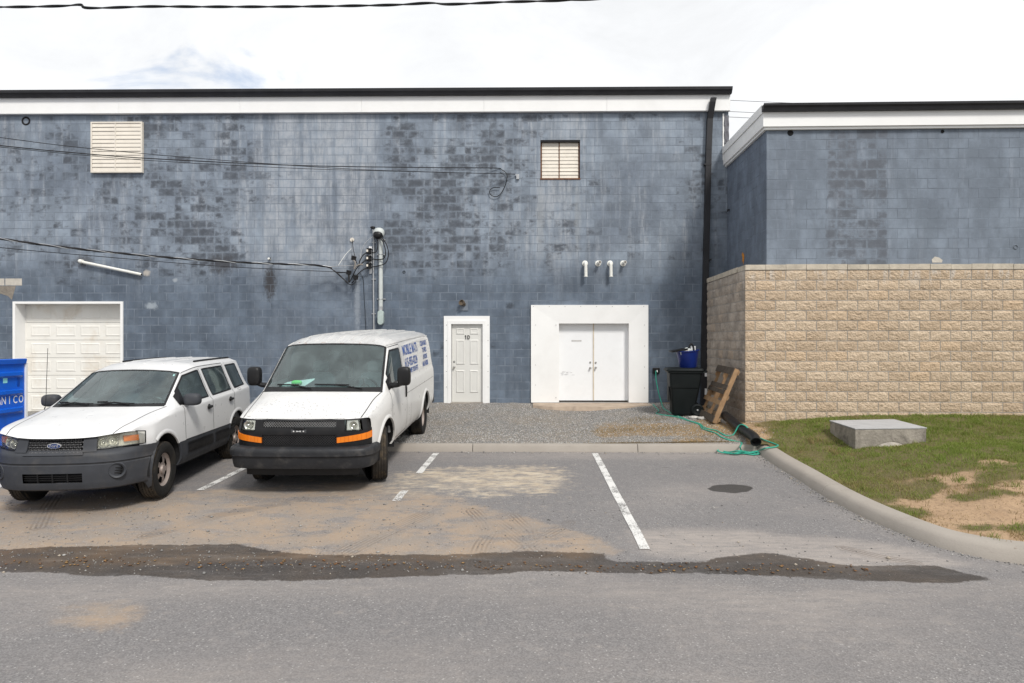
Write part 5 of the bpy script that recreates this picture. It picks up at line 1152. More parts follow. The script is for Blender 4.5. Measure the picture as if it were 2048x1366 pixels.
# ---------------- white compact SUV
def build_suv(root):
    C = [
     [(0,.34,.27),(.58,.34,.27),(.72,.36,.30),(.77,.38,.42),(.79,.38,.60),(.80,.38,.74),(.785,.36,.885),(.745,.25,.90),(.60,.155,.885),(.44,.095,.862),(.24,.055,.852),(0,.042,.85)],
     stn(.42, [(0,.25),(.64,.25),(.78,.28),(.80,.42),(.822,.60),(.83,.75),(.815,.915,.44),(.775,.945,.36),(.63,.94,.28),(.46,.925,.22),(.25,.92,.185),(0,.92,.175)]),
     stn(.62, [(0,.22),(.70,.22),(.83,.27),(.885,.42),(.89,.60),(.885,.77),(.855,.945,.64),(.80,.985,.58),(.66,.99,.52),(.49,.99,.47),(.26,.99,.44),(0,.99,.43)]),
     stn(.90, [(0,.22),(.70,.22),(.84,.27),(.895,.42),(.895,.60),(.885,.78),(.865,.985),(.81,1.025,.88),(.68,1.045,.84),(.51,1.05,.80),(.27,1.055,.77),(0,1.06,.76)]),
     stn(1.24, [(0,.22),(.70,.22),(.84,.27),(.895,.42),(.893,.60),(.886,.79),(.872,1.03),(.845,1.075,1.24),(.755,1.105,1.22),(.56,1.115,1.11),(.30,1.12,1.045),(0,1.125,1.02)]),
     stn(1.80, [(0,.22),(.70,.22),(.84,.27),(.895,.42),(.893,.60),(.888,.79),(.877,1.05),(.853,1.09,1.78),(.625,1.52,1.92),(.50,1.547,1.88),(.27,1.565,1.84),(0,1.572,1.83)]),
     stn(2.46, [(0,.22),(.70,.22),(.84,.27),(.895,.42),(.893,.60),(.888,.80),(.880,1.075),(.856,1.11,2.44),(.665,1.59,2.40),(.55,1.64,2.38),(.31,1.67,2.36),(0,1.68,2.36)]),
     stn(3.36, [(0,.22),(.70,.22),(.84,.28),(.895,.42),(.893,.60),(.888,.82),(.880,1.11),(.853,1.145,3.36),(.67,1.61,3.32),(.56,1.66,3.3),(.31,1.685,3.3),(0,1.693,3.3)]),
     stn(4.18, [(0,.30),(.66,.30),(.79,.34),(.86,.46),(.865,.62),(.86,.84),(.848,1.14),(.818,1.18,4.16),(.66,1.62,4.04),(.555,1.665,4.02),(.31,1.685,4.02),(0,1.69,4.02)]),
     stn(4.40, [(0,.36),(.60,.36),(.73,.39),(.80,.47),(.81,.62),(.80,.84),(.775,1.13,4.38),(.745,1.17,4.36),(.61,1.585,4.22),(.51,1.63,4.20),(.29,1.652,4.19),(0,1.658,4.19)])]
    su = [6, 8, 12, 12, 20, 20, 20, 20, 6]; sv = [3, 3, 4, 8, 8, 8, 4, 20, 10, 6, 6]
    for st_ in (1, 2, 3):
        for j_ in (9, 10, 11): x_, y_, z_ = C[st_][j_]; C[st_][j_] = (x_, y_, z_+.014)
    sh = Shell(C, su, sv, sharp_u=(4, 5), sharp_v=(6, 8, 9)); AF, AR = (0.88, 0.365, 0.42), (3.50, 0.365, 0.42)
    def cl(u, v, c, side):
        if v < 1.9: return 'underbody'
        if 4 < u < 5 and v > 8.2: return 'windshield'
        if 7.1 < v < 7.9:
            if 4.45 < u < 5.9: return 'front_window_%d' % side
            if 6.1 < u < 6.95: return 'rear_window_%d' % side
            if 7.15 < u < 7.8: return 'quarter_window_%d' % side
        if v < 4.0 and 3.2 < u: return 'cladding_%d' % side
        if u < 3.95 and v > 8.0: return 'hood'
        if 4.4 < u < 5.98 and 4 < v < 8: return 'front_door_%d' % side
        if 6.0 < u < 7.0 and 4 < v < 8: return 'rear_door_%d' % side
        return 'body'
    parts = sh.split(cl, [AF, AR]); objs = {}
    mats = dict(underbody=UNDER, windshield=WSHIELD, cladding=CLAD, hood=PAINT_S, body=PAINT_S)
    for nm, (v, f) in parts.items():
        base = nm.rsplit('_', 1)[0] if nm[-1] == '1' else nm; base = base.rstrip('-').rstrip('_')
        m = mats.get(base, TINT if 'window' in base else PAINT_S)
        objs[nm] = make_obj(base.replace('front_', '').replace('rear_', '').replace('quarter_window', 'window'), v, f, m, root, True, 40)
    # rear end
    end = [Vector((s_*x, y, z)) for s_ in (1, -1) for x, y, z in (sh.G[-1][::1] if s_ > 0 else sh.G[-1][::-1])]
    make_obj('tailgate', end+[Vector((0, 4.40, 0.9))], [(i, (i+1) % len(end), len(end)) for i in range(len(end))], PAINT_S, root)
    for s_ in (1, -1): MB().box(s_*0.70-0.08, s_*0.70+0.08, 4.34, 4.40, 0.85, 1.12).build('taillight', REDL, root, bevel=0.02)
    MB().box(-0.78, 0.78, 4.36, 4.47, 0.40, 0.62).build('rear_bumper', CLAD, root, bevel=0.03)
    # seams and rubber
    for s_ in (1, -1):
        mb = MB()
        for path, w in (([(4.4, 4.1), (4.4, 7.0)], .010), ([(5.98, 4.1), (5.98, 7.95)], .010), ([(7.0, 4.6), (7.0, 7.95)], .010), ([(4.4, 4.02), (7.0, 4.02)], .012), ([(4.98, 8.02), (6, 8.02), (7, 8.0)], .012), ([(0.05, 8.0), (1, 8.0), (2, 8.0), (3, 8.0), (3.95, 8.0)], .010)): mb.add(*sh.ribbon(path, w, s_))
        mb.add(*sh.ribbon([(7.42, 6.2), (7.46, 6.6), (7.42, 6.95), (7.3, 6.95), (7.26, 6.6), (7.3, 6.2)], .006, s_, closed=True))
        mb.build('panel_seams', SEAM, root)
        rb = MB()
        for a, b in ((6.1, 6.95), (7.15, 7.8)): rb.add(*sh.ribbon([(a, 7.1), (b, 7.1), (b, 7.9), (a, 7.9)], .026, s_, 0.003, True))
        rb.add(*sh.ribbon([(4.45, 7.1), (5.9, 7.1), (5.9, 7.9), (5.0, 7.9), (4.45, 7.9)], .026, s_, 0.003, True)); rb.build('window_rubber', PLASTIC, root)
    wr = MB()
    for s_ in (1, -1): wr.add(*sh.ribbon([(4.02, 8.2), (5.0, 8.2)], .028, s_, 0.003)); wr.add(*sh.ribbon([(4.99, 8.2), (4.99, 9), (4.99, 10), (4.99, 11)], .03, s_, 0.003)); wr.add(*sh.ribbon([(4.03, 8.2), (4.03, 9), (4.03, 10), (4.03, 11)], .075, s_, 0.004))
    wr.build('windshield_seal', PLASTIC, root)
    # nose
    plan = [(0,0),(.25,.006),(.44,.035),(.60,.10),(.72,.205),(.80,.33),(.868,.46),(.903,.57),(.912,.66)]
    no = Nose(plan, [(.23,.085),(.255,.03),(.31,.012),(.42,.0),(.535,-.004),(.55,.012),(.565,.0),(.655,.012),(.685,.04),(.70,.06),(.80,.085),(.92,.125)], .6)
    ks = sorted(set(np.round(np.concatenate([np.linspace(-1, 1, 61), [no.k_of(-.33), no.k_of(.33)]]), 4))); zs = [.23,.24,.255,.28,.31,.335,.37,.41,.445,.48,.51,.535,.543,.55,.557,.565,.60,.63,.655,.67,.685,.70]
    ko, kg, ki = no.k_of(.33), no.k_of(.335), no.k_of(.37)
    bump = no.solid('front_bumper', CLAD, root, zs, ks, lambda k, z: not (abs(k) < ko and .335 < z < .445), clampc=(AF[0], AF[1], AF[2]-.006))
    no.solid('bumper_top', CLAD, root, [.70, .71], ks, clampc=AF)
    v, f = no.patch(-ko, ko, .335, .445, 20, 3, -.05); make_obj('intake', v, f, UNDER, bump)
    sl = MB()
    for z in (.36, .385, .41): sl.add(*no.patch(-ko, ko, z, z+.008, 16, 1, -.015, .02))
    for k in (-.5, 0, .5): sl.add(*no.patch(ko*k-.006, ko*k+.006, .335, .445, 1, 2, -.01, .02))
    sl.build('intake_slats', PLASTIC, bump)
    make_obj('bumper_crease', *no.patch(-.80, .80, .546, .556, 50, 1, .004), SEAM, bump)
    # grille with honeycomb, surround and badge
    gr = empty('grille', (0, 0, 0), 0, root)
    v, f = no.patch(-kg, kg, .675, .845, 16, 3, -.035); make_obj('grille_back', v, f, UNDER, gr)
    hc = MB(); pw, ph = 0.047, 0.030; row = 0; z = .688
    while z < .845:
        x = -.36+(row % 2)*pw/2
        while x < .36:
            hx = [(x+dx_*pw/2, z+dz_*ph/2) for dx_, dz_ in ((-.55,.5),(.55,.5),(.98,0),(.55,-.5),(-.55,-.5),(-.98,0))]
            lim = .325-.12*max(0, (.75-z))
            if abs(x) < lim-.01:
                vo = [no.at(no.k_of(max(-lim, min(lim, a))), min(max(b, .675), .845), 0.0) for a, b in hx]; vi = [no.at(no.k_of(max(-lim, min(lim, x+(a-x)*.70))), min(max(z+(b-z)*.66, .675), .845), 0.002) for a, b in hx]
                vb = [p+Vector((0, .02, 0)) for p in vi]; hc.add(vo+vi+vb, [(i, 6+i, 6+(i+1) % 6, (i+1) % 6) for i in range(6)]+[(6+i, 12+i, 12+(i+1) % 6, 6+(i+1) % 6) for i in range(6)])
            x += pw
        z += ph*0.92; row += 1
    hc.build('honeycomb', plain('grille_grey', (0.12, 0.12, 0.125), 0.4), gr)
    for s_ in (1, -1):
        k0, k1 = no.k_of(.32)*s_, no.k_of(.472)*s_
        v, f = no.patch(min(k0, k1), max(k0, k1), .69, .87, 6, 5, .012, .05); make_obj('grille_surround', v, f, CLAD, gr, True)
    v, f = no.patch(-no.k_of(.335), no.k_of(.335), .66, .682, 16, 2, .016, .05); make_obj('grille_surround', v, f, CLAD, gr, True)
    v, f = no.patch(-no.k_of(.42), no.k_of(.42), .843, .852, 20, 1, .0, .05); make_obj('hood_gap', v, f, UNDER, gr)
    M = Matrix.Translation(no.at(0, .765, .012)) @ Matrix.Rotation(R(96), 4, 'X') @ Matrix.Diagonal((1, .40, 1, 1)); bd = MB().lathe([(0.001, .012), (.072, .011), (.078, .0)], 32, M).build('badge', BADGE, gr, smooth=True)
    MB().lathe([(.070, .0125), (.073, .016), (.0795, .014), (.080, -.002)], 32, M).build('badge_rim', SILVER, gr)
    v, f = text_mesh('Ford', .052, 0); MB().add([Vector((p.x-.052, 0, p.z+p.x*0.0)) + Vector((0, no.at(0, .75, .012).y-.014, .750)) for p in v], f).build('lettering', SILVER, gr)
    # headlights
    for s_ in (1, -1):
        hl = empty('headlight', (0, 0, 0), 0, root); k0, k1 = no.k_of(.475), no.k_of(.845)
        zlo = lambda a: .715+.02*a; zhi = lambda a: .868+.032*a-.09*max(0, a-.8)**1.0
        zf = lambda a, b: zlo(a)+(zhi(a)-zlo(a))*b
        def put(vf, nm, m, smooth=True):
            v, f = vf
            if s_ < 0: v, f = mirror_faces(v, f)
            return make_obj(nm, v, f, m, hl, smooth)
        put(no.patch(k0, k1, 0, 0, 16, 5, -.045, .02, zf), 'housing', HAZY); put(no.patch(k0, k1, 0, 0, 18, 6, .012, .012, zf), 'lens', CLEAR)
        rim_ = MB()
        edge = [(k0+(k1-k0)*i/16, zlo(i/16)) for i in range(17)]+[(k1, zhi(1))]+[(k0+(k1-k0)*i/16, zhi(i/16)) for i in range(16, -1, -1)]+[(k0, zlo(0))]
        rim_.tube([no.at(k, z, .008) for k, z in edge], .007, 5); put((rim_.v, rim_.f), 'lamp_rim', PLASTIC)
        for xx, rr_, zz_ in ((.535, .05, .780), (.645, .056, .795)):
            p = no.at(no.k_of(xx), zz_, -.03); M = Matrix.Translation(p) @ Matrix.Rotation(R(90), 4, 'X') @ Matrix.Rotation(R(14), 4, 'Y')
            q = MB().lathe([(0.001, -.03), (rr_*.5, -.022), (rr_*.85, 0), (rr_, .03), (rr_*1.08, .031), (rr_*1.1, .0)], 20, M).blob(p+Vector((0, -.012, 0)), (.016, .02, .016)); put((q.v, q.f), 'reflector', REFL)
        put(no.patch(no.k_of(.735), no.k_of(.815), 0, 0, 5, 3, -.012, .01, lambda a, b: .775+(.845-.775)*b), 'turn_signal', AMBER)
        fg = empty('fog_lamp', (0, 0, 0), 0, root); p = no.at(no.k_of(.655)*s_, .452, 0.0); ang = R(24)*s_
        M = Matrix.Translation(p) @ Matrix.Rotation(ang, 4, 'Z') @ Matrix.Rotation(R(90), 4, 'X')
        MB().lathe([(.094, -.015), (.096, .012), (.088, .022), (.07, .01), (.06, -.02)], 28, M).build('bezel', CLAD, fg, smooth=True); MB().lathe([(.001, -.012), (.062, -.012)], 24, M).build('recess', UNDER, fg)
        gm_ = MB()
        for d in (-.03, 0, .03): gm_.box(-.048, .048, -.006, .006, -.004, .004, M @ Matrix.Translation((0, d, .002)))
        gm_.build('slats', PLASTIC, fg)
        # mirror, handles, arch lips
        mr = empty('mirror', (0, 0, 0), 0, root); p = sh.P(4.6, 7.12, s_)
        MB().blob((p.x+s_*.115, p.y-.02, p.z+.055), (.115, .085, .085), .62).build('mirror_shell', CLAD, mr, smooth=True); MB().tube([p+Vector((-s_*.02, .02, .0)), p+Vector((s_*.06, .0, .02))], .035, 8).build('mirror_arm', CLAD, mr)
        MB().add([sh.P(u, v, s_, .006) for u, v in ((4.3, 7.1), (4.62, 7.1), (4.62, 7.85), (4.3, 7.9))], [(0, 1, 2, 3)] if s_ > 0 else [(3, 2, 1, 0)]).build('mirror_patch', PLASTIC, mr)
        for nm, u in (('front_door_%d' % s_, 5.74), ('rear_door_%d' % s_, 6.80)):
            p = sh.P(u, 6.0, s_); h_ = MB().blob((p.x+s_*.022, p.y, p.z-.09), (.018, .085, .022), .6).blob((p.x+s_*.004, p.y, p.z-.09), (.012, .05, .042), .8); h_.build('door_handle', PLASTIC, objs[nm], smooth=True)
        arch_lip(root, sh, *AF, R(33), R(126), s_, PAINT_S, .014, .06); arch_lip(root, sh, *AF, R(-12), R(33), s_, CLAD, .014, .05); arch_lip(root, sh, *AR, R(33), R(147), s_, PAINT_S, .014, .06); arch_lip(root, sh, *AR, R(147), R(192), s_, CLAD, .014, .05); arch_lip(root, sh, *AR, R(-12), R(33), s_, CLAD, .014, .05)
        well(root, *AF, s_, .5, .885); well(root, *AR, s_, .5, .885)
        wheel(root, (s_*.775, AF[0], .305), .365, .225, .215, 'spoke', s_, R(3)); wheel(root, (s_*.775, AR[0], .305), .365, .225, .215, 'spoke', s_)
        mo = MB()                                                  # rubbing strips on the doors
        for a, b in ((4.5, 5.9), (6.05, 6.9)):
            v, f = sh.ribbon([(a, 3.35), (b, 3.35)], .085, s_, .016); mo.add(v, f)
            for vv0 in (3.02, 3.68): mo.add(*sh.ribbon([(a, vv0), (b, vv0)], .03, s_, .006))
        mo.build('door_moulding', PLASTIC, root)
        rr2 = MB().tube([sh.P(u, 9.1, s_, .012) for u in np.linspace(6.25, 8.05, 12)], .016, 6); rr2.build('roof_rail', PLASTIC, root, smooth=True)
    for a, b in ((7.9, 8.9),): 
        rb = MB()
        for x in (-.28, 0, .28): rb.tube([Vector((x, y, sh.P(u, 11-abs(x)/.32*1.0, 1).z-.004)) for u, y in ((5.6, 2.15), (6, 2.4), (6.5, 2.8), (7, 3.3), (7.6, 3.8))], .016, 6)
        rb.build('roof_rib', PAINT_S, root, smooth=True)
    # wipers, washer jets, inspection sticker, aerial
    for x0, x1 in ((-.06, .33), (-.60, -.18)):
        def wp(x, k):
            vv1 = 11-abs(x)/.30 if abs(x) < .30 else (10-(abs(x)-.30)/.26 if abs(x) < .56 else 9-(abs(x)-.56)/.19); return sh.P(4.0+k, vv1, 1 if x >= 0 else -1, .022)
        MB().tube([wp(x0, .02), wp((x0+x1)/2, .075), wp(x1, .03)], .010, 6).tube([wp(x0-.02, .085), wp(x0+.1, .085)], .012, 6).tube([wp(x0-.0, .09), wp(x1+.06, .045)], .006, 5).build('wiper', PLASTIC, root)
    MB().blob((-.27, .80, 1.062), (.014, .012, .008)).blob((.20, .80, 1.064), (.014, .012, .008)).build('washer_jets', PLASTIC, root)
    q = [sh.P(4.94-d, 8.45+e_, 1, -.004) for d, e_ in ((0, 0), (0, .14), (.06, .14), (.06, 0))]; MB().add(q, [(0, 1, 2, 3)]).add(q, [(3, 2, 1, 0)]).build('sticker', plain('sticker_white', (0.7, 0.78, 0.75), 0.5), root)
    p = sh.P(3.75, 7.4, -1); MB().tube([p, p+Vector((0, .03, .05)), p+Vector((.01, .06, .82))], [.008, .004, .003], 6).build('aerial', PLASTIC, root)
    # cabin
    MB().box(-.70, .70, 1.15, 4.1, .40, .46).box(-.80, -.74, 1.3, 4.1, .46, .98).box(.74, .80, 1.3, 4.1, .46, .98).build('cabin_floor', CABIN, root)
    MB().hexa([(-.72, 1.12, .75), (.72, 1.12, .75), (.72, 1.62, .75), (-.72, 1.62, .75)], [(-.70, 1.16, 1.03), (.70, 1.16, 1.03), (.70, 1.55, 1.07), (-.70, 1.55, 1.07)]).build('dashboard', DASH, root, bevel=.03)
    for s_ in (-.37, .37): seat(root, s_, 2.05, .55, .50, .62); seat(root, s_, 3.0, .58, .58, .60)
    steering(root, (.37, 1.72, 1.02), -62)
    MB().blob((0, 1.98, 1.52), (.13, .025, .045), .6).build('rear_view_mirror', PLASTIC, root, smooth=True)
    return sh

# ---------------- white cargo van
def build_van(root):
    C = [
     [(0,.30,.42),(.70,.30,.42),(.84,.30,.46),(.895,.28,.56),(.90,.28,.70),(.90,.28,.84),(.89,.26,.945),(.86,.20,.965),(.79,.145,.965),(.68,.10,.962),(.42,.065,.958),(0,.05,.957)],
     stn(.44, [(0,.38),(.72,.38),(.87,.42),(.945,.56),(.95,.72),(.945,.87),(.925,.985),(.89,1.02,.40),(.81,1.035,.36),(.69,1.05,.32),(.42,1.058,.285),(0,1.06,.275)]),
     stn(.76, [(0,.34),(.74,.34),(.90,.38),(.97,.56),(.98,.76),(.975,.92),(.958,1.04),(.92,1.10,.74),(.83,1.14,.70),(.70,1.165,.66),(.42,1.18,.62),(0,1.185,.61)]),
     stn(1.12, [(0,.32),(.75,.32),(.92,.37),(.985,.58),(.995,.80),(.988,1.0),(.97,1.12),(.94,1.19,1.10),(.885,1.225,1.06),(.70,1.24,.95),(.42,1.248,.88),(0,1.252,.86)]),
     stn(1.62, [(0,.32),(.75,.32),(.92,.37),(.99,.58),(1.0,.82),(1.0,1.05),(.988,1.19),(.967,1.25,1.60),(.80,1.835,1.74),(.67,1.88,1.69),(.40,1.90,1.64),(0,1.907,1.62)]),
     stn(2.38, [(0,.32),(.75,.32),(.92,.37),(.99,.58),(1.0,.82),(1.0,1.06),(.99,1.20),(.970,1.26),(.86,1.865,2.35),(.80,1.94,2.35),(.44,2.01,2.35),(0,2.03,2.35)]),
     stn(3.40, [(0,.32),(.75,.32),(.92,.37),(.99,.58),(1.0,.82),(1.0,1.06),(.99,1.20),(.972,1.26),(.872,1.885),(.81,1.96),(.45,2.03),(0,2.05)]),
     stn(4.50, [(0,.32),(.75,.32),(.92,.37),(.99,.58),(1.0,.82),(1.0,1.06),(.99,1.20),(.972,1.26),(.872,1.885),(.81,1.96),(.45,2.03),(0,2.05)]),
     stn(5.46, [(0,.34),(.75,.34),(.91,.39),(.98,.58),(.99,.82),(.99,1.06),(.98,1.20),(.962,1.26),(.86,1.875,5.40),(.795,1.945,5.38),(.44,2.015,5.38),(0,2.035,5.38)]),
     stn(5.66, [(0,.40),(.70,.40),(.84,.44),(.91,.58),(.92,.82),(.92,1.06),(.915,1.20),(.90,1.26),(.80,1.85,5.58),(.73,1.905,5.55),(.41,1.965,5.54),(0,1.985,5.54)])]
    su = [6, 8, 10, 20, 20, 20, 24, 20, 6]; sv = [3, 3, 5, 6, 6, 4, 4, 20, 10, 6, 6]
    sh = Shell(C, su, sv, sharp_u=(3, 4)); AF, AR = (.92, .385, .46), (4.35, .385, .455)
    def cl(u, v, c, side):
        if v < 1.9: return 'underbody'
        if 3 < u < 4 and v > 8.2: return 'windshield'
        if 7.1 < v < 7.85 and 3.4 < u < 4.85: return 'window_%d' % side
        if u < 2.95 and v > 8.0: return 'hood'
        if 3.2 < u < 4.95 and 2.4 < v < 8: return 'door_%d' % side
        return 'body'
    parts = sh.split(cl, [AF, AR]); objs = {}
    mats = dict(underbody=UNDER, windshield=WSHIELD, hood=PAINT_V, body=PAINT_V, window=TINT, door=PAINT_V)
    for nm, (v, f) in parts.items():
        base = nm.rsplit('_', 1)[0]; objs[nm] = make_obj(base, v, f, mats[base], root, True, 40)
    end = [Vector((s_*x, y, z)) for s_ in (1, -1) for x, y, z in (sh.G[-1][::1] if s_ > 0 else sh.G[-1][::-1])]
    make_obj('rear_doors', end+[Vector((0, 5.66, 1.1))], [(i, (i+1) % len(end), len(end)) for i in range(len(end))], PAINT_V, root)
    MB().box(-.95, .95, 5.62, 5.80, .42, .60).build('rear_bumper', BUMP_V, root, bevel=.03)
    for s_ in (1, -1): MB().box(s_*.86-.05, s_*.86+.05, 5.60, 5.675, .95, 1.35).build('taillight', REDL, root, bevel=.015)
    for s_ in (1, -1):
        mb = MB()
        for path, w in (([(3.2, 2.4), (3.2, 7.0)], .011), ([(4.95, 2.4), (4.95, 7.95)], .011), ([(3.2, 2.4), (4.95, 2.4)], .010), ([(3.98, 8.02), (4.95, 8.0)], .012), ([(0.05, 8.0), (1, 8.0), (2, 8.0), (2.95, 8.0)], .012), ([(4.95, 4.9), (6, 4.9), (7, 4.9), (7.9, 4.9)], .006), ([(5.35, 2.6), (5.35, 4.0)], .006)): mb.add(*sh.ribbon(path, w, s_))
        mb.build('panel_seams', SEAM, root)
        rb = MB(); rb.add(*sh.ribbon([(3.4, 7.1), (4.85, 7.1), (4.85, 7.85), (4.0, 7.85), (3.4, 7.85)], .03, s_, .003, True)); rb.build('window_rubber', PLASTIC, root)
        MB().tube([sh.P(u, 8.35, s_, .006) for u in np.linspace(4.05, 8.7, 40)], .011, 6).build('drip_rail', PAINT_V, root, smooth=True)
        # raised body panels between belt and roof
        mo = MB()
        for a, b in ((5.12, 6.95), (7.05, 8.55)): mo.add(*sh.ribbon([(a, 7.12), (b, 7.12), (b, 7.9), (a, 7.9)], .014, s_, .005, True))
        mo.build('panel_step', PAINT_V, root)
    wr = MB()
    for s_ in (1, -1):
        wr.add(*sh.ribbon([(3.0, 8.2), (4.0, 8.2)], .035, s_, .003)); wr.add(*sh.ribbon([(3.985, 8.2), (3.985, 9), (3.985, 10), (3.985, 11)], .03, s_, .003)); wr.add(*sh.ribbon([(3.02, 8.2), (3.02, 9), (3.02, 10), (3.02, 11)], .10, s_, .004))
        wr.add(*sh.ribbon([(2.93, 8.0), (2.93, 9), (2.93, 10), (2.93, 11)], .05, s_, .002))
    wr.build('windshield_seal', PLASTIC, root)
    cg = MB()
    for k in range(34): 
        x = -.02+.014*k; cg.tube([sh.P(2.90, 11-abs(x)/.42, 1 if x > 0 else -1, .004), sh.P(2.99, 11-abs(x)/.42, 1 if x > 0 else -1, .012)], .003, 4)
    cg.build('cowl_grille', BUMP_V, root)
    for k in range(7):                                          # pressed ribs along the roof
        x = -.60+.20*k; vv1 = 11-abs(x)/.445 if abs(x) < .445 else 10-(abs(x)-.445)/.355
        MB().tube([sh.P(u_, vv1, 1 if x >= 0 else -1, .001) for u_ in np.linspace(4.25, 7.9, 30)], .011, 6).build('roof_rib', PAINT_V, root, smooth=True)
    # bumper
    plan = [(0,-.085),(.40,-.080),(.70,-.055),(.86,-.01),(.955,.09),(.992,.24),(.998,.40)]
    bp = Nose(plan, [(.305,.10),(.32,.05),(.37,.035),(.475,.022),(.49,.0),(.555,.0),(.582,.015),(.598,.05),(.602,.16)])
    ks = list(np.linspace(-1, 1, 61)); b_ = bp.solid('front_bumper', BUMP_V, root, [.305,.32,.345,.37,.43,.475,.482,.49,.53,.555,.572,.582,.59,.598,.602], ks)
    v, f = bp.patch(-.62, .62, .20, .30, 20, 2, -.10, .02); make_obj('air_dam', v, f, PLASTIC, root)
    # nose panel with two grilles, lamps
    plan = [(0,.02),(.40,.03),(.66,.065),(.80,.12),(.885,.21),(.908,.29)]
    no = Nose(plan, [(.57,.0),(.64,.0),(.80,.0),(.955,.035),(.97,.05)])
    K = no.k_of; kx = [0,.49,.515,.565,.60,.82,.86,.908]; kk = sorted(set([round(s_*K(x), 4) for x in kx for s_ in (1, -1)]+[round(q, 4) for q in np.linspace(-1, 1, 41)]))
    zs = [.575,.60,.622,.68,.72,.758,.805,.83,.858,.88,.90,.925,.935,.945,.958]
    def keep(k, z):
        a = abs(k)
        if a < K(.49) and (.858 < z < .935 or .622 < z < .758): return False
        if K(.60) < a < K(.82) and .805 < z < .945: return False
        return True
    no.solid('front_fascia', PLASTIC, root, zs, kk, keep)
    make_obj('hood_edge', *no.patch(-.98, .98, .957, .966, 40, 1, .004, .06), SEAM, root)
    bright = plain('dull_mesh', (0.22, 0.22, 0.22), 0.35, 0.4); darkm = plain('dark_mesh', (0.03, 0.03, 0.032), 0.5)
    for z0, z1, m in ((.858, .935, bright), (.622, .758, darkm)):
        g = empty('grille', (0, 0, 0), 0, root); v, f = no.patch(-K(.49), K(.49), z0, z1, 16, 2, -.05); make_obj('grille_back', v, f, UNDER, g)
        msh = MB(); p_ = .034; hh_ = z1-z0; x = -.49-hh_
        while x < .49:
            for d in (1, -1):
                a, b = (x, z0) if d > 0 else (x, z1), (x+hh_, z1) if d > 0 else (x+hh_, z0)
                t0, t1 = max(0, (-.49-a[0])/(b[0]-a[0])), min(1, (.49-a[0])/(b[0]-a[0]))
                if t1 > t0+.02: msh.tube([no.at(K(a[0]+(b[0]-a[0])*q), a[1]+(b[1]-a[1])*q, -.012) for q in (t0, t1)], .0042, 4, False)
            x += p_
        msh.build('mesh_bars', m, g)
    em = MB().blob(no.at(0, .848, .01), (.075, .02, .016), .6); em.build('badge_mount', PLASTIC, root, smooth=True)
    v, f = no.patch(-K(.10), K(.10), .785, .83, 6, 2, .006, .01); make_obj('badge_plate', v, f, plain('plate_dull', (0.05, 0.052, 0.055), 0.35), root)
    pl = MB()
    for x in (-.065, -.02, .02, .065): pl.blob(no.at(K(x), .808, .014), (.011, .008, .011))
    pl.tube([no.at(K(-.025), .808, .012), no.at(K(.025), .808, .012)], .004, 5); pl.build('badge_studs', SILVER, root, smooth=True)
    for s_ in (1, -1):
        hl = empty('headlight', (0, 0, 0), 0, root)
        def put(vf, nm, m, smooth=True):
            v, f = vf
            if s_ < 0: v, f = mirror_faces(v, f)
            return make_obj(nm, v, f, m, hl, smooth)
        put(no.patch(K(.60), K(.82), .805, .945, 4, 3, -.05, .02), 'pocket', PLASTIC); put(no.patch(K(.625), K(.80), .815, .938, 6, 4, -.035, .03), 'housing', REFL); put(no.patch(K(.622), K(.803), .812, .941, 8, 5, -.005, .012), 'lens', CLEAR)
        p = no.at(K(.715), .876, -.012); q = MB().lathe([(.001, -.02), (.03, -.012), (.052, .01), (.056, .01)], 20, Matrix.Translation(p) @ Matrix.Rotation(R(90), 4, 'X')).blob(p+Vector((0, -.008, 0)), (.02, .012, .014)); put((q.v, q.f), 'reflector', REFL)
        put(no.patch(K(.50), K(.905), 0, 0, 12, 3, .010, .03, lambda a, b: (.650+.045*a)+((.722+.060*a)-(.650+.045*a))*b), 'turn_signal', AMBER)
        rbx = MB()
        for i in range(9): rbx.tube([no.at(K(.50+.4*i/8), .652+.045*i/8, .011), no.at(K(.50+.4*i/8), .720+.060*i/8, .011)], .0022, 4)
        put((rbx.v, rbx.f), 'lens_ribs', plain('amber_rib', (0.55, 0.13, 0.01), 0.3))
        mr = empty('mirror', (0, 0, 0), 0, root); p = sh.P(3.55, 7.08, s_)
        MB().blob((p.x+s_*.20, p.y-.02, p.z+.17), (.10, .08, .145), .5).build('mirror_shell', PLASTIC, mr, smooth=True)
        MB().tube([p+Vector((-s_*.03, .0, .02)), p+Vector((s_*.10, -.01, .035)), p+Vector((s_*.2, -.02, .08))], [.045, .038, .04], 8).build('mirror_arm', PLASTIC, mr, smooth=True)
        MB().add([sh.P(u, v, s_, .006) for u, v in ((3.22, 7.05), (3.62, 7.05), (3.62, 7.55), (3.22, 7.85))], [(0, 1, 2, 3)] if s_ > 0 else [(3, 2, 1, 0)]).build('mirror_patch', PLASTIC, mr)
        p = sh.P(4.82, 6.0, s_); MB().blob((p.x+s_*.012, p.y, p.z-.12), (.02, .035, .095), .5).build('door_handle', PLASTIC, objs['door_%d' % s_], smooth=True)
        arch_lip(root, sh, *AF, R(-2), R(172), s_, PAINT_V, .022, .055); arch_lip(root, sh, *AR, R(-8), R(186), s_, PAINT_V, .022, .055)
        well(root, *AF, s_, .5, .975); well(root, *AR, s_, .5, .985)
        wheel(root, (s_*.855, AF[0], .335), .385, .235, .215, 'steel', s_, R(14)); wheel(root, (s_*.845, AR[0], .345), .385, .235, .215, 'steel', s_)
        p = sh.P(3.3, 3.4, s_); v, f = sh.ribbon([(3.28, 3.2), (3.52, 3.2)], .05, s_, .006); make_obj('side_badge', v, f, plain('grey_badge', (0.12, 0.12, 0.125), 0.4), root)
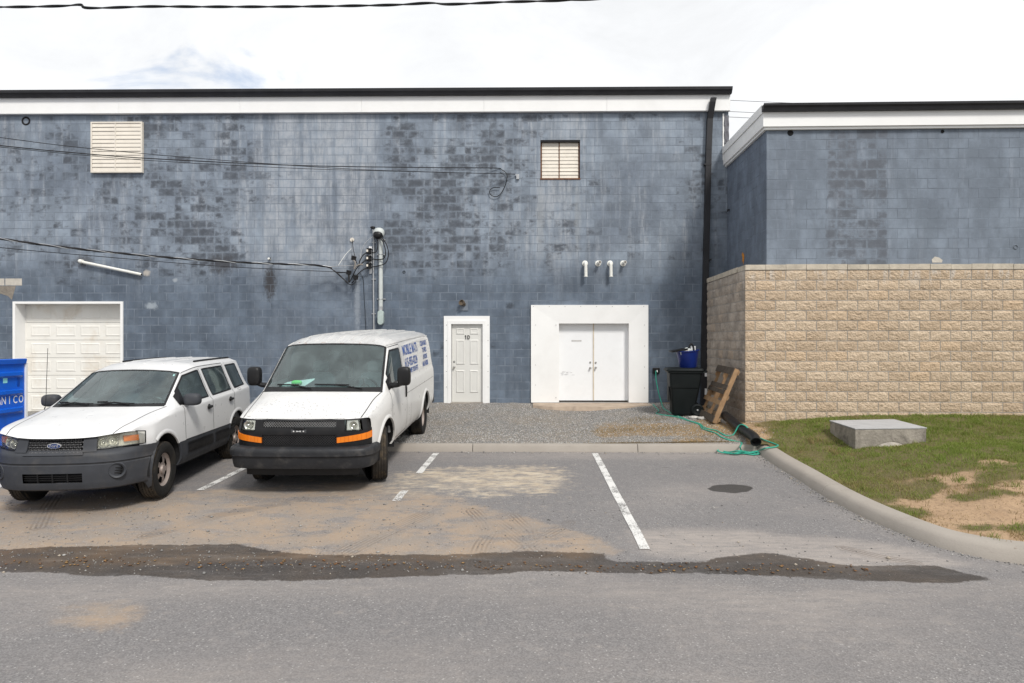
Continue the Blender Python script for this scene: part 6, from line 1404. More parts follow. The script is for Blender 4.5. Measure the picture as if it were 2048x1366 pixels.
    def wv(x): return 11-abs(x)/.42 if abs(x) < .42 else (10-(abs(x)-.42)/.28 if abs(x) < .70 else 9-(abs(x)-.70)/.185)
    wp = lambda x, k: sh.P(3.0+k, wv(x), 1 if x >= 0 else -1, .022)
    for a, b, c_ in ((-.08, .42, (.62, .02)), (-.66, -.32, (-.12, .02))):
        MB().tube([wp(a, .105), wp(b, .095)], .011, 6).tube([wp((a+b)/2+.02, .105), wp(c_[0], c_[1]+.005)], .009, 6).build('wiper', PLASTIC, root)
    # lettering on the driver's side
    BLUEL = plain('blue_letters', (0.03, 0.09, 0.33), 0.45, var=0.1)
    letters_on(root, sh, 'MOBILE MATS', .25, 2.50, 1.66, .88, .004, BLUEL); letters_on(root, sh, '615-955-0224', .215, 2.55, 1.455, .98, .004, BLUEL); letters_on(root, sh, 'PLEASE WIPE YOUR FEET', .13, 2.48, 1.325, .86, .004, BLUEL)
    for k, s in enumerate(('CLEAN MATS', 'TOWELS', 'APRONS', 'AND MORE')): letters_on(root, sh, s, .13, 4.25+(0 if k in (0, 3) else .14), 1.74-.135*k, 1.0, .005, BLUEL)
    # cabin
    MB().box(-.8, .8, 1.0, 5.5, .5, .56).box(-.93, -.90, 1.3, 5.5, .56, 1.2).box(.90, .93, 1.3, 5.5, .56, 1.2).build('cabin_floor', CABIN, root)
    MB().hexa([(-.85, 1.0, .9), (.85, 1.0, .9), (.85, 1.60, .85), (-.85, 1.60, .85)], [(-.82, 1.02, 1.20), (.82, 1.02, 1.20), (.82, 1.52, 1.24), (-.82, 1.52, 1.24)]).build('dashboard', DASH, root, bevel=.03)
    for s_ in (-.46, .46): seat(root, s_, 2.0, .75, .54, .62)
    steering(root, (.46, 1.68, 1.20), -58, .2)
    MB().blob((0, 1.78, 1.74), (.13, .025, .04), .6).build('rear_view_mirror', PLASTIC, root, smooth=True)
    pa = MB()
    pm = plain('white_bag', (0.7, 0.74, 0.7), 0.6)
    e = [wp(-.62, .10), wp(-.25, .10), wp(-.14, .22), wp(-.30, .19), wp(-.55, .15)]
    e = [p+Vector((0, .07, -.025)) for p in e]; pa.add(e+[p+Vector((0, .015, .02)) for p in e], [(0, 1, 2, 3, 4), (9, 8, 7, 6, 5)]+[(i, 5+i, 5+(i+1) % 5, (i+1) % 5) for i in range(5)]); pa.build('paper_bag', pm, root)
    MB().blob(wp(-.38, .14)+Vector((0, .05, -.01)), (.08, .03, .04), .8).build('green_cloth', plain('green_wrap', (0.12, 0.45, 0.17), 0.7), root, smooth=True)
    return sh

suv = empty('suv', (0, 0, 0)); build_suv(suv); tag(suv, 'white compact SUV with grey plastic bumper and cladding', 'car', 'vehicles parked in front of the wall')
van = empty('cargo_van', (0, 0, 0)); build_van(van); tag(van, 'worn white cargo van with black bumper and blue lettering', 'van', 'vehicles parked in front of the wall')
def pose(o, x, y, z, yaw, pitch, roll=0.0):
    o.location = (x, y, z)
    o.rotation_euler = (Matrix.Rotation(R(yaw), 3, 'Z') @ Matrix.Rotation(R(pitch), 3, 'X') @ Matrix.Rotation(R(roll), 3, 'Y')).to_euler()
pose(suv, -5.63, 7.42, -0.015, 5.6, 0.3)
pose(van, -3.10, 8.46, -0.02, 0.4, 2.2)
# ------------------------------------------------------------------ things round the wall
def gnd(px_, py_, up=0.0):
    """point of the ground or kerb or asphalt seen at a photo pixel"""
    z = 0.2
    for _ in range(12):
        p = on(px_, py_, z)
        if p.y > 11.58: h = float(terrain(np.array(p.x), np.array(p.y)))
        elif p.y > 11.45 and p.x < 4.0: h = 0.132
        elif p.x > float(kerb_x(np.array(p.y)))+0.27: h = float(terrain(np.array(p.x), np.array(p.y)))
        elif p.x > float(kerb_x(np.array(p.y)))+0.05: h = 0.137+float(lot_base(p.y))
        else: h = float(lot_z(np.array(p.x), np.array(p.y)))
        z = 0.5*z+0.5*(h+up)
    return on(px_, py_, z)
def thing(name, label, cat, loc=(0, 0, 0), rz=0.0, group=None): return tag(empty(name, loc, rz), label, cat, group)
BIN = plain('dark_bin_plastic', (0.006, 0.0085, 0.009), 0.55, var=0.2, scale=4, dirt=(0.028, 0.026, 0.024), dirt_amt=0.2, spec=0.2)
TUBB = plain('blue_tub_plastic', (0.008, 0.022, 0.15), 0.35, var=0.15)
BLUED = plain('blue_steel_paint', (0.004, 0.115, 0.62), 0.32, var=0.08, scale=2, dirt=(0.02, 0.05, 0.16), dirt_amt=0.3, coat=0.3)
WLET = plain('white_stencil', (0.80, 0.82, 0.85), 0.6, var=0.06, scale=20)
PVC = plain('white_pvc', (0.72, 0.72, 0.68), 0.4, var=0.06, dirt=(0.4, 0.37, 0.3), dirt_amt=0.3)
GALV = plain('galvanised_steel', (0.42, 0.43, 0.44), 0.42, 0.5, var=0.15, scale=12)
CABLE = plain('black_cable', (0.012, 0.012, 0.013), 0.5)
GREYC = plain('grey_conduit', (0.50, 0.53, 0.52), 0.5, var=0.1)
HOSE = plain('green_hose', (0.04, 0.33, 0.24), 0.4, var=0.15, scale=12)
WOOD_G = plain('grey_weathered_board', (0.085, 0.068, 0.053), 0.92, var=0.35, scale=9, bump=0.004, bscale=50, dirt=(0.06, 0.045, 0.035), dirt_amt=0.5, dirt_scale=8)
WOOD_Y = plain('raw_pine_board', (0.30, 0.19, 0.105), 0.85, var=0.25, scale=8, bump=0.003, bscale=60, dirt=(0.2, 0.11, 0.055), dirt_amt=0.5, dirt_scale=6)
ROCK = plain('pale_rock', (0.48, 0.46, 0.43), 0.9, var=0.3, scale=9, bump=0.012, bscale=18)

# ---- wheeled rubbish bin with a blue tub on its lid
p = gnd(1368, 829); b_ = thing('wheeled_bin', 'black wheeled rubbish bin with closed lid beside the leaning pallet', 'bin', p, R(-6))
def ring_body(secs):
    """secs: (z, x0, x1, y0, y1, corner radius)"""
    v, f = [], []; n = 24
    for z, x0, x1, y0, y1, r in secs:
        for k in range(n):
            a = 2*math.pi*(k+0.5)/n; c, s = math.cos(a), math.sin(a); cx = (x1-r) if c > 0 else (x0+r); cy = (y1-r) if s > 0 else (y0+r)
            v.append((cx+r*c, cy+r*s, z))
    for j in range(len(secs)-1):
        for k in range(n): f.append((j*n+k, j*n+(k+1) % n, (j+1)*n+(k+1) % n, (j+1)*n+k))
    f += [tuple(range(n-1, -1, -1)), tuple((len(secs)-1)*n+k for k in range(n))]; return v, f
v, f = ring_body([(0.02, -.27, .17, -.25, .25, .06), (0.05, -.28, .19, -.26, .26, .06), (.60, -.315, .30, -.295, .295, .06), (.61, -.33, .30, -.31, .31, .06), (.92, -.345, .345, -.33, .33, .06), (.93, -.375, .365, -.35, .35, .05), (.965, -.375, .365, -.35, .35, .05)])
make_obj('bin_body', v, f, BIN, b_, True, 40)
v, f = ring_body([(.967, -.41, .37, -.365, .365, .05), (.985, -.415, .375, -.37, .37, .05), (1.02, -.38, .37, -.345, .345, .06), (1.035, -.30, .33, -.28, .28, .07)]); lid_ = make_obj('lid', v, f, BIN, b_, True, 40)
for s_ in (-1, 1):
    M = Matrix.Translation((.25, s_*.27, .13)) @ Matrix.Rotation(R(90), 4, 'X')
    w_ = MB().lathe([(.02, -.03), (.10, -.03), (.13, -.02), (.135, .0), (.13, .02), (.10, .03), (.07, .012), (.02, .012)], 24, M).build('wheel', BIN, b_, smooth=True)
    MB().lathe([(.001, .035), (.018, .033), (.02, -.033), (.001, -.035)], 10, M).build('hub_cap', SILVER, w_)
MB().tube([(.25, -.26, .13), (.25, .26, .13)], .014, 8).build('axle', GALV, b_)
MB().tube([(.36, -.3, .93), (.44, -.3, .97), (.44, .3, .97), (.36, .3, .93)], .018, 8).build('handle', BIN, b_)
MB().box(-.35, -.335, -.14, .14, .30, .62).build('lift_bar', BIN, b_)
top = Vector(p)+Vector((0, 0, 1.036))
tb = thing('blue_tub', 'round dark blue plastic tub of junk standing on the bin lid', 'tub', top+Vector((.10, .02, .0)), 0); tb.rotation_euler = (R(3), R(-4), 0)
MB().lathe([(.001, .002), (.175, .002), (.185, .02), (.245, .36), (.262, .365), (.262, .385), (.24, .385), (.18, .03), (.001, .03)], 36).build('tub_wall', TUBB, tb, smooth=True)
jk = thing('white_carton', 'small white carton poking out of the blue tub', 'carton', top+Vector((.02, -.02, .33)), R(20)); jk.rotation_euler = (R(12), R(-14), R(15)); MB().box(-.16, .12, -.10, .10, 0, .07).build('carton_body', GREYC, jk, bevel=.008); MB().box(-.03, .03, -.102, .102, .03, .072).build('tape', CREAM, jk)
jk = thing('black_tool_handle', 'black looped tool handle sticking up out of the blue tub', 'tool', top+Vector((.16, .0, .30)), 0)
MB().tube(curve_pts([(-.05, 0, 0), (-.05, 0, .14), (0, 0, .22), (.05, 0, .14), (.06, 0, 0)], 6), .018, 8).build('loop', PLASTIC, jk, smooth=True); MB().box(.0, .10, .01, .06, .05, .17).build('grip_pad', WHITE2, jk)
jk = thing('black_tray', 'flat black tray lying across the rim of the blue tub', 'tray', top+Vector((-.13, -.03, .375)), R(10)); jk.rotation_euler = (R(6), R(-10), R(8))
MB().box(-.19, .17, -.12, .10, 0, .018).build('tray_base', PLASTIC, jk, bevel=.005); MB().box(-.19, .17, -.13, -.118, .0, .035).build('tray_edge', PLASTIC, jk)

# ---- pallet leaning on the stone wall
wl = thing('wooden_pallet', 'broken wooden pallet leaning against the side of the stone wall', 'pallet', (3.70, 12.85, float(terrain(np.array(3.7), np.array(12.85)))+.0), 0)
A = Vector((0.0, 1.0, 0.02)).normalized(); Bv = Vector((0.46, 0.0, 1.08)); H_ = Bv.length; Bv.normalize(); Nn = A.cross(Bv).normalized()
if Nn.x > 0: Nn = -Nn
FRM = Matrix(((A.x, Bv.x, Nn.x, 0), (A.y, Bv.y, Nn.y, 0), (A.z, Bv.z, Nn.z, 0), (0, 0, 0, 1)))
for a in (0.02, 0.56, 1.10):
    poly = [(0, 0), (H_, 0), (H_, .09), (0, .09)] if a < .1 else [(0, 0), (H_, 0), (H_, .09), (.96, .09), (.92, .05), (.80, .05), (.76, .09), (.40, .09), (.36, .05), (.24, .05), (.20, .09), (0, .09)]
    mb = MB(); n = len(poly); v = [FRM @ Vector((a+d, q[0], q[1]+.018)) for d in (0, .04) for q in poly]
    mb.add(v, [tuple(range(n)), tuple(range(2*n-1, n-1, -1))]+[(i, i+n, (i+1) % n+n, (i+1) % n) for i in range(n)]); mb.build('stringer', WOOD_Y, wl)
for b0, b1, m, t0, t1 in ((.0, .14, WOOD_G, -.01, 1.16), (.37, .465, WOOD_Y, -.02, 1.17), (.60, .69, WOOD_G, .06, 1.16), (.70, .80, WOOD_G, -.01, 1.10), (1.03, H_, WOOD_G, .03, 1.17)):
    mb = MB().box(t0, t1, b0, b1, .109, .126); mb.v = [FRM @ q for q in mb.v]; mb.build('deck_board', m, wl)
for b0, b1 in ((.03, .12), (.52, .61), (1.06, 1.15)):
    mb = MB().box(0.0, 1.14, b0, b1, .0, .016); mb.v = [FRM @ q for q in mb.v]; mb.build('deck_board', WOOD_Y, wl)

# ---- black drain pipe lying on the verge
pts = [at(1450, 831, 12.95), at(1464, 842, 12.5), at(1478, 853, 12.1), at(1492, 863, 11.75), at(1504, 871, 11.5), at(1510, 877, 11.36), at(1512, 884, 11.27)]
dpp = thing('drain_pipe', 'thick black plastic drain pipe lying on the verge by the green hose', 'pipe', pts[-1]); o_ = Vector(pts[-1]); cpt = [q-o_ for q in curve_pts(pts, 5)]
MB().tube(cpt, .088, 20, False).build('pipe_wall', PLASTIC, dpp, smooth=True); d = (cpt[-1]-cpt[-2]).normalized()
MB().tube(cpt[-6:], .078, 20, False).tube([cpt[-7], cpt[-6]], [.02, .078], 20).build('pipe_bore', DARK, dpp, smooth=True)
MB().tube([cpt[-1]-d*.03, cpt[-1]], .094, 20, False).tube([cpt[-1], cpt[-1]+d*.001], [.094, .077], 20, False).build('pipe_collar', PLASTIC, dpp, smooth=True)

# ---- garden hose and its tap
q = at(1312, 741, WY); tp_ = thing('hose_tap', 'small black tap box fixed low on the blue wall', 'tap', (q.x, WY, q.z))
MB().box(-.085, .085, -.05, -.001, -.075, .07).build('tap_box', PLASTIC, tp_, bevel=.01); MB().tube([(0, -.05, 0), (.01, -.10, .0), (.01, -.12, -.04)], .02, 8).build('spout', CHROME, tp_)
z6 = lambda x, y: (1280+x/5.69, 680+y/5.69)
def ground_path(pts, up=.012): return [gnd(*z6(x, y), up) for x, y in pts]
h1 = [at(*z6(180, 350), WY-.12), at(*z6(183, 450), WY-.10), at(*z6(212, 600), WY-.14), at(*z6(238, 690), WY-.2)]+ground_path([(262, 765), (300, 800), (370, 840), (480, 885), (600, 935), (680, 965), (715, 1010), (850, 1055), (930, 1105), (1010, 1135), (1150, 1168)])
h1 += [gnd(*z6(1148, 1195), .03), gnd(*z6(1140, 1225), .05)]
h1 += ground_path([(1160, 1262), (1210, 1285), (1300, 1270), (1350, 1290), (1290, 1305), (1180, 1290), (1080, 1295), (960, 1285), (885, 1262), (905, 1252), (1000, 1275), (1120, 1262), (1230, 1275), (1330, 1300), (1360, 1285), (1300, 1262), (1200, 1262)], .02)
h2 = ground_path([(150, 735), (185, 770), (215, 808), (185, 832), (240, 850), (400, 872), (530, 912), (640, 940), (690, 960), (740, 1000), (870, 1030), (930, 1065), (985, 1088), (1060, 1078)])
h2 += [at(*z6(1130, 1035), 11.9), at(*z6(1200, 1028), 11.75), at(*z6(1262, 1052), 11.62)]
for k, (x, y) in enumerate(((1310, 1085), (1420, 1140), (1530, 1180), (1570, 1200), (1530, 1218), (1430, 1230), (1350, 1262), (1260, 1285), (1150, 1275), (1060, 1290), (930, 1280))): h2.append(gnd(*z6(x, y), .035 if k > 5 else .015))
h2[14].z = max(h2[14].z, .42); h2[15].z = max(h2[15].z, .43); h2[16].z = max(h2[16].z, .34)
hs = thing('garden_hose', 'long green garden hose running from the wall tap to a tangle on the kerb', 'hose', h1[0]); o_ = Vector(h1[0])
MB().tube([q-o_ for q in curve_pts(h1, 6)], .0125, 8).build('hose_run', HOSE, hs, smooth=True); MB().tube([q-o_ for q in curve_pts(h2, 6)], .0125, 8).build('hose_run', HOSE, hs, smooth=True)
# ---- stones by the pallet
for (x, y, r, lab) in ((1406, 838, (.12, .10, .035), 'flat white stone lying just below the foot of the pallet'), (1388, 836, (.11, .09, .03), 'flat grey stone on the straw beside the bin'), (1447, 845, (.06, .05, .05), 'small pale lump of rubble between pallet and drain pipe'), (1452, 841, (.045, .04, .04), 'smallest pale stone touching the black drain pipe')):
    q = gnd(x, y); mb = MB().blob((0, 0, r[2]*.5), r, .8, 12, 8)
    for w in mb.v: w *= random.uniform(.88, 1.1)
    tag(mb.build('loose_stone', ROCK, None, True, loc=q), lab, 'stone', 'loose stones near the pallet')

# ---- concrete vault in the turf
FLc, FRc, BRc, BLc = (Vector((5.38, 10.74, 0)), Vector((6.63, 10.86, 0)), Vector((6.72, 12.0, 0)), Vector((5.45, 11.80, 0)))
vt = thing('utility_vault', 'low weathered concrete utility box with grey lid set in the grass', 'utility box', FLc); o_ = FLc
VC = plain('weathered_vault_concrete', (0.27, 0.245, 0.21), 0.94, var=0.3, scale=5, bump=0.014, bscale=25, dirt=(0.06, 0.052, 0.045), dirt_amt=0.85, dirt_scale=2.6)
zt_ = .527
MB().hexa([(q-o_)+Vector((0, 0, -.05)) for q in (FLc, FRc, BRc, BLc)], [(q-o_)+Vector((0, 0, zt_-.022)) for q in (FLc, FRc, BRc, BLc)]).build('vault_wall', VC, vt, bevel=.012)
cc_ = (FLc+FRc+BRc+BLc)/4; LIDM = plain('grey_vault_lid', (0.40, 0.40, 0.405), 0.75, var=0.16, scale=3, dirt=(0.2, 0.2, 0.2), dirt_amt=0.5, dirt_scale=3)
MB().hexa([(cc_+(q-cc_)*1.012-o_)+Vector((0, 0, zt_-.018)) for q in (FLc, FRc, BRc, BLc)], [(cc_+(q-cc_)*1.012-o_)+Vector((0, 0, zt_)) for q in (FLc, FRc, BRc, BLc)]).build('lid', LIDM, vt, bevel=.003)
sp = MB(); nseg = 14; pts = []
for i in range(nseg+1):
    x = .25+.75*i/nseg; e = math.sin(math.pi*min(1, i/nseg*1.0))**.8; pts.append((x, e))
v = [Vector((x, x*.096-.004, -.05+.18+.16*e)) for x, e in pts]+[Vector((x+.06, x*.096-.10-.24*e, .10)) for x, e in pts]
sp.add(v, [(nseg+1+i, nseg+2+i, i+1, i) for i in range(nseg)]); sp.build('cement_spill', CONC, vt, smooth=True)

# ---- blue steel container at the left edge, long side facing right
DX, DY0, DY1, DZ = at(52, 717, 11.2).x, 6.3, 11.2, at(52, 717, 11.2).z
dm_ = thing('steel_container', 'bright blue ribbed steel container with white stencilled letters', 'container', (DX, DY1, 0)); dl = DY0-DY1
MB().box(-1.9, -.03, dl, 0, .12, DZ-.06).build('container_body', BLUED, dm_)
prof = [(0, .12)]
for zc in (.47, .80, 1.11, 1.42): prof += [(0, zc-.075), (.045, zc-.035), (.045, zc+.02), (0, zc+.035)]
prof += [(0, DZ-.10), (.035, DZ-.085), (.05, DZ-.01), (.03, DZ), (-.08, DZ)]
v = [Vector((x-.028, y, z)) for y in (dl, -.09, -.04, 0.0) for x, z in ([(a, b) for a, b in prof])]; n = len(prof)
for i, (a, b) in enumerate(prof):                        # ribs run out before the end flange
    for k in (2, 3): v[k*n+i] = Vector(((-.028 if b < DZ-.12 else a-.028), v[k*n+i].y, b))
f = [(k*n+i, (k+1)*n+i, (k+1)*n+i+1, k*n+i+1) for k in range(3) for i in range(n-1)]
MB().add(v, f).build('ribbed_side', BLUED, dm_, True)
MB().box(-1.88, .0, .002, .04, .1, DZ-.08).build('end_flange', WHITE, dm_); MB().box(-1.85, -.05, .0, .03, .14, DZ-.1).build('end_wall', BLUED, dm_)

def face_y(px_):
    lo, hi = 6.0, 11.3
    for _ in range(40):
        m = (lo+hi)/2
        if at(px_, 700, m).x < DX: hi = m
        else: lo = m
    return lo

for ch, px_ in (('A', 1.0), ('N', 10.5), ('I', 22.0), ('C', 33.5), ('O', 45.0)):
    v, f = text_mesh(ch, .185, .002, .72); w = max(q.x for q in v)+min(q.x for q in v); y = face_y(px_)-DY1
    MB().add([Vector((-.0255, y+q.x-w/2, .905+q.z)) for q in v], [q[::-1] if False else q for q in f]).build('lettering', WLET, dm_)
y = face_y(39.5)-DY1; MB().blob((-.028, y, 1.275), (.008, .03, .09), .6).build('hand_slot', plain('blue_slot', (0.003, 0.06, 0.36), 0.4), dm_, True)
y = face_y(13.5)-DY1; MB().box(-.027, -.025, y-.045, y+.045, 1.265, 1.365).build('sticker', plain('pale_sticker', (0.30, 0.72, 0.75), 0.5), dm_)
for a in (-1.7, -.25):
    for yy_ in (dl+.3, -.35): MB().box(a-.06, a+.06, yy_-.08, yy_+.08, 0, .118).build('foot', PLASTIC, dm_)

# ---- electric service on the wall
S = lambda x, y, d=.08: at(640+x/5.464, 430+y/5.464, WY-d)         # read off an enlargement of that corner
sm_ = thing('service_mast', 'grey electrical conduit with weatherhead and cover box on the blue wall', 'conduit', (S(662, 1100).x, WY, S(662, 1100).z)); o_ = Vector(sm_.location)
def put(mb, nm, m, root=None, **kw):
    r_ = root or sm_; o2 = Vector(r_.location); mb.v = [q-o2 for q in mb.v]; return mb.build(nm, m, r_, **kw)
put(MB().tube([S(663, 250), S(664, 700), S(664, 1010)], .052, 16), 'conduit', GREYC, smooth=True)
put(MB().tube([S(664, 1000), S(664, 1042)], .058, 16), 'coupling', GALV, smooth=True)
a, b = S(629, 1200, .12), S(693, 1040, .12); r_ = (b.x-a.x)/2; cx = (a.x+b.x)/2; poly = [(cx+r_*math.cos(k*math.pi/10), b.z-r_+r_*math.sin(k*math.pi/10)) for k in range(11)]+[(cx+r_*math.cos(k*math.pi/10), a.z+r_+r_*math.sin(k*math.pi/10)) for k in range(10, 21)]
bx_ = put(MB().prism(poly[::-1], WY-.02, WY-.14), 'cover_box', plain('pale_green_box', (0.40, 0.47, 0.45), 0.45), bevel=.01)
hd = S(645, 205, .12); put(MB().blob(hd+Vector((.0, 0, .02)), (.135, .12, .13), .85, 18, 10), 'weatherhead', GREYC, smooth=True); put(MB().blob(hd+Vector((-.012, -.035, -.04)), (.125, .12, .10), .85, 16, 8), 'weatherhead_mouth', PLASTIC, smooth=True)
for y in (268, 430, 917): q = S(664, y); put(MB().box(q.x-.105, q.x+.105, WY-.036, WY-.004, q.z-.012, q.z+.012).tube([q+Vector((.057*math.cos(k*math.pi/8), -.057*math.sin(k*math.pi/8), 0)) for k in range(9)], .008, 6), 'strap', GALV)
rod = thing('ground_rod_pipe', 'thin galvanised pipe running down the wall beside the conduit', 'pipe', (S(585, 1280).x, WY, S(585, 1280).z))
put(MB().tube([S(578, 140, .05), S(586, 230, .05), S(583, 600, .05), S(589, 1290, .05)], .019, 8), 'pipe_run', GALV, rod, smooth=True)
put(MB().blob(S(577, 138, .06), (.06, .05, .035), .8), 'pipe_cap', PLASTIC, rod, smooth=True)
for y in (300, 700, 1078): q = S(586, y, .04); put(MB().box(q.x-.05, q.x+.05, WY-.03, WY-.003, q.z-.012, q.z+.012), 'strap', GALV, rod)
rk = thing('insulator_rack', 'upright rack of three black spool insulators left of the thin pipe', 'insulator', (S(545, 620).x, WY, S(545, 620).z))
a, b = S(533, 640), S(560, 340); put(MB().box(a.x, b.x, WY-.03, WY-.003, a.z, b.z), 'rack_strip', GALV, rk)
put(MB().box(a.x-.005, b.x+.01, WY-.045, WY-.031, S(545, 372).z, b.z), 'rack_plate', WHITE2, rk)
for y in (395, 475, 555):
    q = S(535, y, .11); put(MB().lathe([(.001, -.07), (.06, -.07), (.065, -.05), (.045, -.03), (.045, .03), (.065, .05), (.06, .07), (.001, .07)], 16, Matrix.Translation(q)), 'spool', PLASTIC, rk, smooth=True)
    put(MB().box(q.x-.045, q.x-.005, q.y-.075, q.y-.06, q.z-.025, q.z+.03), 'spool_clip', CREAM, rk); put(MB().box(q.x+.0, q.x+.07, WY-.06, WY-.031, q.z+.06, q.z+.08), 'rack_bracket', GALV, rk)
for (x, y, lab) in ((368, 470, 'upper black splice box hanging left of the insulator rack'), (313, 628, 'left black splice box at the end of the service cable'), (390, 680, 'lowest black splice box hanging by the insulator rack')):
    q = S(x, y, .16); bx = thing('splice_box', lab, 'splice box', q, R(20), 'black splice boxes below the insulators'); bx.rotation_euler = (R(10), R(12), R(25))
    MB().box(-.055, .055, -.055, .055, -.055, .055).build('box_body', PLASTIC, bx, bevel=.008); MB().box(-.06, .06, -.06, .06, .02, .028).build('box_seam', UNDER, bx)
cn = 0
def wire(pts, r, label, mat=CABLE, n=6, group=None, sub=6, cat='wire', name='wire'):
    q0 = Vector(pts[0]); return tag(MB().tube([q-q0 for q in curve_pts(pts, sub)], r, n).build(name, mat, None, True, loc=q0), label, cat, group)
G_ = 'jumper wires between weatherhead and splice boxes'
wire([S(600, 215, .14), S(632, 300, .2), S(620, 390, .2), S(585, 413, .16), S(540, 400, .13), S(480, 430, .15), S(440, 490, .2), S(425, 540, .2)], .013, 'black jumper wire looping from weatherhead through the top insulator', group=G_)
wire([S(630, 215, .2), S(690, 300, .22), S(716, 400, .2), S(700, 470, .18), S(640, 487, .16), S(530, 480, .14), S(480, 510, .16), S(410, 570, .2), S(370, 640, .2), S(320, 735, .2), S(310, 650, .18)], .013, 'black jumper wire looping from weatherhead through the middle insulator', group=G_)
wire([S(650, 215, .2), S(720, 310, .22), S(748, 420, .2), S(720, 520, .18), S(640, 555, .16), S(530, 575, .14), S(470, 600, .17), S(410, 650, .2), S(370, 720, .2), S(345, 745, .18)], .013, 'black jumper wire looping widest from weatherhead through the bottom insulator', group=G_)
wire([S(585, 230, .1), S(500, 300, .14), S(455, 390, .16), S(440, 480, .18)], .007, 'thin pale braided earth wire curving up to the thin pipe', GALV, group=G_)
wire([S(352, 270, .05), S(362, 360, .1), S(378, 440, .14), S(400, 520, .18), S(425, 560, .2)], .009, 'short black and white wire from wall plate to upper splice box', group=G_)
wire([S(350, 480, .18), S(385, 520, .2), S(375, 590, .2), S(395, 560, .2), S(440, 540, .2), S(470, 545, .18)], .02, 'thick grey clamped cable ends beside the insulator rack', plain('clamp_grey', (0.22, 0.20, 0.18), 0.6), group=G_)
wire([S(100, 565, .25), S(180, 625, .22), S(280, 630, .18)], .011, 'black service tail running into the left splice box', group=G_)
wire([S(60, 555, .27), S(160, 610, .25), S(250, 690, .22), S(300, 745, .2), S(345, 762, .2), S(385, 735, .18), S(392, 690, .17)], .011, 'lowest black service tail sagging under the splice boxes', group=G_)
wire([S(90, 560, .27), S(170, 625, .25), S(255, 700, .22), S(310, 735, .2), S(322, 690, .2), S(318, 640, .18)], .011, 'black service tail rising behind the left splice box', group=G_)
wire([S(440, 640, .03), S(470, 690, .02), S(480, 850, .012), S(492, 1050, .012), S(503, 1290, .012)], .006, 'thin black wire stapled straight down the wall left of the pipe', cat='wire')
wire([S(130, 563, .3), S(250, 555, .2), S(380, 553, .12)], .008, 'short bright dead end wire holding the service cable', GALV)
wire([S(200, 550, .25), S(240, 490, .2), S(290, 420, .12), S(345, 365, .05)], .006, 'thin pale stay wire rising to the small wall plate', PVC)
q = S(352, 272, .0); M = Matrix.Translation((q.x, WY, q.z)) @ Matrix.Rotation(R(90), 4, 'X'); tag(MB().lathe([(.001, .03), (.05, .03), (.055, .0)], 14, M).build('wall_plate', CREAM, None, True), 'small round cream wall plate above the splice boxes', 'wall plate')
# overhead lines
def twisted(pts, r, pitch, label, cores):
    c = curve_pts(pts, 60); root = thing('overhead_cable', label, 'cable', c[0]); o2 = Vector(c[0]); L_ = 0; acc = [0]
    for a, b in zip(c[:-1], c[1:]): L_ += (b-a).length; acc.append(L_)
    step = max(1, int(len(c)/260)); 
    for k, (m, rr_, off) in enumerate(cores):
        pp = []
        for i in range(0, len(c), 1):
            t_ = (c[min(i+1, len(c)-1)]-c[max(i-1, 0)]).normalized(); n1_ = t_.cross(Vector((0, 0, 1))).normalized(); n2_ = t_.cross(n1_); a = 2*math.pi*acc[i]/pitch+2*math.pi*k/len(cores)
            pp.append(c[i]-o2+(n1_*math.cos(a)+n2_*math.sin(a))*off)
        MB().tube(pp, rr_, 6).build('core', m, root, smooth=True)
def run(pts, Y0, Y1): x0, x1 = pts[0][0], pts[-1][0]; return [at(x, y, Y0+(Y1-Y0)*(x-x0)/(x1-x0)) for x, y in pts]
twisted(run([(-260, 430), (0, 477), (150, 497), (300, 512), (450, 523), (560, 528), (625, 530), (664, 535)], 11.0, WY-.27), .012, .8, 'twisted black service cable crossing the wall to the splice boxes', ((CABLE, .013, .013), (CABLE, .013, .013), (GALV, .008, .015)))
wire(run([(-260, 465), (0, 495), (200, 513), (450, 533), (700, 545)], 11.2, WY-.2), .007, 'thin black wire running just below the twisted service cable', sub=12)
wire(run([(-260, 262), (0, 291), (120, 303), (300, 317), (600, 331), (850, 335), (985, 336)], 11.0, WY-.06)+[at(x, y, WY-.05) for x, y in ((1003, 339), (1014, 350), (1010, 372), (998, 391), (985, 392), (979, 384), (985, 376), (1000, 375))], .010, 'thicker upper wire ending in a loose loop on the wall', sub=8)
wire(run([(-260, 240), (0, 275), (180, 297), (450, 321), (700, 338), (900, 345), (1030, 348)], 11.1, WY-.06), .0065, 'thinnest upper wire tied to a small bracket left of the rusty vent', sub=10)
wire(run([(-260, 268), (0, 294), (120, 306), (300, 321), (600, 337), (850, 344), (1030, 348.5)], 11.05, WY-.07), .006, 'thin upper wire just under the thicker one', sub=10)
q = at(1036, 352, WY); tag(MB().box(-.04, .03, -.06, 0, -.09, .03).box(-.06, -.041, -.05, -.02, .0, .03).build('wire_bracket', GALV, None, loc=(q.x, WY, q.z)), 'small metal wire bracket left of the rusty louvre', 'bracket')
twisted([at(x, y, 9.0) for x, y in ((-200, 12), (0, 14), (120, 12), (160, 9.5), (180, 16), (300, 13), (420, 13.5), (600, 13), (780, 10), (860, 6), (900, 8.5), (1010, 4), (1120, 1), (1300, -7), (1500, -18))], .013, .95, 'twisted black cable strung across the sky', ((CABLE, .0105, .0095), (CABLE, .0105, .0095)))
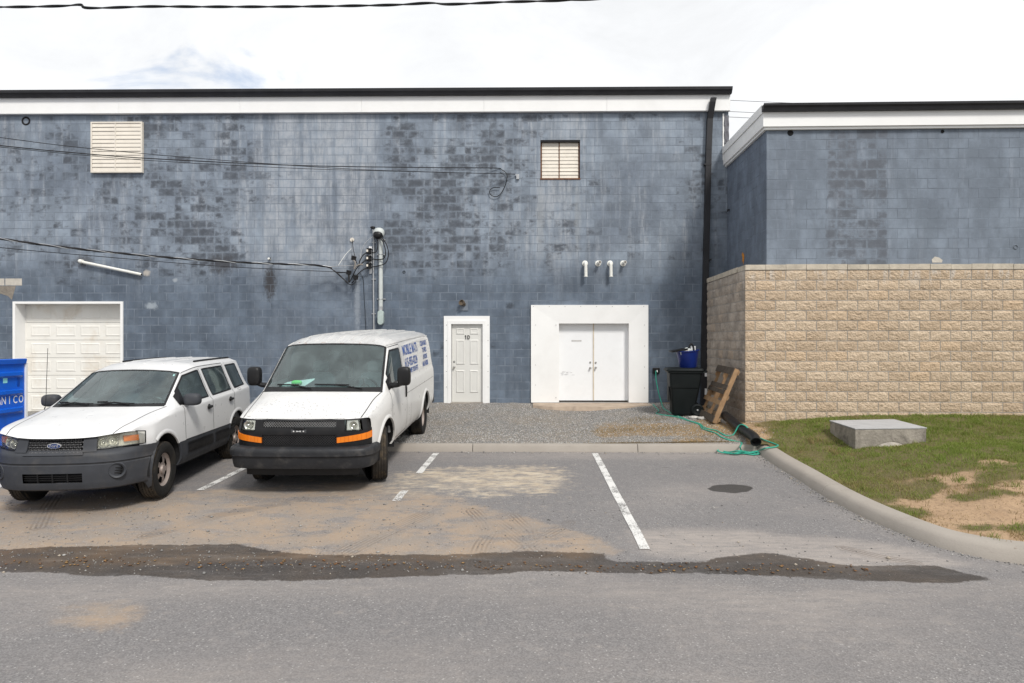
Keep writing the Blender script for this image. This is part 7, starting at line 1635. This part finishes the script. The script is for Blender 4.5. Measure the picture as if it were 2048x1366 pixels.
for k, (pp, lab) in enumerate(((((1380, 197), (1460, 200.5), (1560, 205), (1760, 213)), 'highest thin wire in the sky gap between the buildings'), (((1380, 220), (1460, 223), (1560, 228)), 'middle thin wire in the sky gap between the buildings'), (((1380, 231), (1460, 234), (1560, 239)), 'lowest thin wire in the sky gap between the buildings'))):
    wire(run(pp, 34.0, 34.0), .016, lab, plain('far_wire', (0.25, 0.25, 0.26), 0.6), 5, 'far wires behind the roofs')
# pipes and lamp
q0, q1 = at(160, 523, WY-.09), at(283, 549, WY-.07); pv_ = thing('plastic_pipe', 'sloping white plastic pipe fixed above the garage door', 'pipe', (q0.x, WY, q0.z))
put(MB().tube([q0, q1], .036, 12), 'pipe_run', PVC, pv_, smooth=True); put(MB().tube([q0+Vector((0, .088, .01)), q0+Vector((0, .0, .01)), q0+Vector((.05, 0, -.012))], .047, 12), 'elbow', PVC, pv_, smooth=True)
put(MB().tube([q1+Vector((-.001, -.0, 0)), q1+(q1-q0).normalized()*.004], [.028, .027], 12), 'pipe_bore', DARK, pv_); d_ = q0+(q1-q0)*.77; put(MB().box(d_.x-.02, d_.x+.02, WY-.09, WY-.003, d_.z+.03, d_.z+.05), 'pipe_clip', GALV, pv_)
for x, elbow, lab in ((1170, True, 'leftmost white wall vent, its elbow pointing down'), (1196, False, 'white flanged wall vent stub between the two elbows'), (1220, True, 'second white wall vent with elbow pointing down'), (1246, False, 'rightmost white flanged wall vent stub')):
    q = at(x, 527, WY); vp = thing('vent_pipe', lab+' over the double door', 'vent pipe', (q.x, WY, q.z), 0, 'white vent pipes over the double door')
    MB().lathe([(.03, .0), (.075, .0), (.072, .018), (.04, .03), (.001, .03)], 20, Matrix.Rotation(R(90), 4, 'X')).build('flange', PVC, vp, smooth=True)
    if elbow:
        MB().tube(curve_pts([(0, -.02, 0), (0, -.09, 0), (.005, -.125, -.03), (.008, -.13, -.10), (.012, -.13, -.33)], 6), .04, 14).build('elbow', PVC, vp, smooth=True); MB().tube([(.012, -.13, -.325), (.012, -.13, -.345)], .047, 14).build('rim', PVC, vp, smooth=True); MB().tube([(.012, -.13, -.344), (.012, -.13, -.347)], .034, 12).build('bore', DARK, vp)
    else:
        MB().tube([(0, -.02, 0), (.03, -.17, .015)], .042, 14).build('stub', PVC, vp, smooth=True); MB().tube([(.0295, -.168, .0148), (.0305, -.173, .0152)], .032, 12).build('bore', plain('vent_inside', (0.16, 0.15, 0.14), 0.8), vp)
q = at(928, 611, WY); fl = thing('wall_lamp', 'small brown floodlight on a painted plate above door 1D', 'lamp', (q.x, WY, q.z))
MB().box(-.10, .10, -.02, -.001, -.13, .14).build('back_plate', MORTAR_B, fl, bevel=.004); M = Matrix.Rotation(R(-25), 4, 'Z') @ Matrix.Rotation(R(72), 4, 'X')
MB().lathe([(.001, -.02), (.045, -.02), (.05, .03), (.07, .07), (.075, .13), (.066, .13), (.05, .09), (.001, .085)], 18, Matrix.Translation((0, -.03, .03)) @ M).build('lamp_head', plain('brown_lamp', (0.11, 0.085, 0.06), 0.5), fl, smooth=True)
q = at(540, 519, WY); kn = thing('wall_insulator', 'small white porcelain knob on the wall above the dark water stain', 'insulator', (q.x, WY, q.z)); MB().lathe([(.001, .09), (.025, .09), (.03, .06), (.02, .05), (.03, .04), (.03, 0)], 12, Matrix.Rotation(R(80), 4, 'X')).build('knob', PVC, kn, smooth=True); MB().tube([(.02, -.02, .04), (.03, -.05, .02), (.01, -.07, -.02)], .012, 6).build('wire_tie', PLASTIC, kn)
for y0, y1 in ((746, 753), (777, 798)):
    a, b = at(1409.5, y1, WY-.128), at(1414, y0, WY-.128); o = L(MB().box(a.x, b.x, WY-.1275, WY-.1262, a.z, b.z), 'label_strip', WHITE2, dso)
